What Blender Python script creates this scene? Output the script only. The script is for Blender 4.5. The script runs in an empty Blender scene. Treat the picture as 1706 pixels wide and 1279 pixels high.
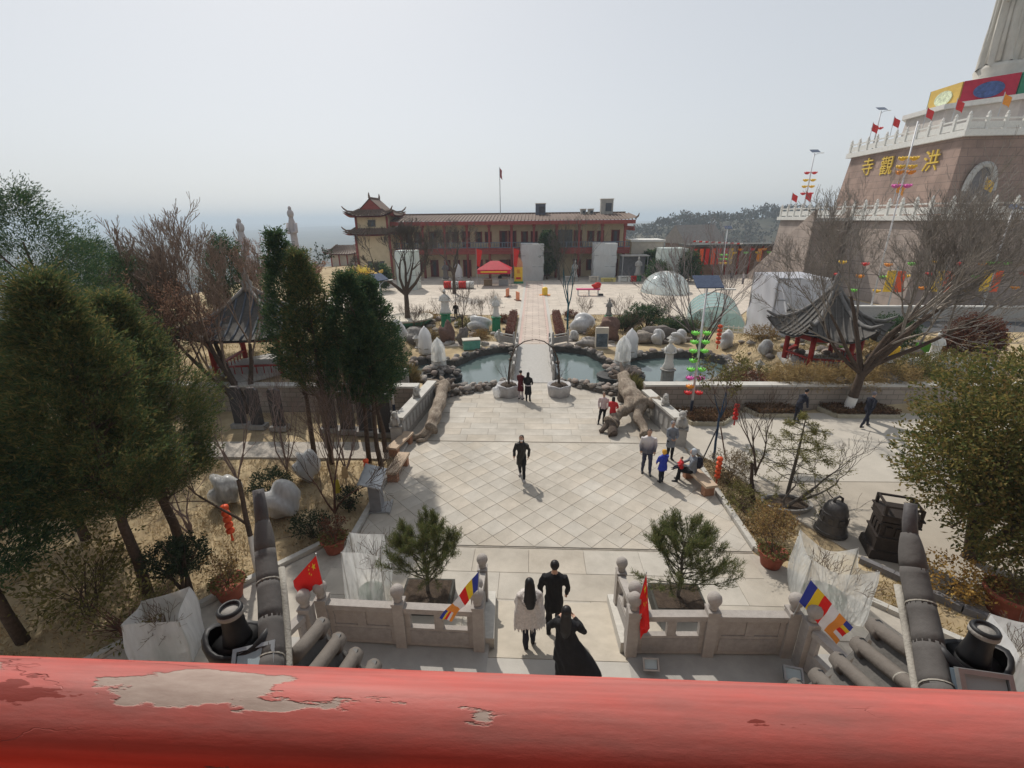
import bpy, bmesh, math, random
import numpy as np
from mathutils import Vector, Matrix
from mathutils.bvhtree import BVHTree

# ---------------------------------------------------------------- camera, sky, sun, exposure
SC = bpy.context.scene
C = SC.collection
R = math.radians
PITCH, YAW, ROLL = R(19.74), R(2.85), R(0.61)
fw = Vector((-math.sin(YAW)*math.cos(PITCH), math.cos(YAW)*math.cos(PITCH), -math.sin(PITCH)))
rt0 = Vector((math.cos(YAW), math.sin(YAW), 0)); up0 = rt0.cross(fw)
rt = math.cos(ROLL)*rt0 - math.sin(ROLL)*up0
up = math.sin(ROLL)*rt0 + math.cos(ROLL)*up0
cam_data = bpy.data.cameras.new('camera')
cam_data.lens, cam_data.sensor_width = 16.14, 36
cam_data.clip_start, cam_data.clip_end = 0.05, 40000
cam = bpy.data.objects.new('camera', cam_data)
m3 = Matrix((rt, up, -fw)).transposed()
cam.matrix_world = Matrix.Translation((-0.45, 0, 8.7)) @ m3.to_4x4()
C.objects.link(cam); SC.camera = cam

SUN_EL, SUN_AZ = R(47), R(-25)          # azimuth measured from +Y towards +X
world = bpy.data.worlds.new('World'); SC.world = world; world.use_nodes = True
wn = world.node_tree; bg = wn.nodes['Background']
sky = wn.nodes.new('ShaderNodeTexSky'); sky.sky_type = 'NISHITA'; sky.sun_disc = False
sky.sun_elevation = SUN_EL; sky.sun_rotation = SUN_AZ
sky.air_density, sky.dust_density, sky.ozone_density, sky.altitude = 1.0, 1.6, 2.5, 100
# a hazy white veil: the clear sky's contrast and colour are evened out all round the dome
gam = wn.nodes.new('ShaderNodeGamma'); gam.inputs[1].default_value = .40; wn.links.new(sky.outputs[0], gam.inputs[0])
hsv = wn.nodes.new('ShaderNodeHueSaturation'); hsv.inputs['Saturation'].default_value = .5; hsv.inputs['Value'].default_value = 2.5
wn.links.new(gam.outputs[0], hsv.inputs['Color']); wn.links.new(hsv.outputs[0], bg.inputs[0]); bg.inputs[1].default_value = 0.13
sun_d = bpy.data.lights.new('sun', 'SUN'); sun_d.energy = 3.2; sun_d.angle = R(0.9); sun_d.color = (1, .94, .85)
sun = bpy.data.objects.new('sun', sun_d); C.objects.link(sun)
sdir = Vector((math.sin(SUN_AZ)*math.cos(SUN_EL), math.cos(SUN_AZ)*math.cos(SUN_EL), math.sin(SUN_EL)))
sun.rotation_euler = sdir.to_track_quat('Z', 'Y').to_euler(); sun.location = (-20, 40, 60)
vs = SC.view_settings
vs.view_transform = 'Standard'; vs.look = 'None'; vs.gamma = 1; vs.exposure = 0.12; vs.use_curve_mapping = False
SC.render.engine = 'CYCLES'
SC.cycles.max_bounces = 8; SC.cycles.diffuse_bounces = 4; SC.cycles.glossy_bounces = 2
SC.cycles.transmission_bounces = 4; SC.cycles.transparent_max_bounces = 12; SC.cycles.volume_bounces = 1
SC.cycles.use_denoising = True
SC.cycles.sample_clamp_indirect = 6

# ---------------------------------------------------------------- helpers
MATS = {}
def M(name, col, rough=.8, var=.14, scale=3., bump=0., spec=.3, metal=0., col2=None, alpha=1., sheen=0., bscale=None, coord='Object'):
    if name in MATS: return MATS[name]
    m = bpy.data.materials.new(name); m.use_nodes = True; MATS[name] = m
    n, l = m.node_tree.nodes, m.node_tree.links; b = n['Principled BSDF']
    tc = n.new('ShaderNodeTexCoord'); nz = n.new('ShaderNodeTexNoise')
    nz.inputs['Scale'].default_value = scale; nz.inputs['Detail'].default_value = 6; nz.inputs['Roughness'].default_value = .65
    l.new(tc.outputs[coord], nz.inputs['Vector'])
    cr = n.new('ShaderNodeValToRGB'); l.new(nz.outputs['Fac'], cr.inputs[0])
    c2 = col2 if col2 else tuple(min(1, c*(1+var)) for c in col)
    c1 = col if col2 else tuple(c*(1-var) for c in col)
    cr.color_ramp.elements[0].position = .32; cr.color_ramp.elements[0].color = (*c1, 1)
    cr.color_ramp.elements[1].position = .68; cr.color_ramp.elements[1].color = (*c2, 1)
    l.new(cr.outputs[0], b.inputs['Base Color'])
    b.inputs['Roughness'].default_value = rough; b.inputs['Specular IOR Level'].default_value = spec
    b.inputs['Metallic'].default_value = metal; b.inputs['Alpha'].default_value = alpha
    if bump:
        nb = n.new('ShaderNodeTexNoise'); nb.inputs['Scale'].default_value = bscale or scale*6; nb.inputs['Detail'].default_value = 5
        l.new(tc.outputs[coord], nb.inputs['Vector'])
        bp = n.new('ShaderNodeBump'); bp.inputs['Strength'].default_value = bump; bp.inputs['Distance'].default_value = .03
        l.new(nb.outputs['Fac'], bp.inputs['Height']); l.new(bp.outputs[0], b.inputs['Normal'])
    return m
def leafmat(name, cols, trans=.3, rough=.7):
    """foliage: every leaf (mesh island) takes its own tone between the given colours"""
    if name in MATS: return MATS[name]
    m = bpy.data.materials.new(name); m.use_nodes = True; MATS[name] = m
    n, l = m.node_tree.nodes, m.node_tree.links; b = n['Principled BSDF']; out = n['Material Output']
    g = n.new('ShaderNodeNewGeometry'); cr = n.new('ShaderNodeValToRGB'); l.new(g.outputs['Random Per Island'], cr.inputs[0])
    e = cr.color_ramp.elements
    while len(e) < len(cols): e.new(.5)
    for i, c in enumerate(cols): e[i].position = i/(len(cols)-1); e[i].color = (*c, 1)
    l.new(cr.outputs[0], b.inputs['Base Color']); b.inputs['Roughness'].default_value = rough; b.inputs['Specular IOR Level'].default_value = .2
    t = n.new('ShaderNodeBsdfTranslucent'); l.new(cr.outputs[0], t.inputs[0])
    mx = n.new('ShaderNodeMixShader'); mx.inputs[0].default_value = trans
    l.new(b.outputs[0], mx.inputs[1]); l.new(t.outputs[0], mx.inputs[2]); l.new(mx.outputs[0], out.inputs[0])
    return m
def filmmat(name, col=(.85, .87, .88), clear=.45, rough=.28):
    """clear polythene film: part see-through, milky, with creases that catch the light"""
    if name in MATS: return MATS[name]
    m = bpy.data.materials.new(name); m.use_nodes = True; MATS[name] = m
    n, l = m.node_tree.nodes, m.node_tree.links; b = n['Principled BSDF']; out = n['Material Output']
    b.inputs['Base Color'].default_value = (*col, 1); b.inputs['Roughness'].default_value = rough
    tc = n.new('ShaderNodeTexCoord'); nz = n.new('ShaderNodeTexNoise'); nz.inputs['Scale'].default_value = 5; nz.inputs['Detail'].default_value = 5
    mp = n.new('ShaderNodeMapping'); mp.inputs['Scale'].default_value = (1.6, 1.6, .35); l.new(tc.outputs['Object'], mp.inputs[0]); l.new(mp.outputs[0], nz.inputs[0])
    bp = n.new('ShaderNodeBump'); bp.inputs['Strength'].default_value = .4; bp.inputs['Distance'].default_value = .04
    l.new(nz.outputs[0], bp.inputs['Height']); l.new(bp.outputs[0], b.inputs['Normal'])
    tl = n.new('ShaderNodeBsdfTranslucent'); tl.inputs[0].default_value = (*col, 1)
    m1 = n.new('ShaderNodeMixShader'); m1.inputs[0].default_value = .45; l.new(b.outputs[0], m1.inputs[1]); l.new(tl.outputs[0], m1.inputs[2])
    tr = n.new('ShaderNodeBsdfTransparent'); mr = n.new('ShaderNodeMapRange')
    mr.inputs[1].default_value = .3; mr.inputs[2].default_value = .7; mr.inputs[3].default_value = clear*.6; mr.inputs[4].default_value = min(1, clear*1.4)
    l.new(nz.outputs[0], mr.inputs[0])
    m2 = n.new('ShaderNodeMixShader'); l.new(mr.outputs[0], m2.inputs[0]); l.new(m1.outputs[0], m2.inputs[1]); l.new(tr.outputs[0], m2.inputs[2])
    l.new(m2.outputs[0], out.inputs[0])
    return m

def rotz(p, a): c, s = math.cos(a), math.sin(a); return (p[0]*c-p[1]*s, p[0]*s+p[1]*c, p[2])
class MB:
    """collects shapes, then links them as ONE mesh object"""
    def __init__(s): s.v, s.f, s.m, s.mats = [], [], [], []
    def mi(s, m):
        if m not in s.mats: s.mats.append(m)
        return s.mats.index(m)
    def add(s, vs_, fs_, m):
        o = len(s.v); k = s.mi(m); s.v.extend(tuple(p) for p in vs_)
        s.f.extend(tuple(i+o for i in f) for f in fs_); s.m.extend([k]*len(fs_)); return s
    def box(s, c, d, m, rz=0, taper=1., tx=None):
        hx, hy, hz = d[0]/2, d[1]/2, d[2]/2; tx = taper if tx is None else tx
        P = []
        for z, kx, ky in ((-hz, 1, 1), (hz, tx, taper)):
            for x, y in ((-hx, -hy), (hx, -hy), (hx, hy), (-hx, hy)):
                q = rotz((x*kx, y*ky, z), rz); P.append((c[0]+q[0], c[1]+q[1], c[2]+q[2]))
        return s.add(P, [(3, 2, 1, 0), (4, 5, 6, 7), (0, 1, 5, 4), (1, 2, 6, 5), (2, 3, 7, 6), (3, 0, 4, 7)], m)
    def tube(s, path, rad, m, n=6, caps=True, ry=None):
        pts = [Vector(p) for p in path]; P = []; F = []
        if not hasattr(rad, '__len__'): rad = [rad]*len(pts)
        for i, p in enumerate(pts):
            d = (pts[min(i+1, len(pts)-1)]-pts[max(i-1, 0)])
            d = d.normalized() if d.length > 1e-9 else Vector((0, 0, 1))
            if i == 0: a = Vector((1, 0, 0))-d*d.x if abs(d.z) > .8 else d.cross(Vector((0, 0, 1)))
            else: a = a-d*a.dot(d)
            a = a.normalized() if a.length > 1e-4 else d.orthogonal().normalized()
            b = a.cross(d)
            rr = rad[i]; rb = rr if ry is None else ry[i]
            for k in range(n):
                t = 2*math.pi*k/n; P.append(p+a*(math.cos(t)*rr)+b*(math.sin(t)*rb))
        for i in range(len(pts)-1):
            for k in range(n):
                F.append((i*n+k, i*n+(k+1) % n, (i+1)*n+(k+1) % n, (i+1)*n+k))
        if caps: F.append(tuple(range(n-1, -1, -1))); F.append(tuple((len(pts)-1)*n+k for k in range(n)))
        return s.add(P, F, m)
    def lathe(s, prof, m, c=(0, 0, 0), n=12, sx=1, sy=1, rz=0):
        P, F = [], []
        for r, z in prof:
            for k in range(n):
                t = 2*math.pi*k/n; q = rotz((r*sx*math.cos(t), r*sy*math.sin(t), z), rz); P.append((c[0]+q[0], c[1]+q[1], c[2]+q[2]))
        for i in range(len(prof)-1):
            for k in range(n): F.append((i*n+k, i*n+(k+1) % n, (i+1)*n+(k+1) % n, (i+1)*n+k))
        F.append(tuple(range(n-1, -1, -1))); F.append(tuple((len(prof)-1)*n+k for k in range(n)))
        return s.add(P, F, m)
    def ball(s, c, r, m, n=10, k=6):
        rr = r if hasattr(r, '__len__') else (r, r, r)
        prof = [(max(1e-4, math.sin(math.pi*i/k)), -math.cos(math.pi*i/k)) for i in range(k+1)]
        P, F = [], []
        for a, z in prof:
            for j in range(n):
                t = 2*math.pi*j/n; P.append((c[0]+rr[0]*a*math.cos(t), c[1]+rr[1]*a*math.sin(t), c[2]+rr[2]*z))
        for i in range(k):
            for j in range(n): F.append((i*n+j, i*n+(j+1) % n, (i+1)*n+(j+1) % n, (i+1)*n+j))
        return s.add(P, F, m)
    def rock(s, c, r, m, seed=0, n=9, k=6, amp=.28):
        rng = random.Random(seed); rr = r if hasattr(r, '__len__') else (r, r, r); o = len(s.v)
        ph = [(rng.uniform(.8, 2.6), rng.uniform(.8, 2.6), rng.uniform(.8, 2.6), rng.uniform(0, 6)) for _ in range(5)]
        s.ball((0, 0, 0), 1, m, n, k)
        for i in range(o, len(s.v)):
            x, y, z = s.v[i]; d = 1+amp*sum(math.sin(a*x*2+b*y*2+g*z*2+f) for a, b, g, f in ph)/2.6
            s.v[i] = (c[0]+x*d*rr[0], c[1]+y*d*rr[1], c[2]+z*d*rr[2])
        return s
    def prism(s, poly, z0, z1, m, mside=None):
        n = len(poly); P = [(x, y, z0) for x, y in poly]+[(x, y, z1) for x, y in poly]
        a = sum(poly[i][0]*poly[(i+1) % n][1]-poly[(i+1) % n][0]*poly[i][1] for i in range(n))
        top, bot = tuple(range(n, 2*n)), tuple(range(n-1, -1, -1)); sd = [(i, (i+1) % n, n+(i+1) % n, n+i) for i in range(n)]
        if a < 0: top, bot = top[::-1], bot[::-1]; sd = [q[::-1] for q in sd]
        s.add(P, [top, bot], m); o = len(s.v)-2*n; k = s.mi(mside or m)
        s.f.extend(tuple(i+o for i in q) for q in sd); s.m.extend([k]*n); return s
    def grid(s, fn, nu, nv, m, close_u=False):
        P = [fn(i/(nu-1) if not close_u else i/nu, j/(nv-1)) for j in range(nv) for i in range(nu)]; F = []
        for j in range(nv-1):
            for i in range(nu if close_u else nu-1):
                F.append((j*nu+i, j*nu+(i+1) % nu, (j+1)*nu+(i+1) % nu, (j+1)*nu+i))
        return s.add(P, F, m)
    def mesh(s, name, smooth=False):
        me = bpy.data.meshes.new(name); me.from_pydata(s.v, [], s.f)
        for m in s.mats: me.materials.append(m)
        me.polygons.foreach_set('material_index', s.m)
        if smooth: me.polygons.foreach_set('use_smooth', [True]*len(s.f))
        me.update(); return me
    def build(s, name, parent=None, smooth=False, loc=None, rz=0):
        return link(name, s.mesh(name, smooth), parent, loc, rz)
def link(name, me, parent=None, loc=None, rz=0):
    o = bpy.data.objects.new(name, me); C.objects.link(o)
    if parent: o.parent = parent
    if loc: o.location = loc
    if rz: o.rotation_euler.z = rz
    return o
def tag(o, label=None, cat=None, group=None, kind=None):
    if label: o['label'] = label
    if cat: o['category'] = cat
    if group: o['group'] = group
    if kind: o['kind'] = kind
    return o
def thing(name, label, cat, loc=(0, 0, 0), rz=0, group=None):
    o = bpy.data.objects.new(name, None); o.empty_display_size = .2; C.objects.link(o)
    o.location = loc; o.rotation_euler.z = rz
    return tag(o, label, cat, group)
def struct(o): o['kind'] = 'structure'; return o
def copy_tree(o, loc=None, rz=None, label=None, parent=None, scale=None):
    c = o.copy(); C.objects.link(c)
    if parent: c.parent = parent
    if loc is not None: c.location = loc
    if rz is not None: c.rotation_euler.z = rz
    if scale is not None: c.scale = (scale,)*3 if not hasattr(scale, '__len__') else scale
    if label: c['label'] = label
    for ch in o.children: copy_tree(ch, parent=c)
    return c
def sm(t): t = np.clip(t, 0, 1); return t*t*(3-2*t)
def npmesh(name, V, F, mats, mi=None, smooth=False):
    """fast mesh from numpy arrays; F is (n,3) or (n,4)"""
    V = np.asarray(V, np.float32); F = np.asarray(F, np.int32); k = F.shape[1]
    me = bpy.data.meshes.new(name); me.vertices.add(len(V)); me.vertices.foreach_set('co', V.ravel())
    me.loops.add(F.size); me.loops.foreach_set('vertex_index', F.ravel()); me.polygons.add(len(F))
    me.polygons.foreach_set('loop_start', np.arange(0, F.size, k, dtype=np.int32))
    for m in mats: me.materials.append(m)
    if mi is not None: me.polygons.foreach_set('material_index', np.asarray(mi, np.int32))
    if smooth: me.polygons.foreach_set('use_smooth', np.ones(len(F), bool))
    me.update(calc_edges=True); me.validate(); return me

# ---------------------------------------------------------------- vegetation
def leaves(P, D, L, W, rng, jit=.6):
    """leaf quads at points P, growing along D (plus jitter); L, W length and width"""
    n = len(P); d = D+rng.normal(0, jit, (n, 3)); d /= np.linalg.norm(d, axis=1)[:, None]+1e-9
    s = np.cross(d, rng.normal(0, 1, (n, 3))); s /= np.linalg.norm(s, axis=1)[:, None]+1e-9
    l = (L*rng.uniform(.6, 1.3, n))[:, None]; w = (W*rng.uniform(.6, 1.3, n))[:, None]
    V = np.empty((n, 4, 3)); V[:, 0] = P; V[:, 1] = P+d*l*.5+s*w*.5; V[:, 2] = P+d*l; V[:, 3] = P+d*l*.5-s*w*.5
    return V.reshape(-1, 3), np.arange(4*n).reshape(n, 4)
def crown_mesh(name, mat, rng, shape, n_clump, per, L, W, clump_r, upward=.5, jit=.6):
    """shape(n) -> clump centres and outward directions"""
    c, d = shape(n_clump); k = np.repeat(np.arange(n_clump), per)
    D = d[k]+np.array((0, 0, upward)); sp = (d+np.array((0, 0, upward))+rng.normal(0, .35, d.shape)); sp /= np.linalg.norm(sp, axis=1)[:, None]
    s_ = rng.uniform(-.2, 1, len(k))[:, None]*clump_r*3.0*rng.uniform(.5, 1.3, n_clump)[k][:, None]
    P = c[k]+sp[k]*s_+rng.normal(0, 1, (len(k), 3))*clump_r*.62*(1.15-.5*s_/(clump_r*3+1e-6)); D = sp[k]*.8+D*.3
    V, F = leaves(P, D, L, W, rng, jit); return npmesh(name, V, F, [mat])
def column_shape(rng, h0, h1, rad, prof, lump=.22, inner=.45):
    ph = rng.uniform(0, 6.28, 6)
    def f(n):
        t = rng.uniform(0, 1, n)**.9; a = rng.uniform(0, 6.283, n)
        w = np.interp(t, [p[0] for p in prof], [p[1] for p in prof])*rad
        w = w*(1+lump*np.sin(3*a+ph[0]+5*t)*np.sin(7*t+ph[1])+lump*.6*np.sin(5*a+ph[2]-11*t))
        r = w*(inner+(1-inner)*np.sqrt(rng.uniform(0, 1, n)))
        c = np.stack([r*np.cos(a), r*np.sin(a), h0+(h1-h0)*t], 1); d = np.stack([np.cos(a), np.sin(a), np.zeros(n)], 1)
        return c, d
    return f
def blob_shape(rng, blobs, inner=.55):
    """blobs: list of (centre, radii)"""
    B = np.array([list(c)+list(r) for c, r in blobs]); w = np.prod(B[:, 3:], 1)**(2/3); w /= w.sum()
    def f(n):
        i = rng.choice(len(B), n, p=w); d = rng.normal(0, 1, (n, 3)); d /= np.linalg.norm(d, axis=1)[:, None]
        r = inner+(1-inner)*rng.uniform(0, 1, n)**.5
        return B[i, :3]+d*B[i, 3:]*r[:, None], d
    return f
def tubes_np(segs, n=4):
    """segs: array (k,8) of p0,p1,r0,r1 -> V,F of open tapered prisms"""
    S = np.asarray(segs, float); p0, p1, r0, r1 = S[:, :3], S[:, 3:6], S[:, 6], S[:, 7]
    d = p1-p0; d /= np.linalg.norm(d, axis=1)[:, None]+1e-9
    h = np.where(np.abs(d[:, 2:3]) > .9, np.array([[1., 0, 0]]), np.array([[0, 0, 1.]]))
    a = np.cross(d, h); a /= np.linalg.norm(a, axis=1)[:, None]+1e-9; b = np.cross(a, d)
    V = np.empty((len(S), 2, n, 3))
    for k in range(n):
        t = 2*math.pi*k/n; o = a*math.cos(t)+b*math.sin(t)
        V[:, 0, k] = p0+o*r0[:, None]; V[:, 1, k] = p1+o*r1[:, None]
    base = np.arange(len(S))[:, None]*2*n
    F = np.stack([np.stack([base[:, 0]+k, base[:, 0]+(k+1) % n, base[:, 0]+n+(k+1) % n, base[:, 0]+n+k], 1) for k in range(n)], 1).reshape(-1, 4)
    return V.reshape(-1, 3), F
def branches(rng, start, dirn, length, rad, depth, spread=.55, segs=4, up_=.08, child=(3, 4), shrink=.68, wob=.14, first=.35, out=None, tips=None, rmin=.004):
    if out is None: out = []
    p = np.array(start, float); d = np.array(dirn, float); d /= np.linalg.norm(d); L = length/segs; r = rad
    nodes = []
    for i in range(segs):
        d2 = d+rng.normal(0, wob, 3)+np.array((0, 0, up_)); d2 /= np.linalg.norm(d2); q = p+d2*L
        r2 = max(rmin, rad*(1-.55*(i+1)/segs)); out.append((*p, *q, r, r2, depth)); p, d, r = q, d2, r2
        nodes.append((p.copy(), d.copy(), r, (i+1)/segs))
    if tips is not None and depth <= 1: tips.extend([(nd[0], nd[1]) for nd in nodes])
    if depth > 0:
        k = rng.integers(child[0], child[1]+1)
        for j in range(k):
            f = first+(1-first)*(j+rng.uniform(.2, .9))/k; nd = nodes[min(segs-1, int(f*segs))]
            s = rng.normal(0, 1, 3); s -= s.dot(nd[1])*nd[1]; s /= np.linalg.norm(s)+1e-9
            sp = spread*rng.uniform(.6, 1.35); nd_d = nd[1]*math.cos(sp)+s*math.sin(sp)
            branches(rng, nd[0], nd_d, length*shrink*rng.uniform(.7, 1.15), max(rmin, nd[2]*.72), depth-1, spread, segs, up_, child, shrink, wob, first*.7, out, tips, rmin)
        branches(rng, p, d, length*shrink*rng.uniform(.7, 1), max(rmin, r*.95), depth-1, spread, segs, up_, child, shrink, wob, first*.7, out, tips, rmin)
    return out
def bare_tree(name, label, loc, stems, bark, seed, cat='tree', depth=4, group=None, leaf=None, leafn=0, leafL=.06, leafW=.03, twig=None, wash=None, thick=4, **kw):
    """stems: list of (dirn, length, radius[, start]); trunk = first level, crown = the rest"""
    rng = np.random.default_rng(seed); root = thing(name, label, cat, loc, 0, group); tr, cr, tips = [], [], []
    for st in stems:
        o = []
        if len(st) == 3 and any(len(q) > 3 for q in stems):      # a bole that the limbs grow from
            dv = np.array(st[0], float); dv /= np.linalg.norm(dv); pp = np.array((0, 0, -.05))
            for q in range(5): p2 = pp+dv*(st[1]+.05)/5+rng.normal(0, .012, 3)*(q < 4); o.append((*pp, *p2, st[2]*(1.25 if q == 0 else 1-.06*q), st[2]*(1-.06*(q+1)), depth)); pp = p2
        else: branches(rng, st[3] if len(st) > 3 else (0, 0, -.05), st[0], st[1], st[2], depth, out=o, tips=tips, **kw)
        for sg in o: (tr if sg[8] >= depth else cr).append(sg[:8])
    V, F = tubes_np(tr, 7); mi = None; mats = [bark]
    if wash:
        mats = [bark, M('whitewash', (.72, .70, .66), .9, .12, 5)]; z = V[F].mean(1)[:, 2]; mi = (z < wash).astype(int)
    link('trunk', npmesh('trunk', V, F, mats, mi, True), root)
    V, F = tubes_np(cr, 3 if thick < 4 else 4); link('crown', npmesh('crown', V, F, [twig or bark]), root)
    if leaf and leafn:
        T = np.array([t[0] for t in tips]); D = np.array([t[1] for t in tips]); i = rng.integers(0, len(T), leafn)
        V, F = leaves(T[i]+rng.normal(0, .04, (leafn, 3)), D[i], leafL, leafW, rng, .9); link('leaves', npmesh('leaves', V, F, [leaf]), root)
    return root

# ---------------------------------------------------------------- materials of the place
STONE = M('pale_granite', (.40, .385, .36), .75, .12, 9, .25)
STONE2 = M('grey_granite', (.29, .275, .255), .8, .16, 7, .3)
WHITE = M('white_marble', (.66, .65, .61), .6, .1, 4, .15)
DARKST = M('dark_stone', (.055, .05, .052), .45, .3, 6, .15)
RED = M('red_paint', (.34, .028, .022), .5, .25, 5, .1)
GREYT = M('grey_roof_tile', (.115, .108, .10), .8, .22, 7, .25)
TILEM = M('weathered_tile', (.15, .132, .116), .85, .2, 6, .15, bscale=40)
MORTAR = M('mortar', (.36, .34, .30), .9, .15, 12, .3)
BLACK = M('black_paint', (.02, .02, .022), .5, .3, 6)
METAL = M('grey_metal', (.42, .43, .44), .35, .12, 5, 0, .5, .7)
BARK = M('bark', (.085, .06, .045), .95, .3, 12, .6)
BARKG = M('grey_bark', (.12, .105, .09), .95, .25, 10, .5)
BARKR = M('red_brown_bark', (.12, .06, .042), .9, .3, 10, .3)
TWIG = M('twig', (.13, .09, .065), .9, .25, 4)
TERRA = M('terracotta', (.27, .075, .045), .75, .2, 6, .15)
SOIL = M('soil', (.07, .05, .036), .95, .35, 8, .7)
FILM = filmmat('clear_film', (.90, .92, .92), .5)
FILM2 = filmmat('milky_film', (.88, .89, .9), .28, .3)
CONC = M('concrete', (.36, .345, .315), .85, .12, 2.5, .2)
YELLOW = M('yellow_wall', (.52, .43, .29), .85, .1, 1.2, .05)
GLASSD = M('window_glass', (.05, .055, .065), .12, .3, 1.5, 0, .5)
CREAM = M('cream_plaster', (.55, .5, .42), .85, .1, 2)
def emit_free(name, col, rough=.6, var=.1): return M(name, col, rough, var, 4)
REDCL = M('red_cloth', (.55, .025, .02), .75, .12, 5, .2)
ORANGE = M('orange_lantern', (.75, .10, .03), .55, .15, 8)

# ---------------------------------------------------------------- ground
POND_L = [(-1.75, 24.7), (-1.75, 32.3), (-3.2, 31.9), (-4.4, 30.9), (-5.2, 29.4), (-5.6, 28.6), (-7.6, 29.3), (-8.5, 28.4), (-8.0, 26.6), (-7.0, 24.9), (-5.6, 23.8), (-3.6, 23.7), (-2.3, 24.2)]
POND_R = [(.8, 24.9), (1.6, 24.5), (3.4, 23.9), (5.4, 23.9), (8, 24.1), (10, 25), (11.6, 26.8), (12.1, 29.2), (11, 30.7), (8.6, 31), (6.3, 30.2), (5.1, 28.9), (4.4, 28.6), (4.2, 29.6), (3.3, 31.4), (2.2, 32.1), (.8, 32.3)]
def inpoly(x, y, poly):
    r = np.zeros(np.shape(x), bool); n = len(poly)
    for i in range(n):
        x1, y1 = poly[i]; x2, y2 = poly[(i+1) % n]
        c = ((y1 > y) != (y2 > y)) & (x < (x2-x1)*(y-y1)/(y2-y1+1e-12)+x1); r ^= c
    return r
def gz(x, y):
    x = np.asarray(x, float); y = np.asarray(y, float)
    z = -.03+0*x
    z = z+1.2*sm((-9-x)/1.4)*(y > 20.25)*(1-sm((y-29)/10))
    z = z+1.2*sm((x-12.6)/1.6)*(y > 21.05)*(1-sm((y-29)/9))
    z = z-.03*(1+np.sin(x*1.7+.3*y)*np.sin(y*1.3))*((np.abs(x) > 6.4) & (y < 60))
    d = np.maximum(np.maximum((y-98)/60, (-40-x)/60), np.maximum((x-95)/80, (-y-30)/60)); z = z-62*sm(d/2.2)
    far = sm((np.hypot(x, y)-1500)/2500)
    z = z+far*(22*np.sin(x/1400+1)*np.sin(y/1900)+14*np.sin(x/610+y/900)+6*np.sin(x/170)+18)
    rid = sm((y-110)/70)*np.exp(-((y-430-.25*x)/150)**2)*sm((x+60)/150)*(1-sm((x-900)/600)); z = z+rid*(54+17*sm((x-50)/160)+3*np.sin(x/17)+2*np.sin(x/7+y/11))
    rid2 = sm((y-110)/70)*np.exp(-((y-1500)/420)**2)*sm((x+100)/300); z = z+rid2*55
    return z
def lin(a, b, s): return list(np.arange(a, b, s))
ex = [30+12*1.32**k-12 for k in range(1, 27)]
xs = np.array(sorted([-24-(e-30) for e in ex]+lin(-24, 30, .4)+[30]+ex)); ys = np.array(lin(-60, 2, 8)+lin(2, 20, .5)+[20.2, 20.3]+lin(20.5, 40, .36)+lin(40, 60, 1)+[60+10*1.22**k-10 for k in range(0, 34)])
GX, GY = np.meshgrid(xs, ys); GZ = gz(GX, GY)
pin = inpoly(GX, GY, POND_L) | inpoly(GX, GY, POND_R); GZ = np.where(pin, -1.2, GZ)
nx, ny = len(xs), len(ys); ii = np.arange((nx*(ny-1))).reshape(ny-1, nx)[:, :-1].ravel()
gm = bpy.data.materials.new('ground_soil'); gm.use_nodes = True
def ground_nodes(m):
    n, l = m.node_tree.nodes, m.node_tree.links; b = n['Principled BSDF']; b.inputs['Roughness'].default_value = .95; b.inputs['Specular IOR Level'].default_value = .1
    g = n.new('ShaderNodeNewGeometry')
    a = n.new('ShaderNodeTexNoise'); a.inputs['Scale'].default_value = .55; a.inputs['Detail'].default_value = 9; a.inputs['Roughness'].default_value = .7
    f = n.new('ShaderNodeTexNoise'); f.inputs['Scale'].default_value = .012; f.inputs['Detail'].default_value = 8; f.inputs['Roughness'].default_value = .7
    for q in (a, f): l.new(g.outputs['Position'], q.inputs[0])
    c1 = n.new('ShaderNodeValToRGB'); l.new(a.outputs[0], c1.inputs[0]); e = c1.color_ramp.elements
    e[0].position = .3; e[0].color = (.22, .165, .10, 1); e[1].position = .66; e[1].color = (.50, .40, .25, 1); x = e.new(.5); x.color = (.38, .295, .18, 1)
    c2 = n.new('ShaderNodeValToRGB'); l.new(f.outputs[0], c2.inputs[0]); e = c2.color_ramp.elements
    e[0].position = .35; e[0].color = (.035, .04, .026, 1); e[1].position = .68; e[1].color = (.13, .115, .085, 1)
    s = n.new('ShaderNodeSeparateXYZ'); l.new(g.outputs['Position'], s.inputs[0])
    mr = n.new('ShaderNodeMapRange'); mr.inputs[1].default_value = -1; mr.inputs[2].default_value = -6; l.new(s.outputs['Z'], mr.inputs[0])
    mr2 = n.new('ShaderNodeMapRange'); mr2.inputs[1].default_value = 110; mr2.inputs[2].default_value = 170; l.new(s.outputs['Y'], mr2.inputs[0])
    mxx = n.new('ShaderNodeMath'); mxx.operation = 'MAXIMUM'; l.new(mr.outputs[0], mxx.inputs[0]); l.new(mr2.outputs[0], mxx.inputs[1])
    mx = n.new('ShaderNodeMix'); mx.data_type = 'RGBA'; l.new(mxx.outputs[0], mx.inputs[0]); l.new(c1.outputs[0], mx.inputs[6]); l.new(c2.outputs[0], mx.inputs[7])
    l.new(mx.outputs[2], b.inputs['Base Color'])
    bp = n.new('ShaderNodeBump'); bp.inputs['Strength'].default_value = .6; bp.inputs['Distance'].default_value = .08; l.new(a.outputs[0], bp.inputs['Height']); l.new(bp.outputs[0], b.inputs['Normal'])
ground_nodes(gm)
struct(link('ground', npmesh('ground', np.stack([GX.ravel(), GY.ravel(), GZ.ravel()], 1), np.stack([ii, ii+1, ii+1+nx, ii+nx], 1), [gm], None, True)))

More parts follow.
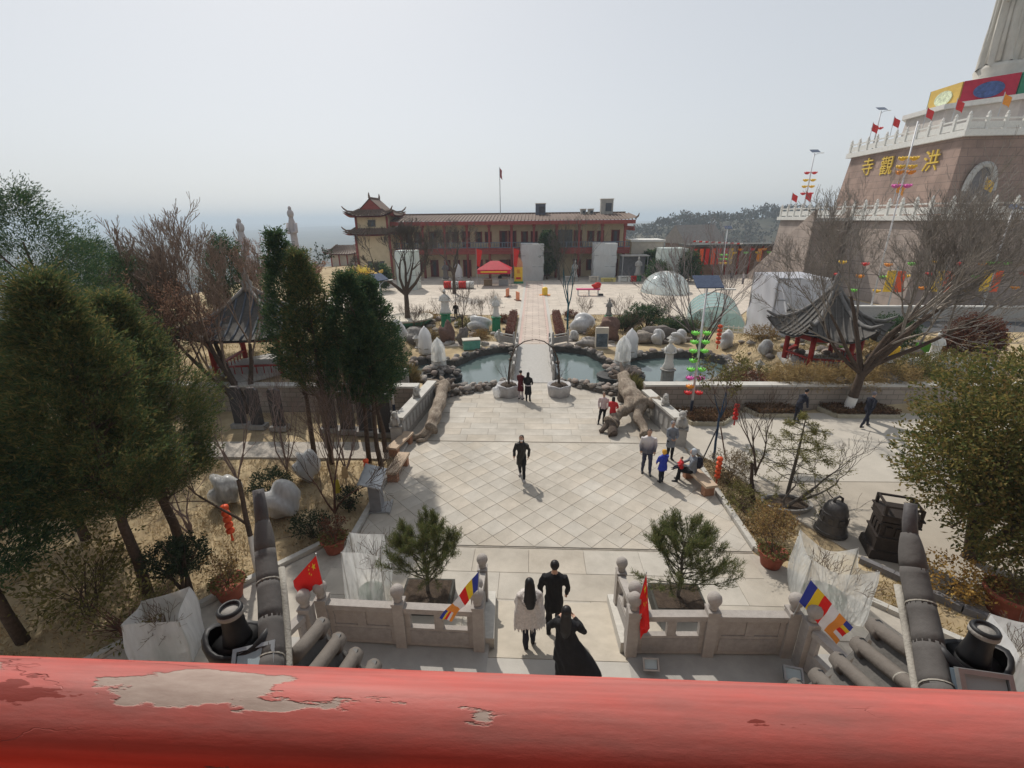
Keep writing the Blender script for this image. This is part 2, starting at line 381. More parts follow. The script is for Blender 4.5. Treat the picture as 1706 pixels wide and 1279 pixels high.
# pavements: a bedding sheet for the joints, tiles on it one by one
JOINT = M('joint', (.40, .365, .315), .9, .15, 4)
TILE = []
for k, (t, w) in enumerate(((0, 1), (1, .965), (-.6, 1.03), (.4, .985), (-1, 1.015), (1.6, 1.0))):
    TILE.append(M('paving_stone_%d' % k, tuple(c*w for c in (.46+.006*t, .422, .365-.006*t)), .78, .13, .8, .12, bscale=14, coord='Object'))
def tilebox(sx, sy, mat, h=.03, bev=.006):
    mb = MB(); a, b = sx/2-.003, sy/2-.003
    P = [(x*a, y*b, 0) for x, y in ((-1, -1), (1, -1), (1, 1), (-1, 1))]+[(x*a, y*b, h-bev) for x, y in ((-1, -1), (1, -1), (1, 1), (-1, 1))]+[(x*(a-bev), y*(b-bev), h) for x, y in ((-1, -1), (1, -1), (1, 1), (-1, 1))]
    mb.add(P, [(8, 9, 10, 11)]+[(i, (i+1) % 4, 4+(i+1) % 4, 4+i) for i in range(4)]+[(4+i, 4+(i+1) % 4, 8+(i+1) % 4, 8+i) for i in range(4)], mat); return mb.mesh('tile')
def stain(m, lo=.80, hi=1.08):
    n, l = m.node_tree.nodes, m.node_tree.links; b = n['Principled BSDF']; g = n.new('ShaderNodeNewGeometry'); src = b.inputs['Base Color'].links[0].from_socket
    q = n.new('ShaderNodeTexNoise'); q.inputs['Scale'].default_value = .42; q.inputs['Detail'].default_value = 9; q.inputs['Roughness'].default_value = .68; l.new(g.outputs['Position'], q.inputs[0])
    r = n.new('ShaderNodeValToRGB'); r.color_ramp.elements[0].position = .33; r.color_ramp.elements[0].color = (lo, lo*.985, lo*.96, 1); r.color_ramp.elements[1].position = .62; r.color_ramp.elements[1].color = (hi, hi, hi, 1); l.new(q.outputs[0], r.inputs[0])
    x = n.new('ShaderNodeMix'); x.data_type = 'RGBA'; x.blend_type = 'MULTIPLY'; x.inputs[0].default_value = 1; l.new(src, x.inputs[6]); l.new(r.outputs[0], x.inputs[7]); l.new(x.outputs[2], b.inputs['Base Color']); return m
for m_ in TILE: stain(m_)
rnd = random.Random(5)
plaza = struct(MB().prism([(-5.55, 10.6), (5.62, 10.6), (5.62, 17.08), (-5.9, 17.08)], -.1, -.004, JOINT).build('plaza'))
S = .57; meshes = [tilebox(S, S, t) for t in TILE]
def clip(poly, x0, x1, y0, y1):
    for ax, lim, sg in ((0, x0, 1), (0, x1, -1), (1, y0, 1), (1, y1, -1)):
        out = []
        for i in range(len(poly)):
            p, q = poly[i], poly[(i+1) % len(poly)]; ip, iq = (p[ax]-lim)*sg >= 0, (q[ax]-lim)*sg >= 0
            if ip: out.append(p)
            if ip != iq: t = (lim-p[ax])/(q[ax]-p[ax]); out.append((p[0]+t*(q[0]-p[0]), p[1]+t*(q[1]-p[1])))
        poly = out
        if len(poly) < 3: return []
    return poly
DS = S*math.sqrt(2)/2
for i in range(-18, 19):
    for j in range(0, 22):
        if (i+j) % 2: continue
        cx, cy = i*DS*1.0, 10.65+j*DS*1.0
        d = DS-.005; po = clip([(cx-d, cy), (cx, cy-d), (cx+d, cy), (cx, cy+d)], -5.55, 5.6, 10.64, 17.05)
        if len(po) < 3: continue
        if len(po) == 4 and abs(po[0][0]-cx+d) < 1e-6 and abs(po[2][0]-cx-d) < 1e-6:
            o = link('tile', rnd.choice(meshes), plaza, (cx, cy, -.008+rnd.uniform(0, .004)), R(45)); o.rotation_euler.x = rnd.uniform(-.003, .003); o.rotation_euler.y = rnd.uniform(-.003, .003)
        elif abs(sum(po[k][0]*po[(k+1) % len(po)][1]-po[(k+1) % len(po)][0]*po[k][1] for k in range(len(po)))) > .06:
            MB().prism(po, -.03, .019, rnd.choice(TILE)).build('tile', plaza)
CRACK = M('crack', (.14, .12, .10), .95)
for pts in ([(-4.15, 15.7), (-3.7, 15.95), (-3.15, 15.62), (-2.95, 16.08), (-2.45, 15.85), (-1.9, 16.15)], [(-3.15, 15.62), (-2.75, 15.3)], [(2.1, 11.2), (2.5, 11.6), (2.65, 12.2)]):
    MB().tube([(x, y, .0235) for x, y in pts], [.012]*len(pts), CRACK, 4, True, [.0015]*len(pts)).build('crack', plaza)
band = struct(MB().prism([(-5.9, 17.1), (5.5, 17.1), (4.9, 22.6), (3.6, 23.2), (1.4, 24.3), (.72, 24.75), (-1.7, 24.75), (-2.6, 23.9), (-4.4, 22.9), (-5.7, 22.4)], -.1, .0, JOINT).build('upper_plaza'))
meshes = [tilebox(1.2, .6, t) for t in TILE]
for j in range(12):
    y = 17.1+.3+j*.6
    for i in range(-5, 5):
        x = i*1.2+.6+(0 if j % 2 else .35); lim = 5.4-(y-17.1)*.1
        if j > 8 and not (-4.6+(j-8)*.75 < x < 3.6-(j-8)*.75): continue
        if -lim-.35 < x-.6 and x+.6 < lim+.1: link('tile', rnd.choice(meshes), band, (x, y, -.004+rnd.uniform(0, .004)))
MB().box((-.2, 17.08, .0), (11.2, .05, .062), M('dark_seam', (.27, .24, .2), .9)).build('drain_strip', band)
near = struct(MB().prism([(-14, 2), (-9.8, 6.5), (-7.95, 8.65), (-6.35, 10.4), (-5.6, 10.56), (5.6, 10.56), (7.4, 9.1), (7.8, 8.7), (10.5, 6.2), (12, 2)], -.1, .004, JOINT).build('near_pavement'))
meshes = [tilebox(1.5, .9, t) for t in TILE]
for j in range(7):
    y = 10.5-.45-j*.9
    for i in range(-7, 7):
        x = i*1.5+.2+(.75 if j % 2 else 0); e = (5.75+j*.78 if j else 4.6)
        if x-.75 > -e-(.2 if j > 1 else 0) and x+.75 < (5.6+j*.7): link('tile', rnd.choice(meshes), near, (x, y, -.002+rnd.uniform(0, .004)))
KERB = M('kerb_stone', (.47, .45, .41), .8, .12, 6, .2)
def kerb(pts, w=.16, h=.12, mat=KERB, name='kerb'):
    for (a, b) in zip(pts[:-1], pts[1:]):
        L = math.dist(a, b); n = max(1, round(L/1.1)); an = math.atan2(b[1]-a[1], b[0]-a[0])
        for k in range(n):
            t = (k+.5)/n; MB().box((a[0]+(b[0]-a[0])*t, a[1]+(b[1]-a[1])*t, h/2-.03), (L/n-.012, w, h+.06), mat, an).build('kerb_stone', KP)
KP = struct(bpy.data.objects.new('kerb', None)); C.objects.link(KP)
kerb([(-5.68, 16.9), (-5.68, 10.72), (-6.45, 10.5), (-8.05, 8.7), (-9.9, 6.55), (-12, 4.1)]); kerb([(5.72, 16.5), (5.72, 10.72), (5.95, 10.4)])
kerb([(8.3, 10.4), (8.8, 9.85), (9.6, 8.8), (10.4, 8.2), (12.5, 6.6)], mat=M('dark_kerb', (.16, .155, .16), .8, .15, 6, .2)); kerb([(7.5, 9.05), (7.85, 8.72), (10.6, 6.2)])
# courts on the right and the strip along the stelae on the left
court = struct(MB().prism([(6.9, 14.35), (26, 14.6), (26, 20.6), (4.6, 20.35), (5.6, 16.9), (6.6, 15.2)], -.1, .006, M('court_stone', (.47, .43, .37), .75, .07, .9, .1)).build('court'))
struct(MB().prism([(8.4, 10.5), (10.5, 8.4), (20, 3), (26, 14.57), (6.9, 14.32), (7.4, 12.6)], -.1, .002, M('court_sand', (.40, .355, .295), .85, .09, .8, .15)).build('sandy_court'))
struct(MB().prism([(-22, 15.4), (-6.05, 15.5), (-6.1, 16.9), (-22, 16.6)], -.1, .03, M('mosaic_path', (.40, .36, .31), .85, .3, 16, .3)).build('mosaic_path'))
# path, bridge and far square
PAVE2 = bpy.data.materials.new('far_square_paving'); PAVE2.use_nodes = True
def brickmat(m, c1, c2, cm, sx, sy, mortar=.02, ax='XY'):
    n, l = m.node_tree.nodes, m.node_tree.links; b = n['Principled BSDF']; b.inputs['Roughness'].default_value = .85
    g = n.new('ShaderNodeNewGeometry'); br = n.new('ShaderNodeTexBrick'); s = n.new('ShaderNodeSeparateXYZ'); cb = n.new('ShaderNodeCombineXYZ')
    l.new(g.outputs['Position'], s.inputs[0])
    if ax == 'XZ+YZ':
        ad = n.new('ShaderNodeMath'); l.new(s.outputs[0], ad.inputs[0]); l.new(s.outputs[1], ad.inputs[1]); l.new(ad.outputs[0], cb.inputs[0]); l.new(s.outputs[2], cb.inputs[1])
    else: l.new(s.outputs[0], cb.inputs[0]); l.new(s.outputs[1], cb.inputs[1])
    l.new(cb.outputs[0], br.inputs['Vector']); br.inputs['Scale'].default_value = 1; br.inputs['Brick Width'].default_value = sx; br.inputs['Row Height'].default_value = sy
    br.inputs['Mortar Size'].default_value = mortar; br.inputs['Color1'].default_value = (*c1, 1); br.inputs['Color2'].default_value = (*c2, 1); br.inputs['Mortar'].default_value = (*cm, 1)
    nz = n.new('ShaderNodeTexNoise'); nz.inputs['Scale'].default_value = .7; nz.inputs['Detail'].default_value = 8; l.new(g.outputs['Position'], nz.inputs[0])
    mr = n.new('ShaderNodeMapRange'); mr.inputs[1].default_value = .3; mr.inputs[2].default_value = .7; mr.inputs[3].default_value = .82; mr.inputs[4].default_value = 1.12; l.new(nz.outputs[0], mr.inputs[0])
    mu = n.new('ShaderNodeMix'); mu.data_type = 'RGBA'; mu.blend_type = 'MULTIPLY'; mu.inputs[0].default_value = 1; l.new(br.outputs[0], mu.inputs[6]); l.new(mr.outputs[0], mu.inputs[7]); l.new(mu.outputs[2], b.inputs['Base Color'])
    return m
brickmat(PAVE2, (.53, .465, .39), (.515, .45, .375), (.42, .36, .30), 2.4, 1.0, .04)
struct(MB().prism([(-24, 44.6), (-8, 44.6), (-7, 43.9), (9.5, 44.2), (12, 40), (15, 38), (30, 60), (44, 72), (44, 96), (-30, 96)], -.1, .006, PAVE2).build('far_square'))
PATHB = bpy.data.materials.new('path_brick'); PATHB.use_nodes = True; brickmat(PATHB, (.55, .47, .40), (.50, .42, .36), (.33, .25, .21), 1.15, .42, .035)
PINK = M('pink_edging', (.52, .39, .34), .85, .1, 3)
path = struct(MB().box((-.38, 50.6, -.04), (2.1, 35.2, .12), PATHB).build('path'))
for sx in (-1.47, .71): MB().box((sx, 50.6, -.03), (.2, 35.2, .13), PINK).build('edging', path); MB().box((sx*1.0+(-.25 if sx < 0 else .25), 50.6, -.035), (.26, 35.2, .11), KERB).build('edging', path)
struct(MB().box((-1, 33.0, -.045), (13, 1.3, .1), PAVE2).build('cross_path'))
bridge = struct(MB().box((-.47, 28.6, -.12), (2.3, 8.4, .3), STONE).build('bridge'))
# ---------------------------------------------------------------- ponds
WATER = bpy.data.materials.new('pond_water'); WATER.use_nodes = True
def waternodes(m):
    n, l = m.node_tree.nodes, m.node_tree.links; b = n['Principled BSDF']; b.inputs['Base Color'].default_value = (.11, .15, .145, 1); b.inputs['Roughness'].default_value = .06; b.inputs['Specular IOR Level'].default_value = .8
    g = n.new('ShaderNodeNewGeometry'); nz = n.new('ShaderNodeTexNoise'); nz.inputs['Scale'].default_value = 5.5; nz.inputs['Detail'].default_value = 4; l.new(g.outputs['Position'], nz.inputs[0])
    bp = n.new('ShaderNodeBump'); bp.inputs['Strength'].default_value = .16; bp.inputs['Distance'].default_value = .03; l.new(nz.outputs[0], bp.inputs['Height']); l.new(bp.outputs[0], b.inputs['Normal'])
waternodes(WATER)
RIMM = M('pond_wall', (.10, .09, .08), .85, .3, 4, .4)
ROCKS = [M('rock_%d' % k, c, .9, .3, 5, .6) for k, c in enumerate(((.26, .225, .19), (.20, .185, .17), (.30, .245, .21), (.16, .14, .125), (.34, .31, .28)))]
rockmesh = []
for k in range(10): rockmesh.append(MB().rock((0, 0, 0), (1, .8, .62), ROCKS[k % 5], k+3, 8, 5).mesh('rock', True))
def rocks_along(parent, pts, step, r0, r1, rng, close=True, skip=None, z=0, jit=.12):
    P = pts+[pts[0]] if close else pts
    for a, b in zip(P[:-1], P[1:]):
        L = math.dist(a, b); n = max(1, round(L/step))
        for k in range(n):
            t = (k+rng.random())/n; x, y = a[0]+(b[0]-a[0])*t+rng.uniform(-jit, jit), a[1]+(b[1]-a[1])*t+rng.uniform(-jit, jit)
            if skip and skip(x, y): continue
            s = rng.uniform(r0, r1); o = link('rock', rng.choice(rockmesh), parent, (x, y, z+s*.3), rng.uniform(0, 6.28)); o.scale = (s, s*rng.uniform(.7, 1.2), s*rng.uniform(.7, 1.15))
rng_r = random.Random(11)
for nm, poly, lab, sk in (('left', POND_L, 'rockery rim of the pond on the left of the stone bridge', lambda x, y: x > -1.95), ('right', POND_R, 'rockery rim of the ponds on the right of the stone bridge', lambda x, y: x < 1.0)):
    struct(MB().prism(poly, -1.1, -.38, WATER).build('pond_water'))
    rim = thing('pond_rockery', lab, 'rockery')
    mb = MB(); n = len(poly)
    cx, cy = sum(p[0] for p in poly)/n, sum(p[1] for p in poly)/n
    for i in range(n):
        a, b = poly[i], poly[(i+1) % n]; L = math.dist(a, b); an = math.atan2(b[1]-a[1], b[0]-a[0]); mb.box(((a[0]+b[0])/2, (a[1]+b[1])/2, -.52), (L+.16, .24, 1.14), RIMM, an)
    mb.build('pond_wall', rim)
    rocks_along(rim, poly, .42, .16, .30, rng_r, True, sk); rocks_along(rim, poly, .9, .12, .22, rng_r, True, sk, 0, .4)
# front parapets of the ponds
for pts, lab in (([(-5.6, 22.2), (-4.9, 22.35), (-4.2, 22.65), (-3.4, 23.1), (-2.7, 23.7)], 'low curved stone wall in front of the left pond beside the driftwood log'), ([(1.7, 24.2), (2.5, 23.5), (3.3, 22.9), (4.2, 22.5)], 'low curved boulder wall in front of the right pond')):
    w = thing('pond_parapet', lab, 'wall'); mb = MB()
    for a, b in zip(pts[:-1], pts[1:]):
        an = math.atan2(b[1]-a[1], b[0]-a[0]); mb.box(((a[0]+b[0])/2, (a[1]+b[1])/2, .1), (math.dist(a, b)+.1, .34, .3), RIMM, an)
    mb.build('wall', w); rocks_along(w, pts, .34, .17, .27, rng_r, False, None, .22); rocks_along(w, [(x, y-.2) for x, y in pts], .45, .14, .22, rng_r, False, None, .04, .06)
# islands with dark basin rims
def island(x, y, lab, seed):
    t = thing('pond_island', lab, 'rockery', (x, y, 0))
    MB().lathe([(1.35, -1.1), (1.25, -.35), (1.42, -.3), (1.45, -.08), (1.2, -.03), (.01, .02)], M('basin_stone', (.05, .05, .05), .7, .3, 4, .3), n=20, sy=.72).build('basin', t)
    rg = random.Random(seed)
    for k in range(34):
        a, r = rg.uniform(0, 6.28), rg.uniform(.3, 1.25); s = rg.uniform(.14, .3); o = link('rock', rg.choice(rockmesh), t, (r*math.cos(a), r*.7*math.sin(a), .05+s*.4+.25*(1.2-r)), a); o.scale = (s, s, s)
island(-6.15, 25.9, 'rocky island with dark basin rim in the left pond', 1); island(4.75, 26.2, 'rocky island with dark basin rim in the right pond', 2)

# ---------------------------------------------------------------- walls and stelae
CAP = M('wall_cap', (.50, .48, .44), .8, .1, 3, .2)
BRICKW = bpy.data.materials.new('rubble_wall'); BRICKW.use_nodes = True; brickmat(BRICKW, (.30, .25, .21), (.36, .31, .265), (.21, .18, .15), .55, .25, .02, 'XZ+YZ')
def wall(lab, a, b, h, w, bm=BRICKW, capm=CAP, over=.08):
    L = math.dist(a, b); an = math.atan2(b[1]-a[1], b[0]-a[0]); c = ((a[0]+b[0])/2, (a[1]+b[1])/2)
    t = thing('garden_wall', lab, 'wall', (c[0], c[1], 0), an)
    MB().box((0, 0, h/2-.05), (L, w, h+.1), bm).build('masonry', t); n = max(1, int(L/1.4))
    for k in range(n): MB().box((-L/2+L*(k+.5)/n, 0, h+.055), (L/n-.01, w+over*2, .1), capm).build('coping', t)
    return t
wall('long retaining wall with pale coping behind the row of black stelae', (-24, 20.25), (-5.9, 20.25), 1.25, .35)
wall('low dark retaining wall with pale coping below the right pavilion', (4.85, 20.95), (24, 21.25), 1.15, .35)
def parapet(lab, a, b, h):
    t = wall(lab, a, b, h, .3, STONE2); L = math.dist(a, b)
    n = int(L/.42)
    for k in range(n):
        for sy in (-1, 1): MB().box((-L/2+L*(k+.5)/n, sy*.155, h*.55), (.24, .03, h*.5), STONE).build('panel', t)
    return t
parapet('grey stone parapet with flat coping left of the upper plaza', (-6.0, 17.0), (-5.55, 21.6), 1.0)
parapet('carved stone parapet with flat coping right of the upper plaza', (5.45, 17.3), (4.85, 20.5), 1.0)
def lion(lab, loc, rz, s=1, ped=.25, group='stone lions on the parapets'):
    t = thing('stone_lion', lab, 'statue', loc, rz, group)
    MB().box((0, 0, ped/2), (.42*s, .42*s, ped), STONE).box((0, 0, ped+.03), (.48*s, .48*s, .06), STONE2).build('pedestal', t)
    z = ped+.06; mb = MB(); WHITE = STONE
    mb.lathe([(.19, 0), (.21, .1), (.17, .28), (.13, .4), (.02, .46)], WHITE, (0, -.02*s, z), 10, s, s)
    mb.ball((0, .09*s, z+.48*s), (.13*s, .14*s, .13*s), WHITE, 8, 6).ball((0, .2*s, z+.44*s), (.08*s, .07*s, .06*s), WHITE, 7, 5)
    for q in (-1, 1): mb.tube([(q*.09*s, .12*s, z+.3*s), (q*.09*s, .17*s, z+.02)], [.05*s, .045*s], WHITE, 6).ball((q*.1*s, .03*s, z+.58*s), .045*s, WHITE, 6, 4).ball((q*.12*s, -.05*s, z+.08*s), (.09*s, .14*s, .1*s), WHITE, 7, 5)
    mb.tube([(0, -.18*s, z+.1*s), (0, -.27*s, z+.25*s), (0, -.2*s, z+.42*s)], [.05*s, .06*s, .03*s], WHITE, 6)
    mb.build('body', t, True); return t
lion('weathered stone lion on the near end of the left parapet', (-6.08, 16.85, .0), R(200), 1.05, .78)
lion('small coiled stone lion midway along the left parapet coping', (-5.78, 19.3, 1.1), R(200), .72, .02)
lion('tall stone lion on a square post at the near end of the right parapet', (5.5, 17.1, 0), R(160), 1.2, .72)
lion('small stone lion midway along the right parapet coping', (5.22, 18.6, 1.1), R(170), .7, .02)
words = ['first', 'second', 'third', 'fourth', 'fifth', 'sixth', 'seventh', 'eighth']
xs_st = [-13.6, -12.75, -11.7, -9.35, -8.5, -7.65, -6.75]
for k, x in enumerate(xs_st):
    h = 1.75; w = .5 if k < 3 else .6
    t = thing('stele', 'upright black stone stele in front of the wall, %s from the left of the row' % words[k], 'stele', (x, 18.3-.12*k, 0), R(rnd.uniform(-3, 3)), 'black stelae along the garden wall')
    MB().box((0, 0, .09), (w+.25, .45, .2), STONE2).build('base', t)
    mb = MB(); po = [(-w/2, 0), (w/2, 0), (w/2, h-.1), (w/2-.1, h), (-w/2+.1, h), (-w/2, h-.1)]
    mb.add([(x_, -.09, z_+.18) for x_, z_ in po]+[(x_, .09, z_+.18) for x_, z_ in po], [(0, 1, 2, 3, 4, 5), (11, 10, 9, 8, 7, 6)]+[(i, i+6, (i+1) % 6+6, (i+1) % 6) for i in range(6)], DARKST); mb.build('slab', t)
    MB().box((0, -.095, .18+h*.5), (w-.16, .012, h-.4), M('stele_face', (.055, .052, .055), .4, .2, 20, .2)).build('panel', t)
# triangular-ended beds in the right court
TIMBER = M('bed_edging', (.40, .36, .27), .85, .15, 5, .2)
brown_leaf = leafmat('brown_groundcover', [(.09, .05, .03), (.16, .085, .05), (.22, .13, .07), (.10, .08, .04)])
def bed(lab, pts, seed):
    t = thing('planting_bed', lab, 'garden bed')
    for a, b in zip(pts, pts[1:]+pts[:1]):
        L = math.dist(a, b); MB().box(((a[0]+b[0])/2, (a[1]+b[1])/2, .09), (L, .14, .2), TIMBER, math.atan2(b[1]-a[1], b[0]-a[0])).build('edging', t)
    MB().prism(pts, -.02, .1, SOIL).build('soil', t)
    g = np.random.default_rng(seed); x = g.uniform(min(p[0] for p in pts), max(p[0] for p in pts), 6000); y = g.uniform(min(p[1] for p in pts), max(p[1] for p in pts), 6000)
    k = inpoly(x, y, pts); P = np.stack([x[k], y[k], .1+g.uniform(0, .28, k.sum())], 1); V, F = leaves(P, np.tile([0, 0, .6], (len(P), 1)), .1, .05, g, .8)
    tag(link('ground_cover', npmesh('ground_cover', V, F, [brown_leaf]), t), kind='stuff')
bed('brown planted bed with pale edging beside the striped lantern pole', [(6.1, 20.2), (9.2, 20.2), (7.9, 18.9), (6.6, 18.9)][::-1], 1)
bed('small brown planted bed in the middle of the right court', [(9.85, 20.4), (12.0, 20.4), (12.0, 19.6), (10.2, 19.4), (9.6, 20.3)][::-1] if False else [(9.6, 20.75), (9.9, 19.9), (11.9, 19.9), (11.5, 20.75)], 2)
bed('brown planted bed around the trunk of the big bare tree', [(13.1, 20.85), (13.4, 19.9), (16.2, 19.9), (15.9, 20.85)], 3)

# ---------------------------------------------------------------- terrace, ramp and balustrades in front of the temple
TERR = M('terrace_stone', (.36, .345, .32), .8, .12, 2, .2)
for x0, x1, nm in ((-5.6, -1.25, 'l'), (1.28, 5.4, 'r')):
    struct(MB().box(((x0+x1)/2, 3.6, .6), (x1-x0, 5.7, 1.2), TERR).build('terrace'))
struct(MB().box((.015, 3.4, .597), (2.53, 5.5, 1.2), M('terrace_floor', (.45, .43, .39), .8, .08, 2, .15)).build('terrace_landing'))
mb = MB(); mb.add([(-1.25, 6.16, 1.2), (1.28, 6.16, 1.2), (1.42, 8.65, .03), (-1.4, 8.65, .03), (-1.25, 6.16, -.1), (1.28, 6.16, -.1), (1.42, 8.65, -.1), (-1.4, 8.65, -.1)], [(0, 1, 2, 3), (4, 7, 6, 5), (0, 4, 5, 1), (1, 5, 6, 2), (2, 6, 7, 3), (3, 7, 4, 0)], M('ramp_stone', (.42, .375, .31), .85, .1, 2.5, .2)); struct(mb.build('ramp'))
for s, xa, xb in ((-1, -1.33, -1.5), (1, 1.36, 1.52)):
    mb = MB(); w = .17; P = []
    for (x, y, z0, z1) in ((xa, 6.45, -.1, 1.32), (xb, 8.75, -.1, .22)):
        for dx in (-w, w): P += [(x+dx, y, z0), (x+dx, y, z1)]
    mb.add(P, [(0, 2, 3, 1), (4, 5, 7, 6), (1, 3, 7, 5), (0, 1, 5, 4), (2, 6, 7, 3)], KERB); struct(mb.build('ramp_kerb'))
POSTM = M('balustrade_stone', (.35, .32, .295), .8, .12, 8, .3)
def post_mesh(h):
    p = MB().box((0, 0, h/2), (.2, .2, h), POSTM).box((0, 0, h+.02), (.22, .22, .04), POSTM).mesh('post')
    c = MB().lathe([(.07, 0), (.085, .05), (.06, .085), (.1, .13), (.125, .2), (.115, .27), (.07, .325), (.01, .34)], POSTM, n=14).mesh('cap', True); return p, c
PM, CM = post_mesh(1.0)
def balustrade(lab, pts, solid=()):
    """pts: (x,y,z) of each post foot"""
    t = thing('stone_balustrade', lab, 'balustrade')
    for (x, y, z) in pts:
        p = link('post', PM, t, (x, y, z)); link('cap', CM, p, (0, 0, 1.04))
    for k, (a, b) in enumerate(zip(pts[:-1], pts[1:])):
        A, B = Vector(a), Vector(b); d = (B-A); L2 = math.hypot(d.x, d.y); an = math.atan2(d.y, d.x); ux, uy = d.x/L2, d.y/L2; sl = d.z/L2
        def bar(u0, u1, z0, z1, w, m=POSTM):
            P = []
            for u, zz in ((u0, z0), (u1, z0), (u1, z1), (u0, z1)):
                for s in (-1, 1): P.append((a[0]+ux*u-uy*w/2*s, a[1]+uy*u+ux*w/2*s, a[2]+zz+sl*u))
            return MB().add(P, [(0, 2, 3, 1), (4, 6, 7, 5), (2, 4, 5, 3), (6, 0, 1, 7), (0, 6, 4, 2), (1, 3, 5, 7)], m)
        u0, u1 = .1, L2-.1
        bar(u0, u1, .82, .93, .16).build('top_rail', t)
        pn = bar(u0, u1, .04, .46, .1).build('panel', t); bar(u0+.08, u1-.08, .1, .4, .116, M('balustrade_panel', (.31, .29, .275), .85, .15, 8, .3)).build('relief', pn)
        mid = (u0+u1)/2
        for u, w in ((u0+.05, .1), (mid, .16), (u1-.05, .1)): bar(u-w/2, u+w/2, .46, .82, .09).build('baluster', t)
        if k in solid: bar(u0+.1, u1-.1, .46, .82, .05).build('infill', t)
    return t
balustrade('stone balustrade with ball caps on the terrace left of the ramp', [(-4.3, 6.42, 1.2), (-2.87, 6.38, 1.2), (-1.42, 6.35, 1.2)], (0,))
balustrade('stone balustrade with ball caps on the terrace right of the ramp', [(1.34, 6.35, 1.2), (2.72, 6.4, 1.2), (4.12, 6.43, 1.2)], (1,))
balustrade('short sloping balustrade down the left side of the ramp', [(-1.47, 6.62, 1.18), (-1.56, 8.2, .38)])
balustrade('short sloping balustrade down the right side of the ramp', [(1.4, 6.62, 1.18), (1.5, 8.2, .38)])
balustrade('stone balustrade returning towards the temple at the right end of the terrace', [(4.3, 6.2, 1.2), (4.75, 4.9, 1.2), (5.2, 3.6, 1.2)])
balustrade('stone balustrade returning towards the temple at the left end of the terrace', [(-4.5, 6.2, 1.2), (-4.95, 4.9, 1.2), (-5.4, 3.6, 1.2)])

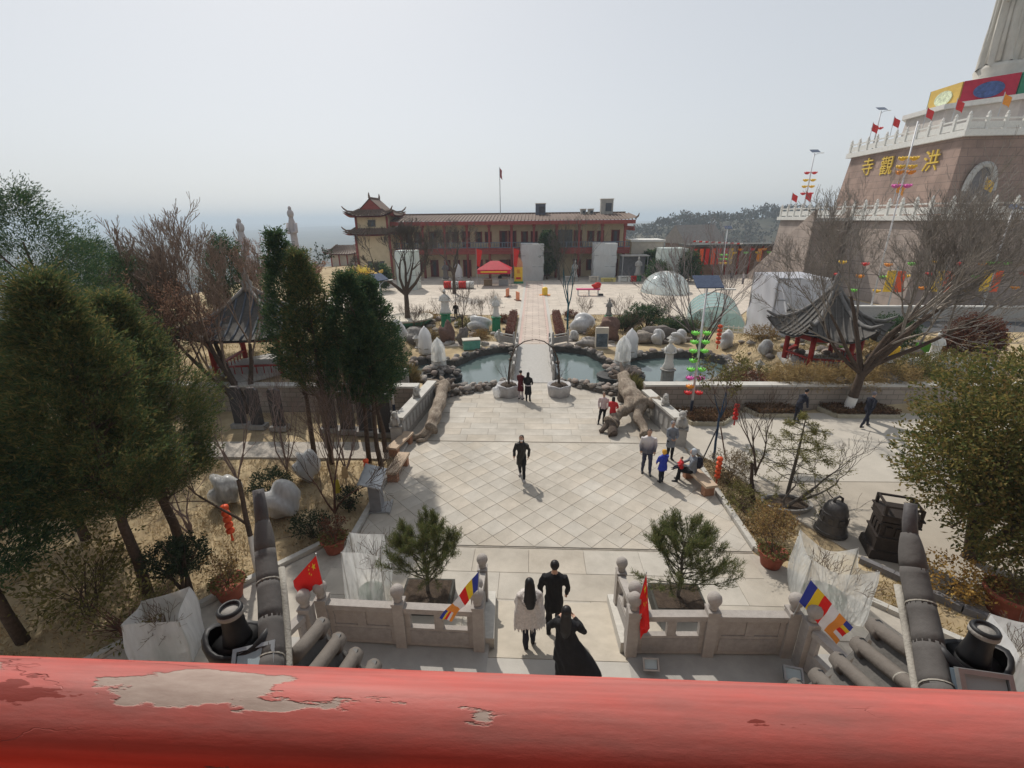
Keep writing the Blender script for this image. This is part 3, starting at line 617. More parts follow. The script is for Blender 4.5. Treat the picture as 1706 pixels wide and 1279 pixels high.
# ---------------------------------------------------------------- foreground: the balcony rail
RAILM = bpy.data.materials.new('peeling_red_lacquer'); RAILM.use_nodes = True
def rail_nodes(m):
    n, l = m.node_tree.nodes, m.node_tree.links; b = n['Principled BSDF']
    tc = n.new('ShaderNodeTexCoord'); mp = n.new('ShaderNodeMapping'); mp.inputs['Scale'].default_value = (.8, 3.2, 3.2); mp.inputs['Location'].default_value = (-.27, 0, 0); l.new(tc.outputs['Object'], mp.inputs[0])
    def noise(s, d=6, ro=.6):
        q = n.new('ShaderNodeTexNoise'); q.inputs['Scale'].default_value = s; q.inputs['Detail'].default_value = d; q.inputs['Roughness'].default_value = ro; l.new(mp.outputs[0], q.inputs[0]); return q
    def ramp(src, p0, p1, c0=(0, 0, 0, 1), c1=(1, 1, 1, 1)):
        r = n.new('ShaderNodeValToRGB'); r.color_ramp.elements[0].position = p0; r.color_ramp.elements[1].position = p1; r.color_ramp.elements[0].color = c0; r.color_ramp.elements[1].color = c1; l.new(src, r.inputs[0]); return r
    def mix(f, a, c, bl='MIX'):
        x = n.new('ShaderNodeMix'); x.data_type = 'RGBA'; x.blend_type = bl; l.new(f, x.inputs[0])
        for s, i in ((a, 6), (c, 7)):
            if isinstance(s, tuple): x.inputs[i].default_value = s
            else: l.new(s, x.inputs[i])
        return x
    lac = ramp(noise(6, 8).outputs[0], .3, .7, (.66, .032, .015, 1), (.78, .048, .022, 1))
    sp = n.new('ShaderNodeSeparateXYZ'); l.new(tc.outputs['Object'], sp.inputs[0])
    # dusty upper side of the beam, with the sun's pale sheen painted into its colour
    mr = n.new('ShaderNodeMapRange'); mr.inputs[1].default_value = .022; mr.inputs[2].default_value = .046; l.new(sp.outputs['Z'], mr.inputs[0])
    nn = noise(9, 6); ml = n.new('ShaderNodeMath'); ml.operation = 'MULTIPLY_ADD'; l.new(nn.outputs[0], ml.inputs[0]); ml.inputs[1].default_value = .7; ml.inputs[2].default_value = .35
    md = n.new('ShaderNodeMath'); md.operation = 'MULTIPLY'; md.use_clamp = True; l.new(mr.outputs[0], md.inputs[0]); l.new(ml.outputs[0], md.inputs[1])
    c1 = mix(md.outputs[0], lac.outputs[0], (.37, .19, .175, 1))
    # an older, darker coat showing where the top coat has flaked, and brush streaks along the beam
    mp2 = n.new('ShaderNodeMapping'); mp2.inputs['Scale'].default_value = (2, 60, 60); l.new(tc.outputs['Object'], mp2.inputs[0]); bs = n.new('ShaderNodeTexNoise'); bs.inputs['Scale'].default_value = 2; bs.inputs['Detail'].default_value = 6; l.new(mp2.outputs[0], bs.inputs[0])
    stk = ramp(bs.outputs[0], .35, .65, (.86, .84, .83, 1), (1.06, 1.05, 1.05, 1)); c1b = n.new('ShaderNodeMix'); c1b.data_type = 'RGBA'; c1b.blend_type = 'MULTIPLY'; c1b.inputs[0].default_value = 1; l.new(c1.outputs[2], c1b.inputs[6]); l.new(stk.outputs[0], c1b.inputs[7])
    old = ramp(noise(7.5, 6, .6).outputs[0], .64, .65); c1 = mix(old.outputs[0], c1b.outputs[2], (.24, .05, .04, 1))
    # bare patches
    mr2 = n.new('ShaderNodeMapRange'); mr2.inputs[1].default_value = .03; mr2.inputs[2].default_value = .056; mr2.inputs[3].default_value = -.26; mr2.inputs[4].default_value = .10; l.new(sp.outputs['Z'], mr2.inputs[0])
    mrx = n.new('ShaderNodeMapRange'); mrx.inputs[1].default_value = -.05; mrx.inputs[2].default_value = .6; mrx.inputs[3].default_value = .03; mrx.inputs[4].default_value = -.12; l.new(sp.outputs['X'], mrx.inputs[0])
    pn = noise(4.6, 7, .58); ad = n.new('ShaderNodeMath'); l.new(pn.outputs[0], ad.inputs[0]); l.new(mr2.outputs[0], ad.inputs[1])
    ad2 = n.new('ShaderNodeMath'); l.new(ad.outputs[0], ad2.inputs[0]); l.new(mrx.outputs[0], ad2.inputs[1])
    patch = ramp(ad2.outputs[0], .67, .684)
    bare = ramp(noise(25, 6).outputs[0], .3, .7, (.35, .27, .235, 1), (.46, .375, .33, 1))
    c2 = mix(patch.outputs[0], c1.outputs[2], bare.outputs[0])
    # cracks in the paint
    vo = n.new('ShaderNodeTexVoronoi'); vo.feature = 'DISTANCE_TO_EDGE'; vo.inputs['Scale'].default_value = 6; wv = noise(14, 3); va = n.new('ShaderNodeVectorMath'); va.operation = 'MULTIPLY_ADD'
    l.new(wv.outputs['Color'], va.inputs[0]); va.inputs[1].default_value = (.12, .12, .12); l.new(mp.outputs[0], va.inputs[2]); l.new(va.outputs[0], vo.inputs['Vector'])
    ck = ramp(vo.outputs['Distance'], .0, .012, (1, 1, 1, 1), (0, 0, 0, 1)); cm = ramp(noise(3, 3).outputs[0], .52, .62)
    mm = n.new('ShaderNodeMath'); mm.operation = 'MULTIPLY'; l.new(ck.outputs[0], mm.inputs[0]); l.new(cm.outputs[0], mm.inputs[1])
    m3_ = n.new('ShaderNodeMath'); m3_.operation = 'MULTIPLY'; l.new(mm.outputs[0], m3_.inputs[0]); l.new(mr.outputs[0], m3_.inputs[1])
    c3 = mix(m3_.outputs[0], c2.outputs[2], (.24, .06, .05, 1))
    l.new(c3.outputs[2], b.inputs['Base Color'])
    rr = mix(patch.outputs[0], (.48, .48, .48, 1), (.85, .85, .85, 1)); l.new(rr.outputs[2], b.inputs['Roughness']); b.inputs['Specular IOR Level'].default_value = .16
    hs = n.new('ShaderNodeMath'); hs.operation = 'ADD'; l.new(patch.outputs[0], hs.inputs[0]); l.new(m3_.outputs[0], hs.inputs[1])
    grime = ramp(noise(2.2, 9, .75).outputs[0], .42, .7, (1, 1, 1, 1), (.62, .58, .56, 1)); gm_ = n.new('ShaderNodeMix'); gm_.data_type = 'RGBA'; gm_.blend_type = 'MULTIPLY'; gm_.inputs[0].default_value = .8; l.new(c3.outputs[2], gm_.inputs[6]); l.new(grime.outputs[0], gm_.inputs[7]); l.new(gm_.outputs[2], b.inputs['Base Color'])
    fine = noise(60, 5); h2 = n.new('ShaderNodeMath'); h2.operation = 'MULTIPLY_ADD'; l.new(fine.outputs[0], h2.inputs[0]); h2.inputs[1].default_value = -.25; l.new(hs.outputs[0], h2.inputs[2])
    bp = n.new('ShaderNodeBump'); bp.inputs['Strength'].default_value = .7; bp.inputs['Distance'].default_value = .002; bp.invert = True; l.new(h2.outputs[0], bp.inputs['Height']); l.new(bp.outputs[0], b.inputs['Normal'])
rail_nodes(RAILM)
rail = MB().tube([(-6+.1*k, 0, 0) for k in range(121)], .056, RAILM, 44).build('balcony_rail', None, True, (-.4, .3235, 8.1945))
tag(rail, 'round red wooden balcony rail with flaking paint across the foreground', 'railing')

# unseen temple front, added to block sky behind the rail; pale walls bounce fill
DOORR0 = M('temple_door', (.16, .03, .025), .6, .2, 3)
tf = thing('unseen_temple_front', 'unseen temple building added behind the balcony rail to shut off sky light', 'building', (0, -1.7, 0)); TIM = M('temple_fill_wall', (.62, .48, .40), .8, .12, 2)
MB().box((0, -.4, 8), (22, .5, 16), TIM).build('wall', tf); MB().box((0, .55, 12.3), (24, 4.2, .3), GREYT).build('upper_eave', tf); MB().box((0, .65, 6.9), (22, 2.0, .2), CONC).build('balcony_floor', tf)
for x in (-9, -6, -3, 3, 6, 9): MB().tube([(x, .6, 7), (x, .6, 12.1)], .2, RED, 12).build('column', tf, True)
for x in (-4.5, 0, 4.5): MB().box((x, -.12, 8.6), (1.8, .08, 2.8), DOORR0).build('door', tf)
# ---------------------------------------------------------------- temple eave corners below the balcony
RIDGEM = M('ridge_tile_clay', (.105, .098, .094), .85, .16, 5, .12, bscale=40)
def eave(sgn, lab, ends, ridge, orn):
    t = thing('temple_eave', lab, 'roof')
    def row_mesh(Lr):
        zz = lambda y_: .30*y_+.14*y_*y_; tm = MB().tube([(0, -Lr*f, zz(Lr*f)) for f in (1, .75, .5, .25, .1, 0)], .046, TILEM, 14, True)
        tm.tube([(0, -.01, 0), (0, .0, 0)], [.046, .046], M('tile_end', (.05, .045, .042), .9, .2, 8), 14); return tm.mesh('tile_row', True)
    ring = MB().lathe([(.046, 0), (.0488, .003), (.0488, .009), (.046, .012)], MORTAR, n=14); 
    ring.v = [(x, z-.3, y+.105+.0*z) for x, y, z in ring.v]; rm = ring.mesh('joint', True)
    cap = MB().lathe([(.051, -.02), (.053, .0), (.053, .07), (.048, .075), (.02, .076), (.018, .04)], TILEM, n=14); cap.v = [(x, z-.07, y) for x, y, z in cap.v]; cm_ = cap.mesh('end_tile', True)
    eye = MB().box((.01, -.04, .046), (.03, .045, .018), BLACK).mesh('hole')
    for kr, (x, y, z) in enumerate(ends):
        Lr = min(1.1, .36+.24*kr); r = link('tile_row', row_mesh(Lr), t, (x, y, z)); link('end_tile', cm_, r)
        for q in (-.36, -.66):
            if Lr > -q+.05: link('joint', rm, r, (0, q+.3, .30*-q+.14*q*q-.105))
        link('hole', eye, r, (0, .006, .0))
    # pan tiles between the rows
    for kr, (a, b) in enumerate(zip(ends[:-1], ends[1:])):
        mb = MB(); w = min(1.1, .42+.24*kr)
        mb.grid(lambda u, v: (a[0]+(b[0]-a[0])*u, a[1]+(b[1]-a[1])*u-w*v, a[2]+(b[2]-a[2])*u-.05-.03*math.sin(math.pi*u)+.30*w*v+.14*(w*v)**2), 6, 6, GREYT); mb.grid(lambda u, v: (a[0]+(b[0]-a[0])*u, a[1]+(b[1]-a[1])*u-w*v, a[2]+(b[2]-a[2])*u-.09-.03*math.sin(math.pi*u)+.30*w*v+.14*(w*v)**2), 6, 6, GREYT); mb.build('pan_tile', t, True)
    # eave board
    P = [Vector(e) for e in ends]; mb = MB(); mb.tube([p+Vector((0, -.06, -.11)) for p in P], .045, M('eave_board', (.12, .1, .085), .9, .2, 6), 6); mb.build('eave_board', t)
    # hip ridge: barrel tiles, end to end, rising to a flat horn
    rv = [Vector(p) for p in ridge]; N = 5; WS = .95 if sgn < 0 else 1.08
    def pt(u):
        k = min(len(rv)-2, int(u*(len(rv)-1))); f = u*(len(rv)-1)-k; return rv[k].lerp(rv[k+1], f)
    for k in range(N):
        mb = MB(); us = [k/N+(1/N)*q/5-(.012 if q == 0 else 0) for q in range(6)]; us = [max(0, q) for q in us]
        rad = [(.074-.012*u)*WS for u in us]
        if k == N-1: rad = [.064*WS, .064*WS, .062*WS, .057*WS, .05*WS, .04*WS]
        if k == N-2: pass
        mb.tube([pt(u) for u in us], rad, RIDGEM, 16, True, [r*1.15 for r in rad]); rt_ = mb.build('ridge_tile', t, True)
        mb = MB(); p = pt(k/N); q = pt(k/N+.007); r0 = (.077-.012*k/N)*WS
        if k in (1, 3): mb.tube([p, q], [r0, r0], MORTAR, 16, True, [r0*1.15]*2); mb.build('joint', rt_)
    h = rv[-1]; d = (rv[-1]-rv[-2]).normalized(); HORN = M('horn_tile', (.09, .085, .088), .6, .2, 6, .2); mb = MB()
    mb.tube([h-d*.06, h+d*.05+Vector((0, 0, .03)), h+d*.12+Vector((0, 0, .085))], [.042, .04, .036], HORN, 10, True, [.045, .04, .03]); mb.build('horn', t, True)
    mb = MB(); mb.tube([pt(u)+Vector((-sgn*.085, .0, -.07)) for u in (0, .2, .4, .6, .75)], .022, MORTAR, 8); mb.build('mortar_fillet', t, True)
    # dark ridge ornament: a boat-shaped saddle carrying a hollow barrel
    ox, oy, oz = orn; o = MB()
    def boat(u, v):
        a = 2*math.pi*u; r = (.02, .10, .15, .165, .15, .13)[int(round(v*5))]; z = (-.16, -.15, -.09, .0, .035, .02)[int(round(v*5))]
        return (ox+r*1.15*math.cos(a), oy+r*.8*math.sin(a), oz+z+.06*abs(math.cos(a))**3*(v > .5))
    o.grid(boat, 20, 6, BLACK, True); o.lathe([(.13, .02), (.01, .03)], BLACK, (ox, oy, oz), 16); ob = o.build('ridge_ornament', t, True)
    MB().lathe([(.075, 0), (.07, .03), (.058, .10), (.056, .16), (.066, .175), (.066, .21), (.056, .225), (.045, .22), (.043, .14)], BLACK, (ox, oy, oz+.03), 18).build('barrel', ob, True)
    MB().lathe([(.0665, .178), (.0675, .19), (.0665, .205)], STONE2, (ox, oy, oz+.03), 18).build('band', ob, True)
    return t
eave(-1, 'grey tiled temple eave corner with upturned ridge at lower left', [(-1.86, 2.31, 6.145), (-1.75, 2.28, 6.05), (-1.635, 2.25, 5.955), (-1.51, 2.23, 5.88), (-1.38, 2.2, 5.83)], [(-1.82, 1.62, 6.36), (-1.9, 1.85, 6.45), (-2.02, 2.08, 6.57), (-2.13, 2.28, 6.7), (-2.21, 2.44, 6.88)], (-2.10, 1.87, 6.47))
eave(1, 'grey tiled temple eave corner with upturned ridge at lower right', [(1.85, 2.48, 6.1), (1.74, 2.43, 5.99), (1.605, 2.39, 5.89), (1.46, 2.34, 5.80), (1.31, 2.3, 5.75)], [(1.70, 1.72, 6.2), (1.78, 1.95, 6.28), (1.89, 2.2, 6.4), (1.96, 2.43, 6.55), (2.0, 2.6, 6.75)], (2.02, 2.02, 6.33))
LENS = M('lamp_glass', (.35, .42, .45), .15, .1, 3, 0, .6)
def floodlight(lab, loc, rz, tilt, s=1.):
    t = thing('floodlight', lab, 'floodlight', loc, rz, 'floodlights on the terrace')
    t.rotation_euler.x = tilt
    MB().box((0, 0, .02), (.24*s, .17*s, .06*s), M('lamp_housing', (.10, .13, .16), .45, .15, 5)).build('housing', t)
    mb = MB(); 
    for sx, sy, dx, dy in ((.26, .025, 0, .085), (.26, .025, 0, -.085), (.025, .145, .1175, 0), (.025, .145, -.1175, 0)): mb.box((dx*s, dy*s, .06*s), (sx*s, sy*s, .035*s), METAL)
    mb.build('frame', t); MB().box((0, 0, .055*s), (.2*s, .14*s, .012), LENS).build('glass', t)
    MB().box((0, 0, -.06*s), (.05*s, .05*s, .12*s), BLACK).build('bracket', t)
floodlight('square floodlight on the terrace floor by the ramp, right side', (1.62, 6.02, 1.35), R(0), R(50), 1.05)
floodlight('square floodlight with bright glass at the right terrace corner', (3.98, 5.9, 1.36), R(-12), R(35), 1.15)
floodlight('pale floodlight tucked beside the left eave ornament', (-1.95, 1.77, 6.44), R(20), R(25), .8)
floodlight('floodlight with white frame beside the right eave ornament', (1.92, 1.86, 6.33), R(-8), R(50), .95)

# ---------------------------------------------------------------- flags on the balustrade
def clothmat(name, col):
    m = M(name, col, .75, .05, 6); return m
FB, FY, FR, FW, FO = [clothmat('flag_'+k, c) for k, c in (('blue', (.03, .05, .33)), ('yellow', (.75, .55, .03)), ('red', (.70, .018, .016)), ('white', (.75, .75, .78)), ('orange', (.75, .28, .05)))]
def flag(lab, pole, corners, kind, wave, waves=2.2, seed=0):
    t = thing('flag', lab, 'flag')
    MB().tube(pole, [.009, .008], METAL, 7).build('pole', t)
    A, B, D, E_ = [Vector(c) for c in corners]      # hoist top, hoist bottom, fly top, fly bottom
    nrm = (D-A).cross(B-A).normalized()
    def sf(u, v):
        p = A.lerp(D, u).lerp(B.lerp(E_, u), v); w = wave*u**.5*(math.sin(6.28*waves*u+1.7*v+seed)+.4*math.sin(9*v+4*u+seed)); return p+nrm*w
    mb = MB(); nu, nv = 37, 19
    P = [sf(i/(nu-1), j/(nv-1)) for j in range(nv) for i in range(nu)]; mb.v = [tuple(p) for p in P]
    for j in range(nv-1):
        for i in range(nu-1):
            u, v = (i+.5)/(nu-1), (j+.5)/(nv-1)
            if kind == 'star': m = FR
            else:
                k = int(u*6); m = (FB, FY, FR, FW, FO, None)[min(k, 5)]
                if m is None: m = (FB, FY, FR, FW, FO)[min(4, int(v*5))]
            mb.f.append((j*nu+i, j*nu+i+1, (j+1)*nu+i+1, (j+1)*nu+i)); mb.m.append(mb.mi(m))
    cl = mb.build('cloth', t, True)
    if kind == 'star':
        for (cu, cv, r, an) in ((1/6, .25, .15, 0), (1/3, .1, .05, .4), (.4, .2, .05, .1), (.4, .35, .05, .7), (1/3, .45, .05, .3)):
            pts = []
            for k in range(10):
                rr = r if k % 2 == 0 else r*.42; a_ = an+math.pi/5*k-math.pi/2
                pts.append((min(max(cu+rr*math.cos(a_)*.667, 0), 1), min(max(cv+rr*math.sin(a_), 0), 1)))
            s = MB()
            for sd in (1, -1):
                V = [sf(cu, cv)+nrm*.004*sd]+[sf(*q)+nrm*.004*sd for q in pts]; s.add(V, [(0, 1+k, 1+(k+1) % 10) for k in range(10)], FY)
            s.build('star', cl)
    return t
flag('red flag with yellow stars flying on the left balustrade', [(-4.17, 6.35, 2.3), (-4.21, 6.35, 3.27)], [(-4.21, 6.34, 3.23), (-4.185, 6.34, 2.62), (-4.76, 6.40, 2.60), (-4.72, 6.36, 2.22)], 'star', .035, 1.3, 1)
flag('striped blue, yellow, red, white and orange flag left of the ramp', [(-1.42, 6.3, 2.2), (-1.36, 6.3, 3.06)], [(-1.37, 6.29, 3.03), (-1.40, 6.29, 2.62), (-2.06, 6.08, 2.16), (-1.86, 6.12, 2.10)], 'stripe', .03, 1.6, 2)
flag('red starred flag hanging limp on the post right of the ramp', [(1.36, 6.3, 2.2), (1.47, 6.29, 3.1)], [(1.465, 6.28, 3.06), (1.39, 6.28, 2.5), (1.62, 6.22, 1.86), (1.46, 6.2, 1.72)], 'star', .055, 2.6, 4)
flag('striped blue, yellow, red, white and orange flag at the right terrace corner', [(4.05, 6.32, 2.2), (4.17, 6.3, 3.06)], [(4.165, 6.29, 3.02), (4.06, 6.28, 2.56), (4.84, 6.0, 2.3), (4.62, 5.98, 1.98)], 'stripe', .03, 1.4, 5)

# ---------------------------------------------------------------- people
SKIN = M('skin', (.50, .30, .21), .6, .06, 8); HAIR = M('black_hair', (.014, .012, .012), .45, .3, 12); SHOE = M('dark_shoes', (.02, .02, .022), .5, .2, 6)
tmp_sc = bpy.data.scenes.new('remesh_bench')
def evaluated_mesh(o):
    with bpy.context.temp_override(scene=tmp_sc, view_layer=tmp_sc.view_layers[0]):
        dg = bpy.context.evaluated_depsgraph_get(); dg.update(); me = bpy.data.meshes.new_from_object(o.evaluated_get(dg))
    bpy.data.objects.remove(o); return me
def person(label, loc, rz, h, top, legs_m, coat_hem=.80, flare=1.12, hair='short', hairm=HAIR, hips=(0, 0, .93), lean=0., feet=((-.1, .0), (.1, .0)), knees=None, sit=False,
           larm=((-.25, .02, 1.12), (-.27, .1, .88)), rarm=((.25, .02, 1.12), (.27, .1, .88)), hands=True, head_tilt=0, shoe=SHOE, hood=None, mask=None, top2=None, voxel=.02, group=None, child=False, extra=None, headz=None, bulk=1.):
    """local frame: faces +Y; built for 1.70 m then scaled; ONE continuous body mesh"""
    b = MB(); L = Vector((0, lean, 0))
    hp = Vector(hips); ch = hp+Vector((0, lean*.55, .40)); nk = hp+Vector((0, lean*.8, .55)); hd = hp+Vector((0, lean*.95+.02, .68))
    if child: hd = hd+Vector((0, 0, -.01))
    # legs and shoes
    for k, s in enumerate((-1, 1)):
        f = feet[k]; a = Vector((f[0], f[1], .09+(f[2] if len(f) > 2 else 0))); h0 = hp+Vector((s*.09, 0, -.02)); kn = Vector(knees[k]) if knees else h0.lerp(a, .5)+Vector((0, .035, 0))
        b.tube([h0, h0.lerp(kn, .5), kn, kn.lerp(a, .4), a], [.095, .085, .066, .066, .05], legs_m, 10)
        b.tube([a+Vector((0, -.05, -.045)), a+Vector((0, .05, -.05)), a+Vector((s*.02, .17, -.06))], [.045, .05, .035], shoe, 8)
    # trunk / coat
    m2 = top2 or top; w = bulk
    if not sit:
        hem = Vector((hp.x, hp.y*.5, coat_hem)); b.tube([hem, hem.lerp(hp, .6)+Vector((0, 0, 0)), hp+Vector((0, 0, .12)), ch, ch+Vector((0, 0, .1)), nk], [.165*flare*w, .17*(1+(flare-1)*.5)*w, .155*w, .185*w, .175, .07], m2 if top2 else top, 14, True, [.125*flare*w, .13*w, .115*w, .12*w, .105, .06])
    else: b.tube([hp+Vector((0, 0, -.1)), hp+Vector((0, 0, .1)), ch, ch+Vector((0, 0, .1)), nk], [.17*w, .165*w, .185*w, .17, .07], top, 14, True, [.14*w, .13*w, .125*w, .105, .06])
    if top2: b.tube([ch+Vector((0, 0, -.12)), ch, ch+Vector((0, 0, .1)), nk], [.176*w, .188*w, .178, .072], top, 14, True, [.122*w, .124*w, .107, .062])
    for s, (el, wr) in ((-1, larm), (1, rarm)):
        sh = ch+Vector((s*.175*w, 0, .08)); el, wr = Vector(el), Vector(wr); b.tube([sh, sh.lerp(el, .5), el, el.lerp(wr, .5), wr], [.068, .066, .055, .052, .042], top, 10)
        if hands:
            d = (wr-el).normalized(); b.tube([wr, wr+d*.05, wr+d*.09], [.03, .04, .034], SKIN, 8, True, [.025, .022, .018])
    b.tube([nk+Vector((0, 0, -.05)), hd+Vector((0, 0, -.04))], [.055, .052], SKIN, 10)
    b.ball(hd+Vector((0, .005, .03)), (.078, .092, .112), SKIN, 12, 8); b.ball(hd+Vector((0, .1, .015)), (.014, .018, .02), SKIN, 6, 4)
    for s in (-1, 1): b.ball(hd+Vector((s*.08, 0, .02)), (.014, .022, .03), SKIN, 6, 4)
    if mask: b.ball(hd+Vector((0, .035, -.02)), (.07, .072, .055), mask, 10, 6)
    if hair: b.ball(hd+Vector((0, -.02, .058)), (.09, .098, .098), hairm, 12, 8)
    if hair == 'long': b.tube([hd+Vector((0, -.05, .05)), hd+Vector((0, -.085, -.12)), hd+Vector((0, -.115, -.3)), hd+Vector((0, -.12, -.42))], [.085, .1, .095, .05], hairm, 10, True, [.05, .045, .04, .025])
    if hair == 'bob': b.tube([hd+Vector((0, -.03, .05)), hd+Vector((0, -.045, -.11))], [.094, .1], hairm, 10, True, [.08, .07])
    if hood: b.ball(hd+Vector((0, -.03, .035)), (.112, .112, .135), hood, 12, 8)
    if extra: extra(b, hp, ch, hd)
    kd = BVHTree.FromPolygons([Vector(p) for p in b.v], b.f)
    me = b.mesh('body'); o = bpy.data.objects.new('b', me); tmp_sc.collection.objects.link(o)
    r = o.modifiers.new('r', 'REMESH'); r.mode = 'VOXEL'; r.voxel_size = voxel; sm_ = o.modifiers.new('s', 'SMOOTH'); sm_.iterations = 3; sm_.factor = .5
    nm = evaluated_mesh(o)
    nm.materials.clear()
    for m in b.mats: nm.materials.append(m)
    for p in nm.polygons: p.material_index = b.m[kd.find_nearest(p.center)[2]]; p.use_smooth = True
    # cloth folds: shallow creases running down coat and trousers, none on skin and hair
    nm.update(); cloth = np.zeros(len(nm.vertices)); skinset = {b.mats.index(m) for m in b.mats if m in (SKIN, hairm, mask, SHOE)}
    for p in nm.polygons:
        if p.material_index not in skinset:
            for v_ in p.vertices: cloth[v_] = 1
    co = np.array([v_.co for v_ in nm.vertices]); nr = np.array([v_.normal for v_ in nm.vertices]); th = np.arctan2(co[:, 1], co[:, 0]); rs = np.random.default_rng(int(abs(loc[0]*97+loc[1]*31))); f1, f2, f3 = rs.uniform(0, 6.28, 3)
    d_ = .006*np.sin(9*th+6*co[:, 2]+f1)*np.sin(5*co[:, 2]+f2)+.004*np.sin(26*co[:, 2]+7*co[:, 0]*6+f3)+.003*np.sin(40*co[:, 0]+31*co[:, 1]+9*co[:, 2])
    co += nr*(d_*cloth)[:, None]; nm.vertices.foreach_set('co', co.astype(np.float32).ravel()); nm.update()
    # fingers and eyes join the same body mesh
    bm = bmesh.new(); bm.from_mesh(nm); e = MB(); e.mats = list(b.mats)
    if hands:
        for s, (el, wr) in ((-1, larm), (1, rarm)):
            el, wr = Vector(el), Vector(wr); d = (wr-el).normalized(); sd = d.cross(Vector((1, 0, 0))).normalized(); base = wr+d*.085; cu = Vector((-s*.25, 0, 0))
            for q, ln in ((-.026, .06), (-.009, .07), (.009, .066), (.026, .052)):
                p0 = base+sd*q; e.tube([p0-d*.02, p0+d*ln*.5, p0+(d+cu*1.6).normalized()*ln], [.0095, .009, .007], SKIN, 5)
            p0 = wr+d*.03+sd*.03; e.tube([p0, p0+(d+sd*.9).normalized()*.035, p0+(d+sd*.3).normalized()*.062], [.011, .010, .008], SKIN, 5)
    if not mask:
        e.box(hd+Vector((0, .088, -.035)), (.035, .016, .007), M('lips', (.36, .13, .11), .5))
    for s in (-1, 1): e.ball(hd+Vector((s*.03, .082, .035)), (.011, .008, .007), HAIR, 6, 4)
    em = e.mesh('e'); k0 = len(nm.materials)
    bm.from_mesh(em); nm2 = bpy.data.meshes.new('body'); bm.to_mesh(nm2); bm.free()
    for m in e.mats: nm2.materials.append(m)
    for p in nm2.polygons: p.use_smooth = True
    ob = link('person', nm2, None, loc, rz); ob.scale = (h/1.70,)*3
    return tag(ob, label, 'person', group)
BLK = M('black_wool', (.012, .012, .014), .85, .3, 9, .2); BLK2 = M('black_puffer', (.02, .018, .016), .5, .3, 9, .3); NAVY = M('navy_cloth', (.016, .018, .03), .8, .2, 7)
JEAN = M('dark_jeans', (.045, .05, .085), .85, .2, 9, .1); GREYJ = M('grey_jacket', (.20, .22, .25), .8, .15, 8, .2); PALE = M('pale_jacket', (.48, .44, .45), .7, .1, 8, .2); MIDG = M('mid_grey_cloth', (.16, .15, .17), .7, .15, 8, .2)  # MIDG: mid grey for the rucksack pocket and the cap
FUR = M('shawl_collar', (.52, .46, .42), .95, .3, 30, .8); SHAWL = M('grey_knit_shawl', (.66, .61, .57), .95, .18, 22, .8, bscale=60); MAROON = M('maroon_coat', (.09, .012, .018), .8, .2, 7); REDJ = M('red_jacket', (.55, .03, .035), .7, .12, 8, .2); PINKJ = M('pinkish_jacket', (.52, .42, .42), .7, .1, 8)
BLUEJ = M('bright_blue_jacket', (.02, .04, .36), .6, .15, 8, .2); YHAT = M('yellow_hat', (.72, .38, .05), .8, .15, 12, .3); MASKM = M('face_mask', (.72, .74, .76), .8, .05, 6); BROWNB = M('brown_leather', (.14, .06, .03), .55, .2, 8)
OMBRE = bpy.data.materials.new('two_tone_grey_jacket'); OMBRE.use_nodes = True
def ombre_nodes(m):
    n, l = m.node_tree.nodes, m.node_tree.links; t_ = n.new('ShaderNodeTexCoord'); s_ = n.new('ShaderNodeSeparateXYZ'); l.new(t_.outputs['Object'], s_.inputs[0]); r = n.new('ShaderNodeMapRange'); r.inputs[1].default_value = .98; r.inputs[2].default_value = 1.3; l.new(s_.outputs['Z'], r.inputs[0])
    c = n.new('ShaderNodeValToRGB'); c.color_ramp.elements[0].color = (.10, .10, .125, 1); c.color_ramp.elements[1].color = (.56, .53, .53, 1); l.new(r.outputs[0], c.inputs[0]); l.new(c.outputs[0], n['Principled BSDF'].inputs['Base Color']); n['Principled BSDF'].inputs['Roughness'].default_value = .7  # grey cloth grades from dark at the hem to pale above
ombre_nodes(OMBRE)
def shawl(b, hp, ch, hd):
    b.tube([hp+Vector((0, 0, -.22)), hp+Vector((0, 0, .05)), ch, ch+Vector((0, 0, .1)), hp+Vector((0, 0, .56))], [.31, .30, .25, .2, .1], SHAWL, 16, True, [.2, .19, .155, .13, .09])
    b.tube([hd+Vector((-.19, -.04, -.24)), hd+Vector((-.1, -.16, -.3)), hd+Vector((.1, -.16, -.3)), hd+Vector((.19, -.04, -.24))], [.05, .06, .06, .05], FUR, 8)
    b.tube([hd+Vector((0, -.06, .06)), hd+Vector((0, -.12, -.1)), hd+Vector((0, -.19, -.28)), hd+Vector((0, -.22, -.4))], [.095, .115, .115, .07], HAIR, 10, True, [.06, .06, .05, .03])
    r_ = random.Random(2)
    for k in range(46):
        a_ = 6.283*k/46; x_, y_ = .31*math.cos(a_), .2*math.sin(a_); z_ = hp.z-.2; b.tube([(x_*.98, y_*.98, z_), (x_*1.03+r_.uniform(-.02, .02), y_*1.03, z_-r_.uniform(.1, .2))], [.014, .007], SHAWL, 4)
person('man in a black coat walking away down the ramp, back turned', (-.02, 7.15, .74), R(-2), 1.74, BLK, BLK, .62, 1.15, larm=((-.27, .0, 1.15), (-.25, .1, .92)), rarm=((.27, .0, 1.15), (.25, .1, .92)), feet=((-.09, -.05), (.1, .12)), voxel=.016)
person('woman in a fringed pale grey shawl walking away, long dark hair', (-.50, 6.55, 1.0), R(6), 1.60, SHAWL, NAVY, .74, 1.3, hair='long', larm=((-.24, .06, 1.15), (-.16, .16, 1.0)), rarm=((.24, .06, 1.15), (.16, .16, 1.0)), hands=False, extra=shawl, feet=((-.07, -.06), (.08, .1)), voxel=.016)
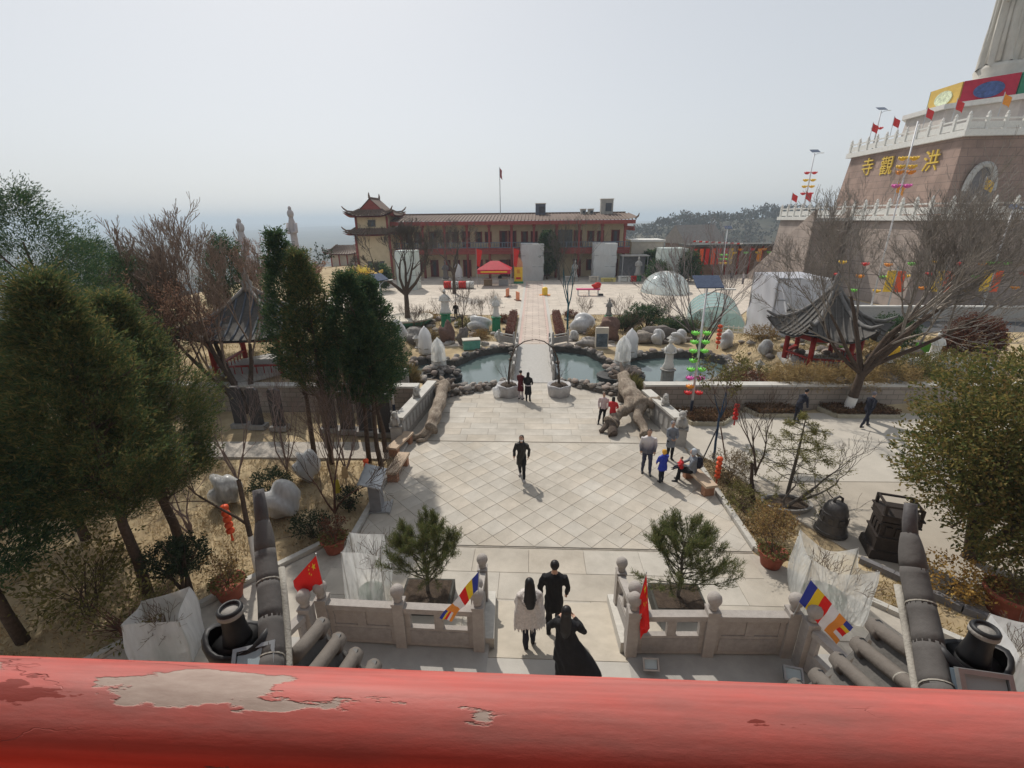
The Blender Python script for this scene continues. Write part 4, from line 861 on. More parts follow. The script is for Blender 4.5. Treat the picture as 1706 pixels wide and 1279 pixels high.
def longcoat(b, hp, ch, hd): b.tube([(.26, -.05, .25), (.17, -.02, .55), (.03, 0, .95), (0, 0, 1.2)], [.42, .35, .22, .17], BLK, 16, True, [.26, .22, .14, .11])
person('woman in a long flaring black coat nearest the rail, arms raised in front', (.10, 5.72, 1.2), R(-8), 1.62, BLK, BLK, .6, 1.3, hair='long', larm=((-.3, .08, 1.18), (-.14, .28, 1.22)), rarm=((.32, .06, 1.2), (.14, .28, 1.25)), extra=longcoat, voxel=.016)
FR_ = MB(); rg = random.Random(3)
def bag(b, hp, ch, hd): b.ball((.24, -.02, 1.0), (.05, .12, .1), BROWNB, 8, 6)
def bagL(b, hp, ch, hd): b.ball((.25, .06, .98), (.06, .11, .1), BROWNB, 8, 6)
person('masked woman in a black padded coat striding across the plaza with a brown bag', (-.85, 14.25, .02), R(172), 1.64, BLK2, BLK, .56, 1.15, hair='bob', mask=MASKM, feet=((-.12, .22, .02), (.1, -.24, .02)), extra=bagL, larm=((-.27, -.06, 1.14), (-.24, -.06, .9)), rarm=((.26, .05, 1.14), (.24, .2, 1.0)), shoe=M('pale_shoes', (.45, .42, .4), .6), voxel=.018)
person('two-tone grey jacketed man standing by the right bench facing the balcony', (3.62, 14.75, .02), R(172), 1.70, OMBRE, JEAN, .84, 1.1, feet=((-.13, .1), (.12, -.05)), larm=((-.26, .0, 1.14), (-.24, .05, .9)), rarm=((.26, .0, 1.14), (.24, .05, .9)), voxel=.018, bulk=1.12)
person('small child in a bright blue jacket and yellow hat by the right bench', (4.0, 14.1, .02), R(20), 1.26, BLUEJ, NAVY, .70, 1.2, hair=None, hood=YHAT, feet=((-.07, 0), (.08, .03)), larm=((-.24, .1, 1.12), (-.2, .2, .98)), rarm=((.24, .1, 1.12), (.2, .2, .98)), child=True, bulk=1.2, voxel=.02)
person('person in a grey hooded coat behind the man at the right parapet', (4.72, 15.75, .02), R(190), 1.56, GREYJ, BLK, .62, 1.2, hair='short', hairm=GREYJ, larm=((-.22, .1, 1.12), (-.1, .2, 1.05)), rarm=((.22, .1, 1.12), (.1, .2, 1.05)), voxel=.02)
def rucksack(b, hp, ch, hd): b.ball(ch+Vector((0, -.2, -.08)), (.16, .13, .24), NAVY, 10, 8); b.ball(ch+Vector((0, -.27, -.12)), (.12, .08, .15), MIDG, 8, 6)
person('seated person in a grey hood with a dark rucksack on the right bench', (5.05, 14.15, .0), R(75), 1.66, GREYJ, BLK, sit=True, hips=(0, 0, .52), knees=((-.11, .44, .5), (.11, .44, .5)), feet=((-.1, .5), (.1, .42)), hair=None, hood=M('grey_hood', (.42, .46, .5), .85, .1, 8, .2), larm=((-.25, .14, .78), (-.1, .34, .72)), rarm=((.25, .14, .78), (.1, .34, .72)), extra=rucksack, lean=.05, voxel=.02)
person('little child in a red padded jacket held on the lap of the seated person', (4.66, 14.22, .42), R(80), .82, REDJ, NAVY, sit=True, hips=(0, 0, .35), knees=((-.1, .3, .33), (.1, .3, .33)), feet=((-.1, .5, .1), (.1, .5, .1)), hair='short', larm=((-.24, .1, .6), (-.12, .28, .55)), rarm=((.24, .1, .6), (.12, .28, .55)), child=True, bulk=1.35, hands=False, voxel=.03)
person('person in a pale zipped jacket and black leggings beside the right driftwood', (2.66, 19.0, .02), R(165), 1.46, PINKJ, BLK, .86, 1.05, feet=((-.03, -.02), (.2, .1)), larm=((-.26, .0, 1.14), (-.22, .1, .95)), rarm=((.26, .0, 1.14), (.22, .1, .95)), voxel=.02)
person('person in a red coat and black trousers turned to the right driftwood', (3.03, 18.72, .02), R(-25), 1.36, REDJ, BLK, .8, 1.15, hair='bob', larm=((-.24, .1, 1.14), (-.14, .25, 1.0)), rarm=((.24, .1, 1.14), (.14, .25, 1.0)), hands=False, voxel=.02)
person('woman in a maroon coat beside the left wrapped tub', (-1.1, 21.85, .02), R(-30), 1.52, MAROON, PALE, .52, 1.2, hair='short', larm=((-.24, .1, 1.14), (-.14, .22, 1.0)), rarm=((.24, .1, 1.14), (.14, .22, 1.0)), hands=False, voxel=.022)
def belt(b, hp, ch, hd): b.tube([hp+Vector((0, 0, .04)), hp+Vector((0, 0, .075))], [.2, .2], PALE, 14, True, [.145, .145])
person('woman in a long black coat with a pale belt facing the bridge', (-.72, 21.6, .02), R(-12), 1.5, BLK, BLK, .42, 1.25, hair='long', larm=((-.25, .05, 1.14), (-.2, .16, .98)), rarm=((.25, .05, 1.14), (.2, .16, .98)), extra=belt, hands=False, voxel=.022)
person('figure in dark clothes bending over beside the small bed in the right court', (11.3, 19.35, .02), R(-70), 1.55, NAVY, NAVY, .82, 1.1, hips=(0, 0, .88), lean=.30, hair='short', larm=((-.24, .2, 1.0), (-.2, .3, .8)), rarm=((.24, .2, 1.0), (.2, .3, .8)), hands=False, voxel=.022)
person('figure in a dark jacket and cap striding across the right court', (13.95, 18.9, .02), R(-75), 1.58, NAVY, NAVY, .84, 1.1, hair='short', hairm=MIDG, lean=.1, feet=((-.1, .3, .0), (.1, -.3, .03)), larm=((-.26, .12, 1.1), (-.22, .3, 1.02)), rarm=((.26, -.06, 1.1), (.24, -.16, .9)), hands=False, voxel=.022)
person('distant visitor in dark clothes standing on the far right square', (27.2, 67, .01), R(160), 1.6, NAVY, BLK, hands=False, voxel=.03)
person('distant visitor in a pale top carrying a blue bag on the far right square', (28.2, 65.5, .01), R(100), 1.6, PALE, JEAN, hands=False, voxel=.03, lean=.1)
person('visitor in a dark coat walking on the far square beside the small bare tree', (-7.6, 41.5, .01), R(180), 1.6, BLK, BLK, hands=False, voxel=.03)
person('stallholder in black under the red market tent', (-5.2, 65, .01), R(180), 1.6, BLK, BLK, hands=False, voxel=.03)
# fringe of the shawl: strands hanging from its hem

# ---------------------------------------------------------------- evergreens
JUN = leafmat('juniper_foliage', [(.042, .078, .036), (.065, .105, .042), (.095, .125, .046), (.14, .145, .05), (.24, .185, .07)], .45)
JUN2 = leafmat('cypress_foliage', [(.024, .062, .034), (.042, .09, .042), (.065, .11, .046), (.11, .135, .05)], .45)
BUSHG = leafmat('broad_bush_foliage', [(.06, .085, .028), (.11, .125, .038), (.17, .165, .05), (.24, .195, .062), (.26, .17, .065)], .45)
DRYG = leafmat('dry_leaves', [(.16, .09, .04), (.28, .17, .07), (.36, .25, .10), (.20, .16, .06)], .35)
YELG = leafmat('straw_shrub', [(.30, .20, .09), (.42, .30, .14), (.36, .27, .12), (.24, .18, .08)], .35)
OLIVE = leafmat('olive_leaves', [(.10, .10, .03), (.17, .16, .05), (.24, .21, .08), (.07, .075, .03)], .35)
DKG = leafmat('dark_clipped_leaves', [(.02, .036, .02), (.035, .055, .028), (.05, .07, .034)], .3)
PINEN = leafmat('pine_needles', [(.07, .10, .035), (.11, .14, .05), (.16, .17, .065), (.21, .19, .08)], .4)
REDL = leafmat('red_brown_leaves', [(.10, .03, .025), (.17, .05, .03), (.12, .07, .04), (.22, .09, .05)], .3)
def evergreen(name, label, loc, h, rad, h0, prof, seed, mat=JUN, nc=1500, per=26, L=.13, W=.035, cr=.16, bark=BARK, r0=.13, wash=.5, lumps=None, lump=.25, group=None, upw=.8):
    g = np.random.default_rng(seed); t = thing(name, label, 'tree', loc, 0, group)
    mb = MB(); pts = [(0, 0, -.1)]; x = y = 0
    for k in range(1, 7): x += g.normal(0, .05); y += g.normal(0, .05); pts.append((x, y, h*.85*k/6))
    mb.tube(pts, [r0*(1-.13*k) for k in range(7)], bark, 9); tr = mb.build('trunk', t, True)
    o = [(0, 0, h0*.8, x*.85, y*.85, h*.85, r0*.4, r0*.1)]
    for k in range(16):
        z = h0*.8+(h*.85-h0*.8)*g.uniform(0, .8); a = g.uniform(0, 6.28); branches(g, (x*z/h, y*z/h, z), (math.cos(a), math.sin(a), .7), rad*g.uniform(.5, .85), r0*.3, 1, out=o)
    V, F = tubes_np([s[:8] for s in o], 4); link('limbs', npmesh('limbs', V, F, [bark]), t)
    sh = column_shape(g, h0, h, rad, prof, lump); link('crown', crown_mesh('crown', mat, g, sh, nc, per, L, W, cr, upw, .55), t)
    return t
PN = [(0, .4), (.12, .9), (.32, 1), (.52, .8), (.72, .48), (.88, .17), (1, .02)]
PJ2 = [(0, .6), (.08, .92), (.25, 1), (.45, .86), (.65, .58), (.83, .28), (.95, .08), (1, .02)]
PC = [(0, .4), (.1, .85), (.28, 1), (.5, .8), (.72, .48), (.9, .15), (1, .02)]
PJ = [(0, .25), (.12, .75), (.3, 1), (.55, .92), (.75, .66), (.9, .34), (1, .04)]
evergreen('juniper_tree', 'tall dense juniper with bare lower trunk at far left, nearest the terracotta pot', (-9.9, 8.45, 0), 7.6, 1.3, 2.6, PN, 1, nc=1250, per=58, L=.12, W=.022, lump=.38, cr=.15, group='junipers on the left lawn')
evergreen('juniper_tree', 'dense juniper right behind the nearest one on the left lawn', (-10.25, 10.1, 0), 7.0, 1.25, 2.1, PN, 2, nc=1250, per=58, L=.12, W=.022, lump=.38, cr=.15, group='junipers on the left lawn')
evergreen('juniper_tree', 'dark juniper cut off by the left edge of the picture', (-11.8, 7.2, 0), 6.4, 1.6, 1.8, PN, 3, nc=1500, per=26, mat=JUN2, group='junipers on the left lawn')
evergreen('juniper_tree', 'juniper filling the left edge behind the two near ones', (-13.6, 10.6, 0), 6.2, 1.6, 1.4, PN, 4, nc=1500, per=24, group='junipers on the left lawn')
evergreen('pine_tree', 'tallest dark evergreen with ragged top rising above the horizon at far left', (-17.4, 15.2, 0), 9.6, 2.2, 2.6, [(0, .5), (.25, 1), (.5, .8), (.7, .75), (.85, .45), (1, .12)], 5, JUN2, 1200, 30, .13, .028, .2, lump=.4)
evergreen('pine_tree', 'dark evergreen below the horizon behind the bare trees at left', (-18.5, 18.6, 0), 7.9, 2.2, 1.6, PJ, 6, JUN2, 1100, 30, .13, .028, .18)
evergreen('pine_tree', 'bluish green evergreen in the gap left of the tiled pavilion', (-21, 23, 1.1), 6.0, 2.0, .6, PJ, 7, JUN2, 800, 28, .13, .03, .18)
evergreen('pine_tree', 'pointed evergreen standing behind the left pavilion', (-18.6, 27, 1.1), 6.6, 1.1, .8, PJ, 8, JUN2, 600, 26, .15, .05, .2)
G = 'cypresses in front of the stelae'
for lb, x, y, h, r, h0, pr, sd, mt, nc in (('tallest and leftmost pointed cypress of the group before the stelae', -8.98, 15.55, 8.3, .85, 3.3, PC, 11, JUN2, 850), ('slim lighter green cypress second from the left of the group', -8.15, 15.2, 7.7, .9, 3.0, PC, 12, JUN, 850), ('broadest dark cypress in the middle of the group', -6.75, 15.35, 6.95, 1.25, 2.8, PJ2, 13, JUN2, 1150), ('dark cypress second from the right of the group', -6.35, 16.1, 6.7, 1.1, 2.8, PJ2, 14, JUN2, 900), ('shortest cypress at the right end of the group', -6.15, 15.0, 5.7, .8, 2.6, PJ2, 15, JUN2, 650)):
    evergreen('cypress_tree', lb, (x, y, 0), h, r, h0, pr, sd, mt, nc, 26, .11, .033, .11, lump=.14, group=G, r0=.1)
def bush(name, label, loc, blobs, mat, nc, per, L, W, cr, seed, stems=5, cat='shrub', bark=BARK, stem_r=.02, jit=.8, group=None, inner=.5, upw=.4):
    g = np.random.default_rng(seed); t = thing(name, label, cat, loc, 0, group); o = []
    for k in range(stems):
        c, r = blobs[k % len(blobs)]; e = np.array(c)+g.normal(0, .25, 3)*np.array(r); p0 = np.array([g.normal(0, .06), g.normal(0, .06), -.05]); m_ = (p0+e)/2+g.normal(0, .06, 3)
        o += [(*p0, *m_, stem_r, stem_r*.8), (*m_, *e, stem_r*.8, stem_r*.4)]
        for q in range(4): d = g.normal(0, .6, 3)*np.array(r); o.append((*m_, *(e+d), stem_r*.5, stem_r*.2))
    V, F = tubes_np(o, 5); link('stems', npmesh('stems', V, F, [bark]), t)
    link('foliage', crown_mesh('foliage', mat, g, blob_shape(g, blobs, inner), nc, per, L, W, cr, upw, jit), t); return t
bush('broadleaf_bush', 'large rounded olive green evergreen bush at the right edge beside the burner', (11.2, 10.6, 0), [((0, 0, 4.0), (1.9, 1.7, 1.7)), ((-.9, -.3, 3.0), (1.4, 1.3, 1.3)), ((.6, -.8, 2.6), (1.7, 1.4, 1.4)), ((1.3, .3, 3.4), (1.6, 1.5, 1.6)), ((-.2, -1.1, 1.9), (1.3, 1.0, 1.0)), ((1.6, -1.4, 2.0), (1.3, 1.2, 1.3))], BUSHG, 2600, 24, .12, .05, .15, 21, 9, 'tree', BARK, .09)
bush('topiary', 'dark clipped mushroom topiary on a short trunk at lower left', (-8.95, 8.5, 0), [((-.22, 0, 1.15), (.42, .42, .36)), ((.3, .05, 1.25), (.38, .4, .42))], DKG, 330, 22, .06, .03, .05, 22, 4, 'shrub', BARK, .05)
bush('leafy_shrub', 'sparse yellow green shrub under the nearest juniper', (-10.9, 7.9, 0), [((0, 0, 1.0), (.8, .8, .7)), ((.4, .3, 1.4), (.5, .5, .4))], OLIVE, 190, 9, .12, .05, .14, 23, 9)
bush('leafy_shrub', 'sparse brown shrub behind the white wrapped plant at lower left', (-9.3, 7.3, 0), [((0, 0, .7), (.7, .6, .6))], OLIVE, 110, 8, .11, .045, .14, 24, 10, 'shrub', BARKR)
bush('leafy_shrub', 'dark green rounded shrub behind the wrapped rocks on the left lawn', (-9.2, 12.9, 0), [((0, 0, .45), (.6, .5, .42))], DKG, 200, 18, .07, .035, .07, 25)
bush('leafy_shrub', 'low dark shrub between the left ridge horn and the terracotta pot', (-6.9, 10.9, 0), [((0, 0, .35), (.5, .4, .32))], DKG, 110, 16, .07, .035, .07, 26)
bush('leafy_shrub', 'low shrub with dark leaves beside the information board', (-6.3, 12.3, 0), [((0, 0, .35), (.28, .3, .3))], DKG, 70, 16, .07, .035, .06, 27)
# bed at the right of the plaza
bush('brown_shrub', 'rounded twiggy brown shrub behind the right bench', (6.35, 14.2, 0), [((0, 0, .55), (.6, .55, .5))], leafmat('twiggy_brown', [(.14, .10, .05), (.22, .16, .09), (.10, .09, .05)], .3), 230, 14, .12, .02, .1, 31, 14, 'shrub', TWIG, .012)
bush('brown_shrub', 'low brown shrub in the bed beside the right plaza kerb', (6.2, 12.6, 0), [((0, 0, .35), (.45, .7, .3))], OLIVE, 120, 10, .08, .04, .09, 32, 10, 'shrub', TWIG, .012)
bush('brown_shrub', 'rusty brown shrub at the near end of the right plaza bed', (6.45, 11.4, 0), [((0, 0, .4), (.5, .5, .34))], DRYG, 120, 10, .07, .04, .09, 33, 10, 'shrub', TWIG, .012)
bush('yellow_shrub', 'yellow and orange leaved shrub right of the lower right ridge', (9.75, 9.35, 0), [((0, 0, .4), (.6, .45, .38)), ((.5, -.4, .3), (.45, .4, .3))], leafmat('yellow_leaves', [(.45, .26, .06), (.55, .36, .10), (.32, .18, .06), (.20, .17, .06)], .4), 190, 10, .08, .05, .1, 34, 10, 'shrub', TWIG, .012)
# yellow hedge and shrubs below the right pavilion
for k, (x, y, rx, s) in enumerate(((12.9, 21.5, 1.0, 1), (14.0, 21.6, 1.0, 2), (15.1, 21.5, .9, 3), (16.9, 21.7, .9, 4), (11.9, 21.7, .7, 5))):
    bush('straw_shrub', ['straw yellow feathery shrub below the right pavilion, second from the left', 'straw yellow feathery shrub in the middle below the right pavilion', 'straw yellow feathery shrub between the right pavilion and the big bare trunk', 'straw yellow shrub just right of the big bare trunk', 'straw yellow feathery shrub, leftmost of the row below the right pavilion'][k], (x, y, .9), [((0, 0, .45), (rx, .55, .5))], YELG, 260, 16, .13, .03, .13, 40+s, 8, 'shrub', TWIG, .01, group='straw shrubs below the right pavilion')
for k, (x, y, r, m, lb) in enumerate(((9.6, 22.6, .9, OLIVE, 'olive brown shrub on the rocks behind the right court wall'), (10.9, 23.2, 1.0, REDL, 'reddish brown shrub on the rockery left of the right pavilion'), (11.9, 24.6, 1.1, OLIVE, 'rounded olive shrub above the right pond bank'), (8.3, 21.7, .6, OLIVE, 'small green shrub behind the corner of the right court wall'), (18.3, 22.4, 1.0, BUSHG, 'low spreading green pine shrub right of the big bare trunk'), (20.0, 22.6, 1.1, BUSHG, 'second low green shrub near the white garden bridge'))):
    bush('garden_shrub', lb, (x, y, float(gz(x, y))), [((0, 0, r*.5), (r, r*.8, r*.5))], m, 230, 16, .09, .04, .12, 60+k, 8)
bush('rust_shrub', 'rust coloured round leaf ball around a dark niche at the far right', (23.2, 25.2, 1.0), [((0, 0, 1.3), (1.3, .8, 1.25))], REDL, 900, 18, .12, .06, .12, 71, 8, 'shrub')
bush('garden_shrub', 'dark green shrub beside the white kneeling statue at right', (20.6, 27.5, 1.1), [((0, 0, 1.1), (1.2, 1, .9))], JUN2, 420, 18, .12, .05, .12, 72, 8)
# reeds beside the left pond
bush('reed_clump', 'tan dry reeds beside the grey tablet at the left pond', (-7.3, 22.6, 0), [((0, 0, .7), (.6, .5, .6))], leafmat('reeds', [(.20, .14, .06), (.26, .20, .10), (.14, .12, .05)], .3), 300, 12, .5, .025, .1, 73, 6, 'plant', TWIG, .01, .35, upw=1.6)
bush('reed_clump', 'tall straw coloured dry grass behind the cypress trunks', (-8.8, 22.3, .6), [((0, 0, .6), (1.2, .5, .6))], YELG, 380, 12, .5, .025, .12, 74, 6, 'plant', TWIG, .01, .35, upw=1.6)
bush('reed_clump', 'green rushes beside the corner of the right parapet', (4.45, 21.7, 0), [((0, 0, .5), (.35, .35, .45))], OLIVE, 150, 12, .45, .025, .08, 75, 5, 'plant', TWIG, .01, .35, upw=1.6)
# potted pines behind the terrace
def potted_pine(lab, loc, seed, w):
    g = np.random.default_rng(seed); t = thing('potted_pine', lab, 'potted tree', loc, 0, 'potted pines in front of the terrace'); t.scale = (.88, .88, .92)
    MB().box((0, 0, .19), (1.35, .95, .38), M('dark_planter', (.06, .058, .05), .85, .2, 5, .2)).build('planter', t); MB().box((0, 0, .385), (1.22, .82, .02), SOIL).build('soil', t)
    o, tips = [], []
    o.append((0, 0, .3, .03, 0, 1.0, .055, .045, 3)); o.append((.03, 0, 1.0, -.03, .02, 1.6, .045, .03, 3)); o.append((-.03, .02, 1.6, 0, 0, 2.15, .03, .012, 3))
    for k in range(40):
        z = .62+1.45*k/40; a = k*2.4+g.uniform(-.3, .3); ln = (w*(1-(z-.6)/2.1)+.22); branches(g, (0, 0, z), (math.cos(a), math.sin(a), .45), ln, .018, 1, out=o, tips=tips, up_=.16, child=(2, 3), shrink=.5)
    V, F = tubes_np([s[:8] for s in o], 5); link('trunk', npmesh('trunk', V, F, [BARKG]), t)
    T = np.array([q[0] for q in tips]); D = np.array([q[1] for q in tips]); k = np.repeat(np.arange(len(T)), 34)
    V, F = leaves(T[k]+g.normal(0, .03, (len(k), 3)), D[k]*.8+np.array((0, 0, .5)), .12, .011, g, .6); link('needles', npmesh('needles', V, F, [PINEN]), t)
potted_pine('bushy potted pine in a dark planter left of the ramp', (-2.95, 8.55, 0), 5, .85); potted_pine('wider potted pine in a dark planter right of the ramp', (2.95, 8.6, 0), 6, 1.0)
# terracotta pots
def pot(lab, loc, r, hh, leafm, seed, spread=.45, tall=.9, n=120):
    g = np.random.default_rng(seed); t = thing('terracotta_pot', lab, 'potted plant', loc, 0, 'terracotta pots along the plaza edge')
    MB().lathe([(r*.68, 0), (r*.74, hh*.2), (r*.93, hh*.8), (r*1.06, hh*.83), (r*1.08, hh), (r*.97, hh), (r*.92, hh*.86), (.01, hh*.85)], TERRA, n=20).build('pot', t, True)
    o, tips = [], []
    for k in range(7): a = g.uniform(0, 6.28); branches(g, (0, 0, hh*.8), (math.cos(a)*.5, math.sin(a)*.5, 1), tall*.55, .012, 2, out=o, tips=tips, rmin=.003)
    V, F = tubes_np([s[:8] for s in o], 3); link('stems', npmesh('stems', V, F, [TWIG]), t)
    T = np.array([q[0] for q in tips]); D = np.array([q[1] for q in tips]); i = g.integers(0, len(T), n*8); V, F = leaves(T[i]+g.normal(0, .05, (len(i), 3)), D[i], .06, .035, g, .9); link('leaves', npmesh('leaves', V, F, [leafm]), t)
    i = g.uniform(0, 6.28, 400); q = np.sqrt(g.uniform(0, 1, 400))*r*1.1; P = np.stack([q*np.cos(i), q*np.sin(i), hh*.86+g.uniform(0, .15, 400)], 1); V, F = leaves(P, np.stack([np.cos(i), np.sin(i), i*0+.3], 1), .1, .035, g, .7); link('undergrowth', npmesh('undergrowth', V, F, [OLIVE]), t)
pot('terracotta pot with a sprawling plant at the left kerb, nearest the balcony', (-7.85, 8.55, 0), .36, .5, DRYG, 1, n=70); pot('terracotta pot with a dark bare shrub at the plaza corner, left side', (-5.98, 10.3, 0), .33, .45, REDL, 2, tall=.7, n=60)
pot('terracotta pot with rusty leaves at the plaza corner, right side', (5.85, 10.15, 0), .34, .46, DRYG, 3, n=170, tall=1.2); pot('brown pot beside the big bush at the right edge', (10.5, 8.75, 0), .48, .62, OLIVE, 4, n=50, tall=.6)
# plastic-wrapped plants
def wrapped_frame(lab, loc, rz, w, d, h, film, seed, rods=4, collapse=0.):
    g = random.Random(seed); t = thing('wrapped_plant', lab, 'covered plant', loc, rz)
    cs = [(-w/2, -d/2), (w/2, -d/2), (w/2, d/2), (-w/2, d/2)]; tops = [(x*(1.0-.06*g.random()), y*.95, h*(1+g.uniform(-.08, .12))) for x, y in cs]
    for (x, y), tp in zip(cs, tops): MB().tube([(x*.92, y*.92, 0), tp], [.014, .012], CONC, 6).build('rod', t)
    ph = [g.uniform(0, 6.28) for _ in range(6)]
    def sf(u, v):
        k = u*4; i = int(k) % 4; f = k-int(k); a, b = cs[i], cs[(i+1) % 4]; ta, tb = tops[i], tops[(i+1) % 4]
        bx, by = a[0]+(b[0]-a[0])*f, a[1]+(b[1]-a[1])*f; tx, ty, tz = ta[0]+(tb[0]-ta[0])*f, ta[1]+(tb[1]-ta[1])*f, ta[2]+(tb[2]-ta[2])*f-.5*collapse*math.sin(math.pi*f)*h*.3
        x, y, z = bx+(tx-bx)*v, by+(ty-by)*v, tz*v
        s = 1+.10*math.sin(math.pi*v)+.05*math.sin(9*u*6.28/4+ph[0]+3*v)*v*(1-v*.5)+.03*math.sin(23*u+ph[1]+7*v)-.10*math.sin(math.pi*f)*v
        return (x*s, y*s, z)
    MB().grid(sf, 64, 18, film, True).build('film', t, True)
    o = []; gg = np.random.default_rng(seed)
    for k in range(6): branches(gg, (0, 0, .3), (gg.normal(0, .3), gg.normal(0, .3), 1), h*.5, .012, 2, out=o)
    V, F = tubes_np([s[:8] for s in o], 3); link('plant', npmesh('plant', V, F, [TWIG]), t)
    MB().lathe([(w*.3, 0), (w*.36, .3), (.01, .28)], M('green_pot', (.05, .1, .06), .7, .2, 5), n=14).build('pot', t, True)
wrapped_frame('clear plastic box over a plant on four rods left of the potted pine', (-4.35, 8.6, 0), R(8), .85, .75, 1.6, FILM, 1)
wrapped_frame('white plastic sack tied around a plant at lower left above the rail', (-8.1, 6.95, 0), R(20), .95, .85, 1.25, FILM2, 2)
wrapped_frame('crumpled clear plastic cover over a plant behind the right striped flag', (6.45, 8.85, 0), R(-15), 1.25, 1.0, 1.5, filmmat('half_clear_film', (.88, .9, .89), .45), 3, collapse=1.3)
wrapped_frame('white plastic cover cut off by the lower right corner', (8.95, 6.9, 0), R(-10), 1.0, .9, 1.2, FILM2, 4)
def wrapped_rock(lab, loc, r, seed, film=FILM2, group=None):
    t = thing('wrapped_rock', lab, 'covered rock', loc, 0, group); s = MB().rock((0, 0, r[2]*.85), tuple(q*.88 for q in r), ROCKS[1], seed, 14, 10, .25); s.build('rock', t, True)
    w = MB().rock((0, 0, r[2]*.85), r, film, seed, 22, 14, .22); g = random.Random(seed)
    w.v = [(x*(1+.03*math.sin(17*z+9*x)), y*(1+.03*math.sin(19*z+7*y)), max(0.01, z)) for x, y, z in w.v]; w.build('film', t, True)
wrapped_rock('grey rock wrapped in plastic on the left lawn by the ridge horn', (-8.3, 11.9, 0), (.55, .5, .6), 3); wrapped_rock('pale wrapped boulder on the left lawn behind the small bare tree', (-10.5, 12.5, 0), (.45, .45, .55), 4, FILM); wrapped_rock('upright wrapped rock on the left lawn nearest the stelae', (-8.5, 14, 0), (.42, .4, .58), 5)
# benches, board, lantern strings
BENCH = M('tan_bench_stone', (.47, .36, .26), .8, .1, 4, .15); BENCHB = M('brick_red_bench_leg', (.36, .19, .12), .85, .12, 5, .2)
def bench(lab, loc, rz):
    t = thing('stone_bench', lab, 'bench', loc, rz, 'stone benches beside the plaza'); MB().box((0, 0, .40), (.42, 1.5, .09), BENCH).build('seat', t)
    for s in (-1, 1): MB().box((0, s*.56, .178), (.36, .2, .354), BENCHB).build('leg', t)
bench('tan stone bench at the left plaza edge behind the information board', (-5.35, 14.5, .02), R(-3)); bench('tan stone bench at the right plaza edge with a person seated on it', (5.2, 13.95, .02), R(14))
bench('far end of a pale stone bench by the left stone lion', (-5.75, 16.3, .02), R(-12))
t = thing('information_board', 'slanted metal information board on a grey post at the left plaza edge', 'sign', (-5.42, 12.3, .02), R(8))
MB().box((0, 0, .5), (.34, .5, 1.0), M('board_post', (.20, .20, .21), .5, .12, 5)).build('post', t); mb = MB(); mb.add([(-.3, -.62, 1.28), (.3, -.62, 1.08), (.3, .62, 1.08), (-.3, .62, 1.28), (-.3, -.62, 1.24), (.3, -.62, 1.04), (.3, .62, 1.04), (-.3, .62, 1.24)], [(0, 1, 2, 3), (7, 6, 5, 4), (0, 4, 5, 1), (1, 5, 6, 2), (2, 6, 7, 3), (3, 7, 4, 0)], METAL); mb.build('panel', t)
mb = MB(); mb.box((-.33, 0, 1.26), (.06, 1.3, .05), METAL); mb.build('rim', t); MB().box((.1, 0, .02), (.7, .6, .04), METAL).build('foot', t); MB().box((.42, -.02, .05), (.06, .72, .07), METAL).build('foot_bar', t)
def lanterns(lab, loc, n, r, ztop, m=ORANGE):
    t = thing('lantern_string', lab, 'lanterns', loc, 0, 'red lantern strings'); MB().tube([(0, 0, ztop+.12), (0, 0, ztop-n*r*1.75)], .006, BLACK, 4).build('cord', t)
    me = MB().lathe([(.3*r, -.75*r), (.85*r, -.5*r), (r, 0), (.85*r, .5*r), (.3*r, .75*r)], m, n=12).mesh('lantern', True)
    for k in range(n): link('lantern', me, t, (0, 0, ztop-r-k*r*1.65))
    MB().tube([(0, 0, ztop-n*r*1.65-r*.4), (0, 0, ztop-n*r*1.65-r*2.2)], [r*.2, r*.35], m, 6).build('tassel', t)
lanterns('string of five red lanterns hanging in the bare tree on the left lawn', (-8.55, 9.9, 0), 5, .11, 1.75); lanterns('string of red lanterns behind the information board', (-6.15, 13.6, 0), 5, .1, 1.1); lanterns('string of red lanterns behind the right bench', (5.75, 13.8, 0), 5, .1, 1.25); lanterns('string of red lanterns hanging in the staked small tree at right', (7.0, 15.9, 0), 4, .1, 2.3, REDCL); lanterns('string of orange lanterns hanging over the far right pond bank', (11.6, 29.8, 0), 5, .16, 2.2)
for k, (x, y, s, m) in enumerate(((-6.85, 12.7, 1, M('yellow_sign', (.62, .5, .05), .6)), (-6.95, 13.6, .9, M('tan_sign', (.5, .36, .2), .7)))):
    t = thing('tree_plaque', ['small yellow plaque among the bare stems left of the board', 'small tan plaque among the bare stems left of the board'][k], 'sign', (x, y, 0), R(30)); MB().tube([(0, 0, 0), (0, 0, .5)], .015, TWIG, 5).build('stake', t); MB().box((0, -.02, .55), (.26*s, .02, .5*s), m, 0, .6).build('plate', t)
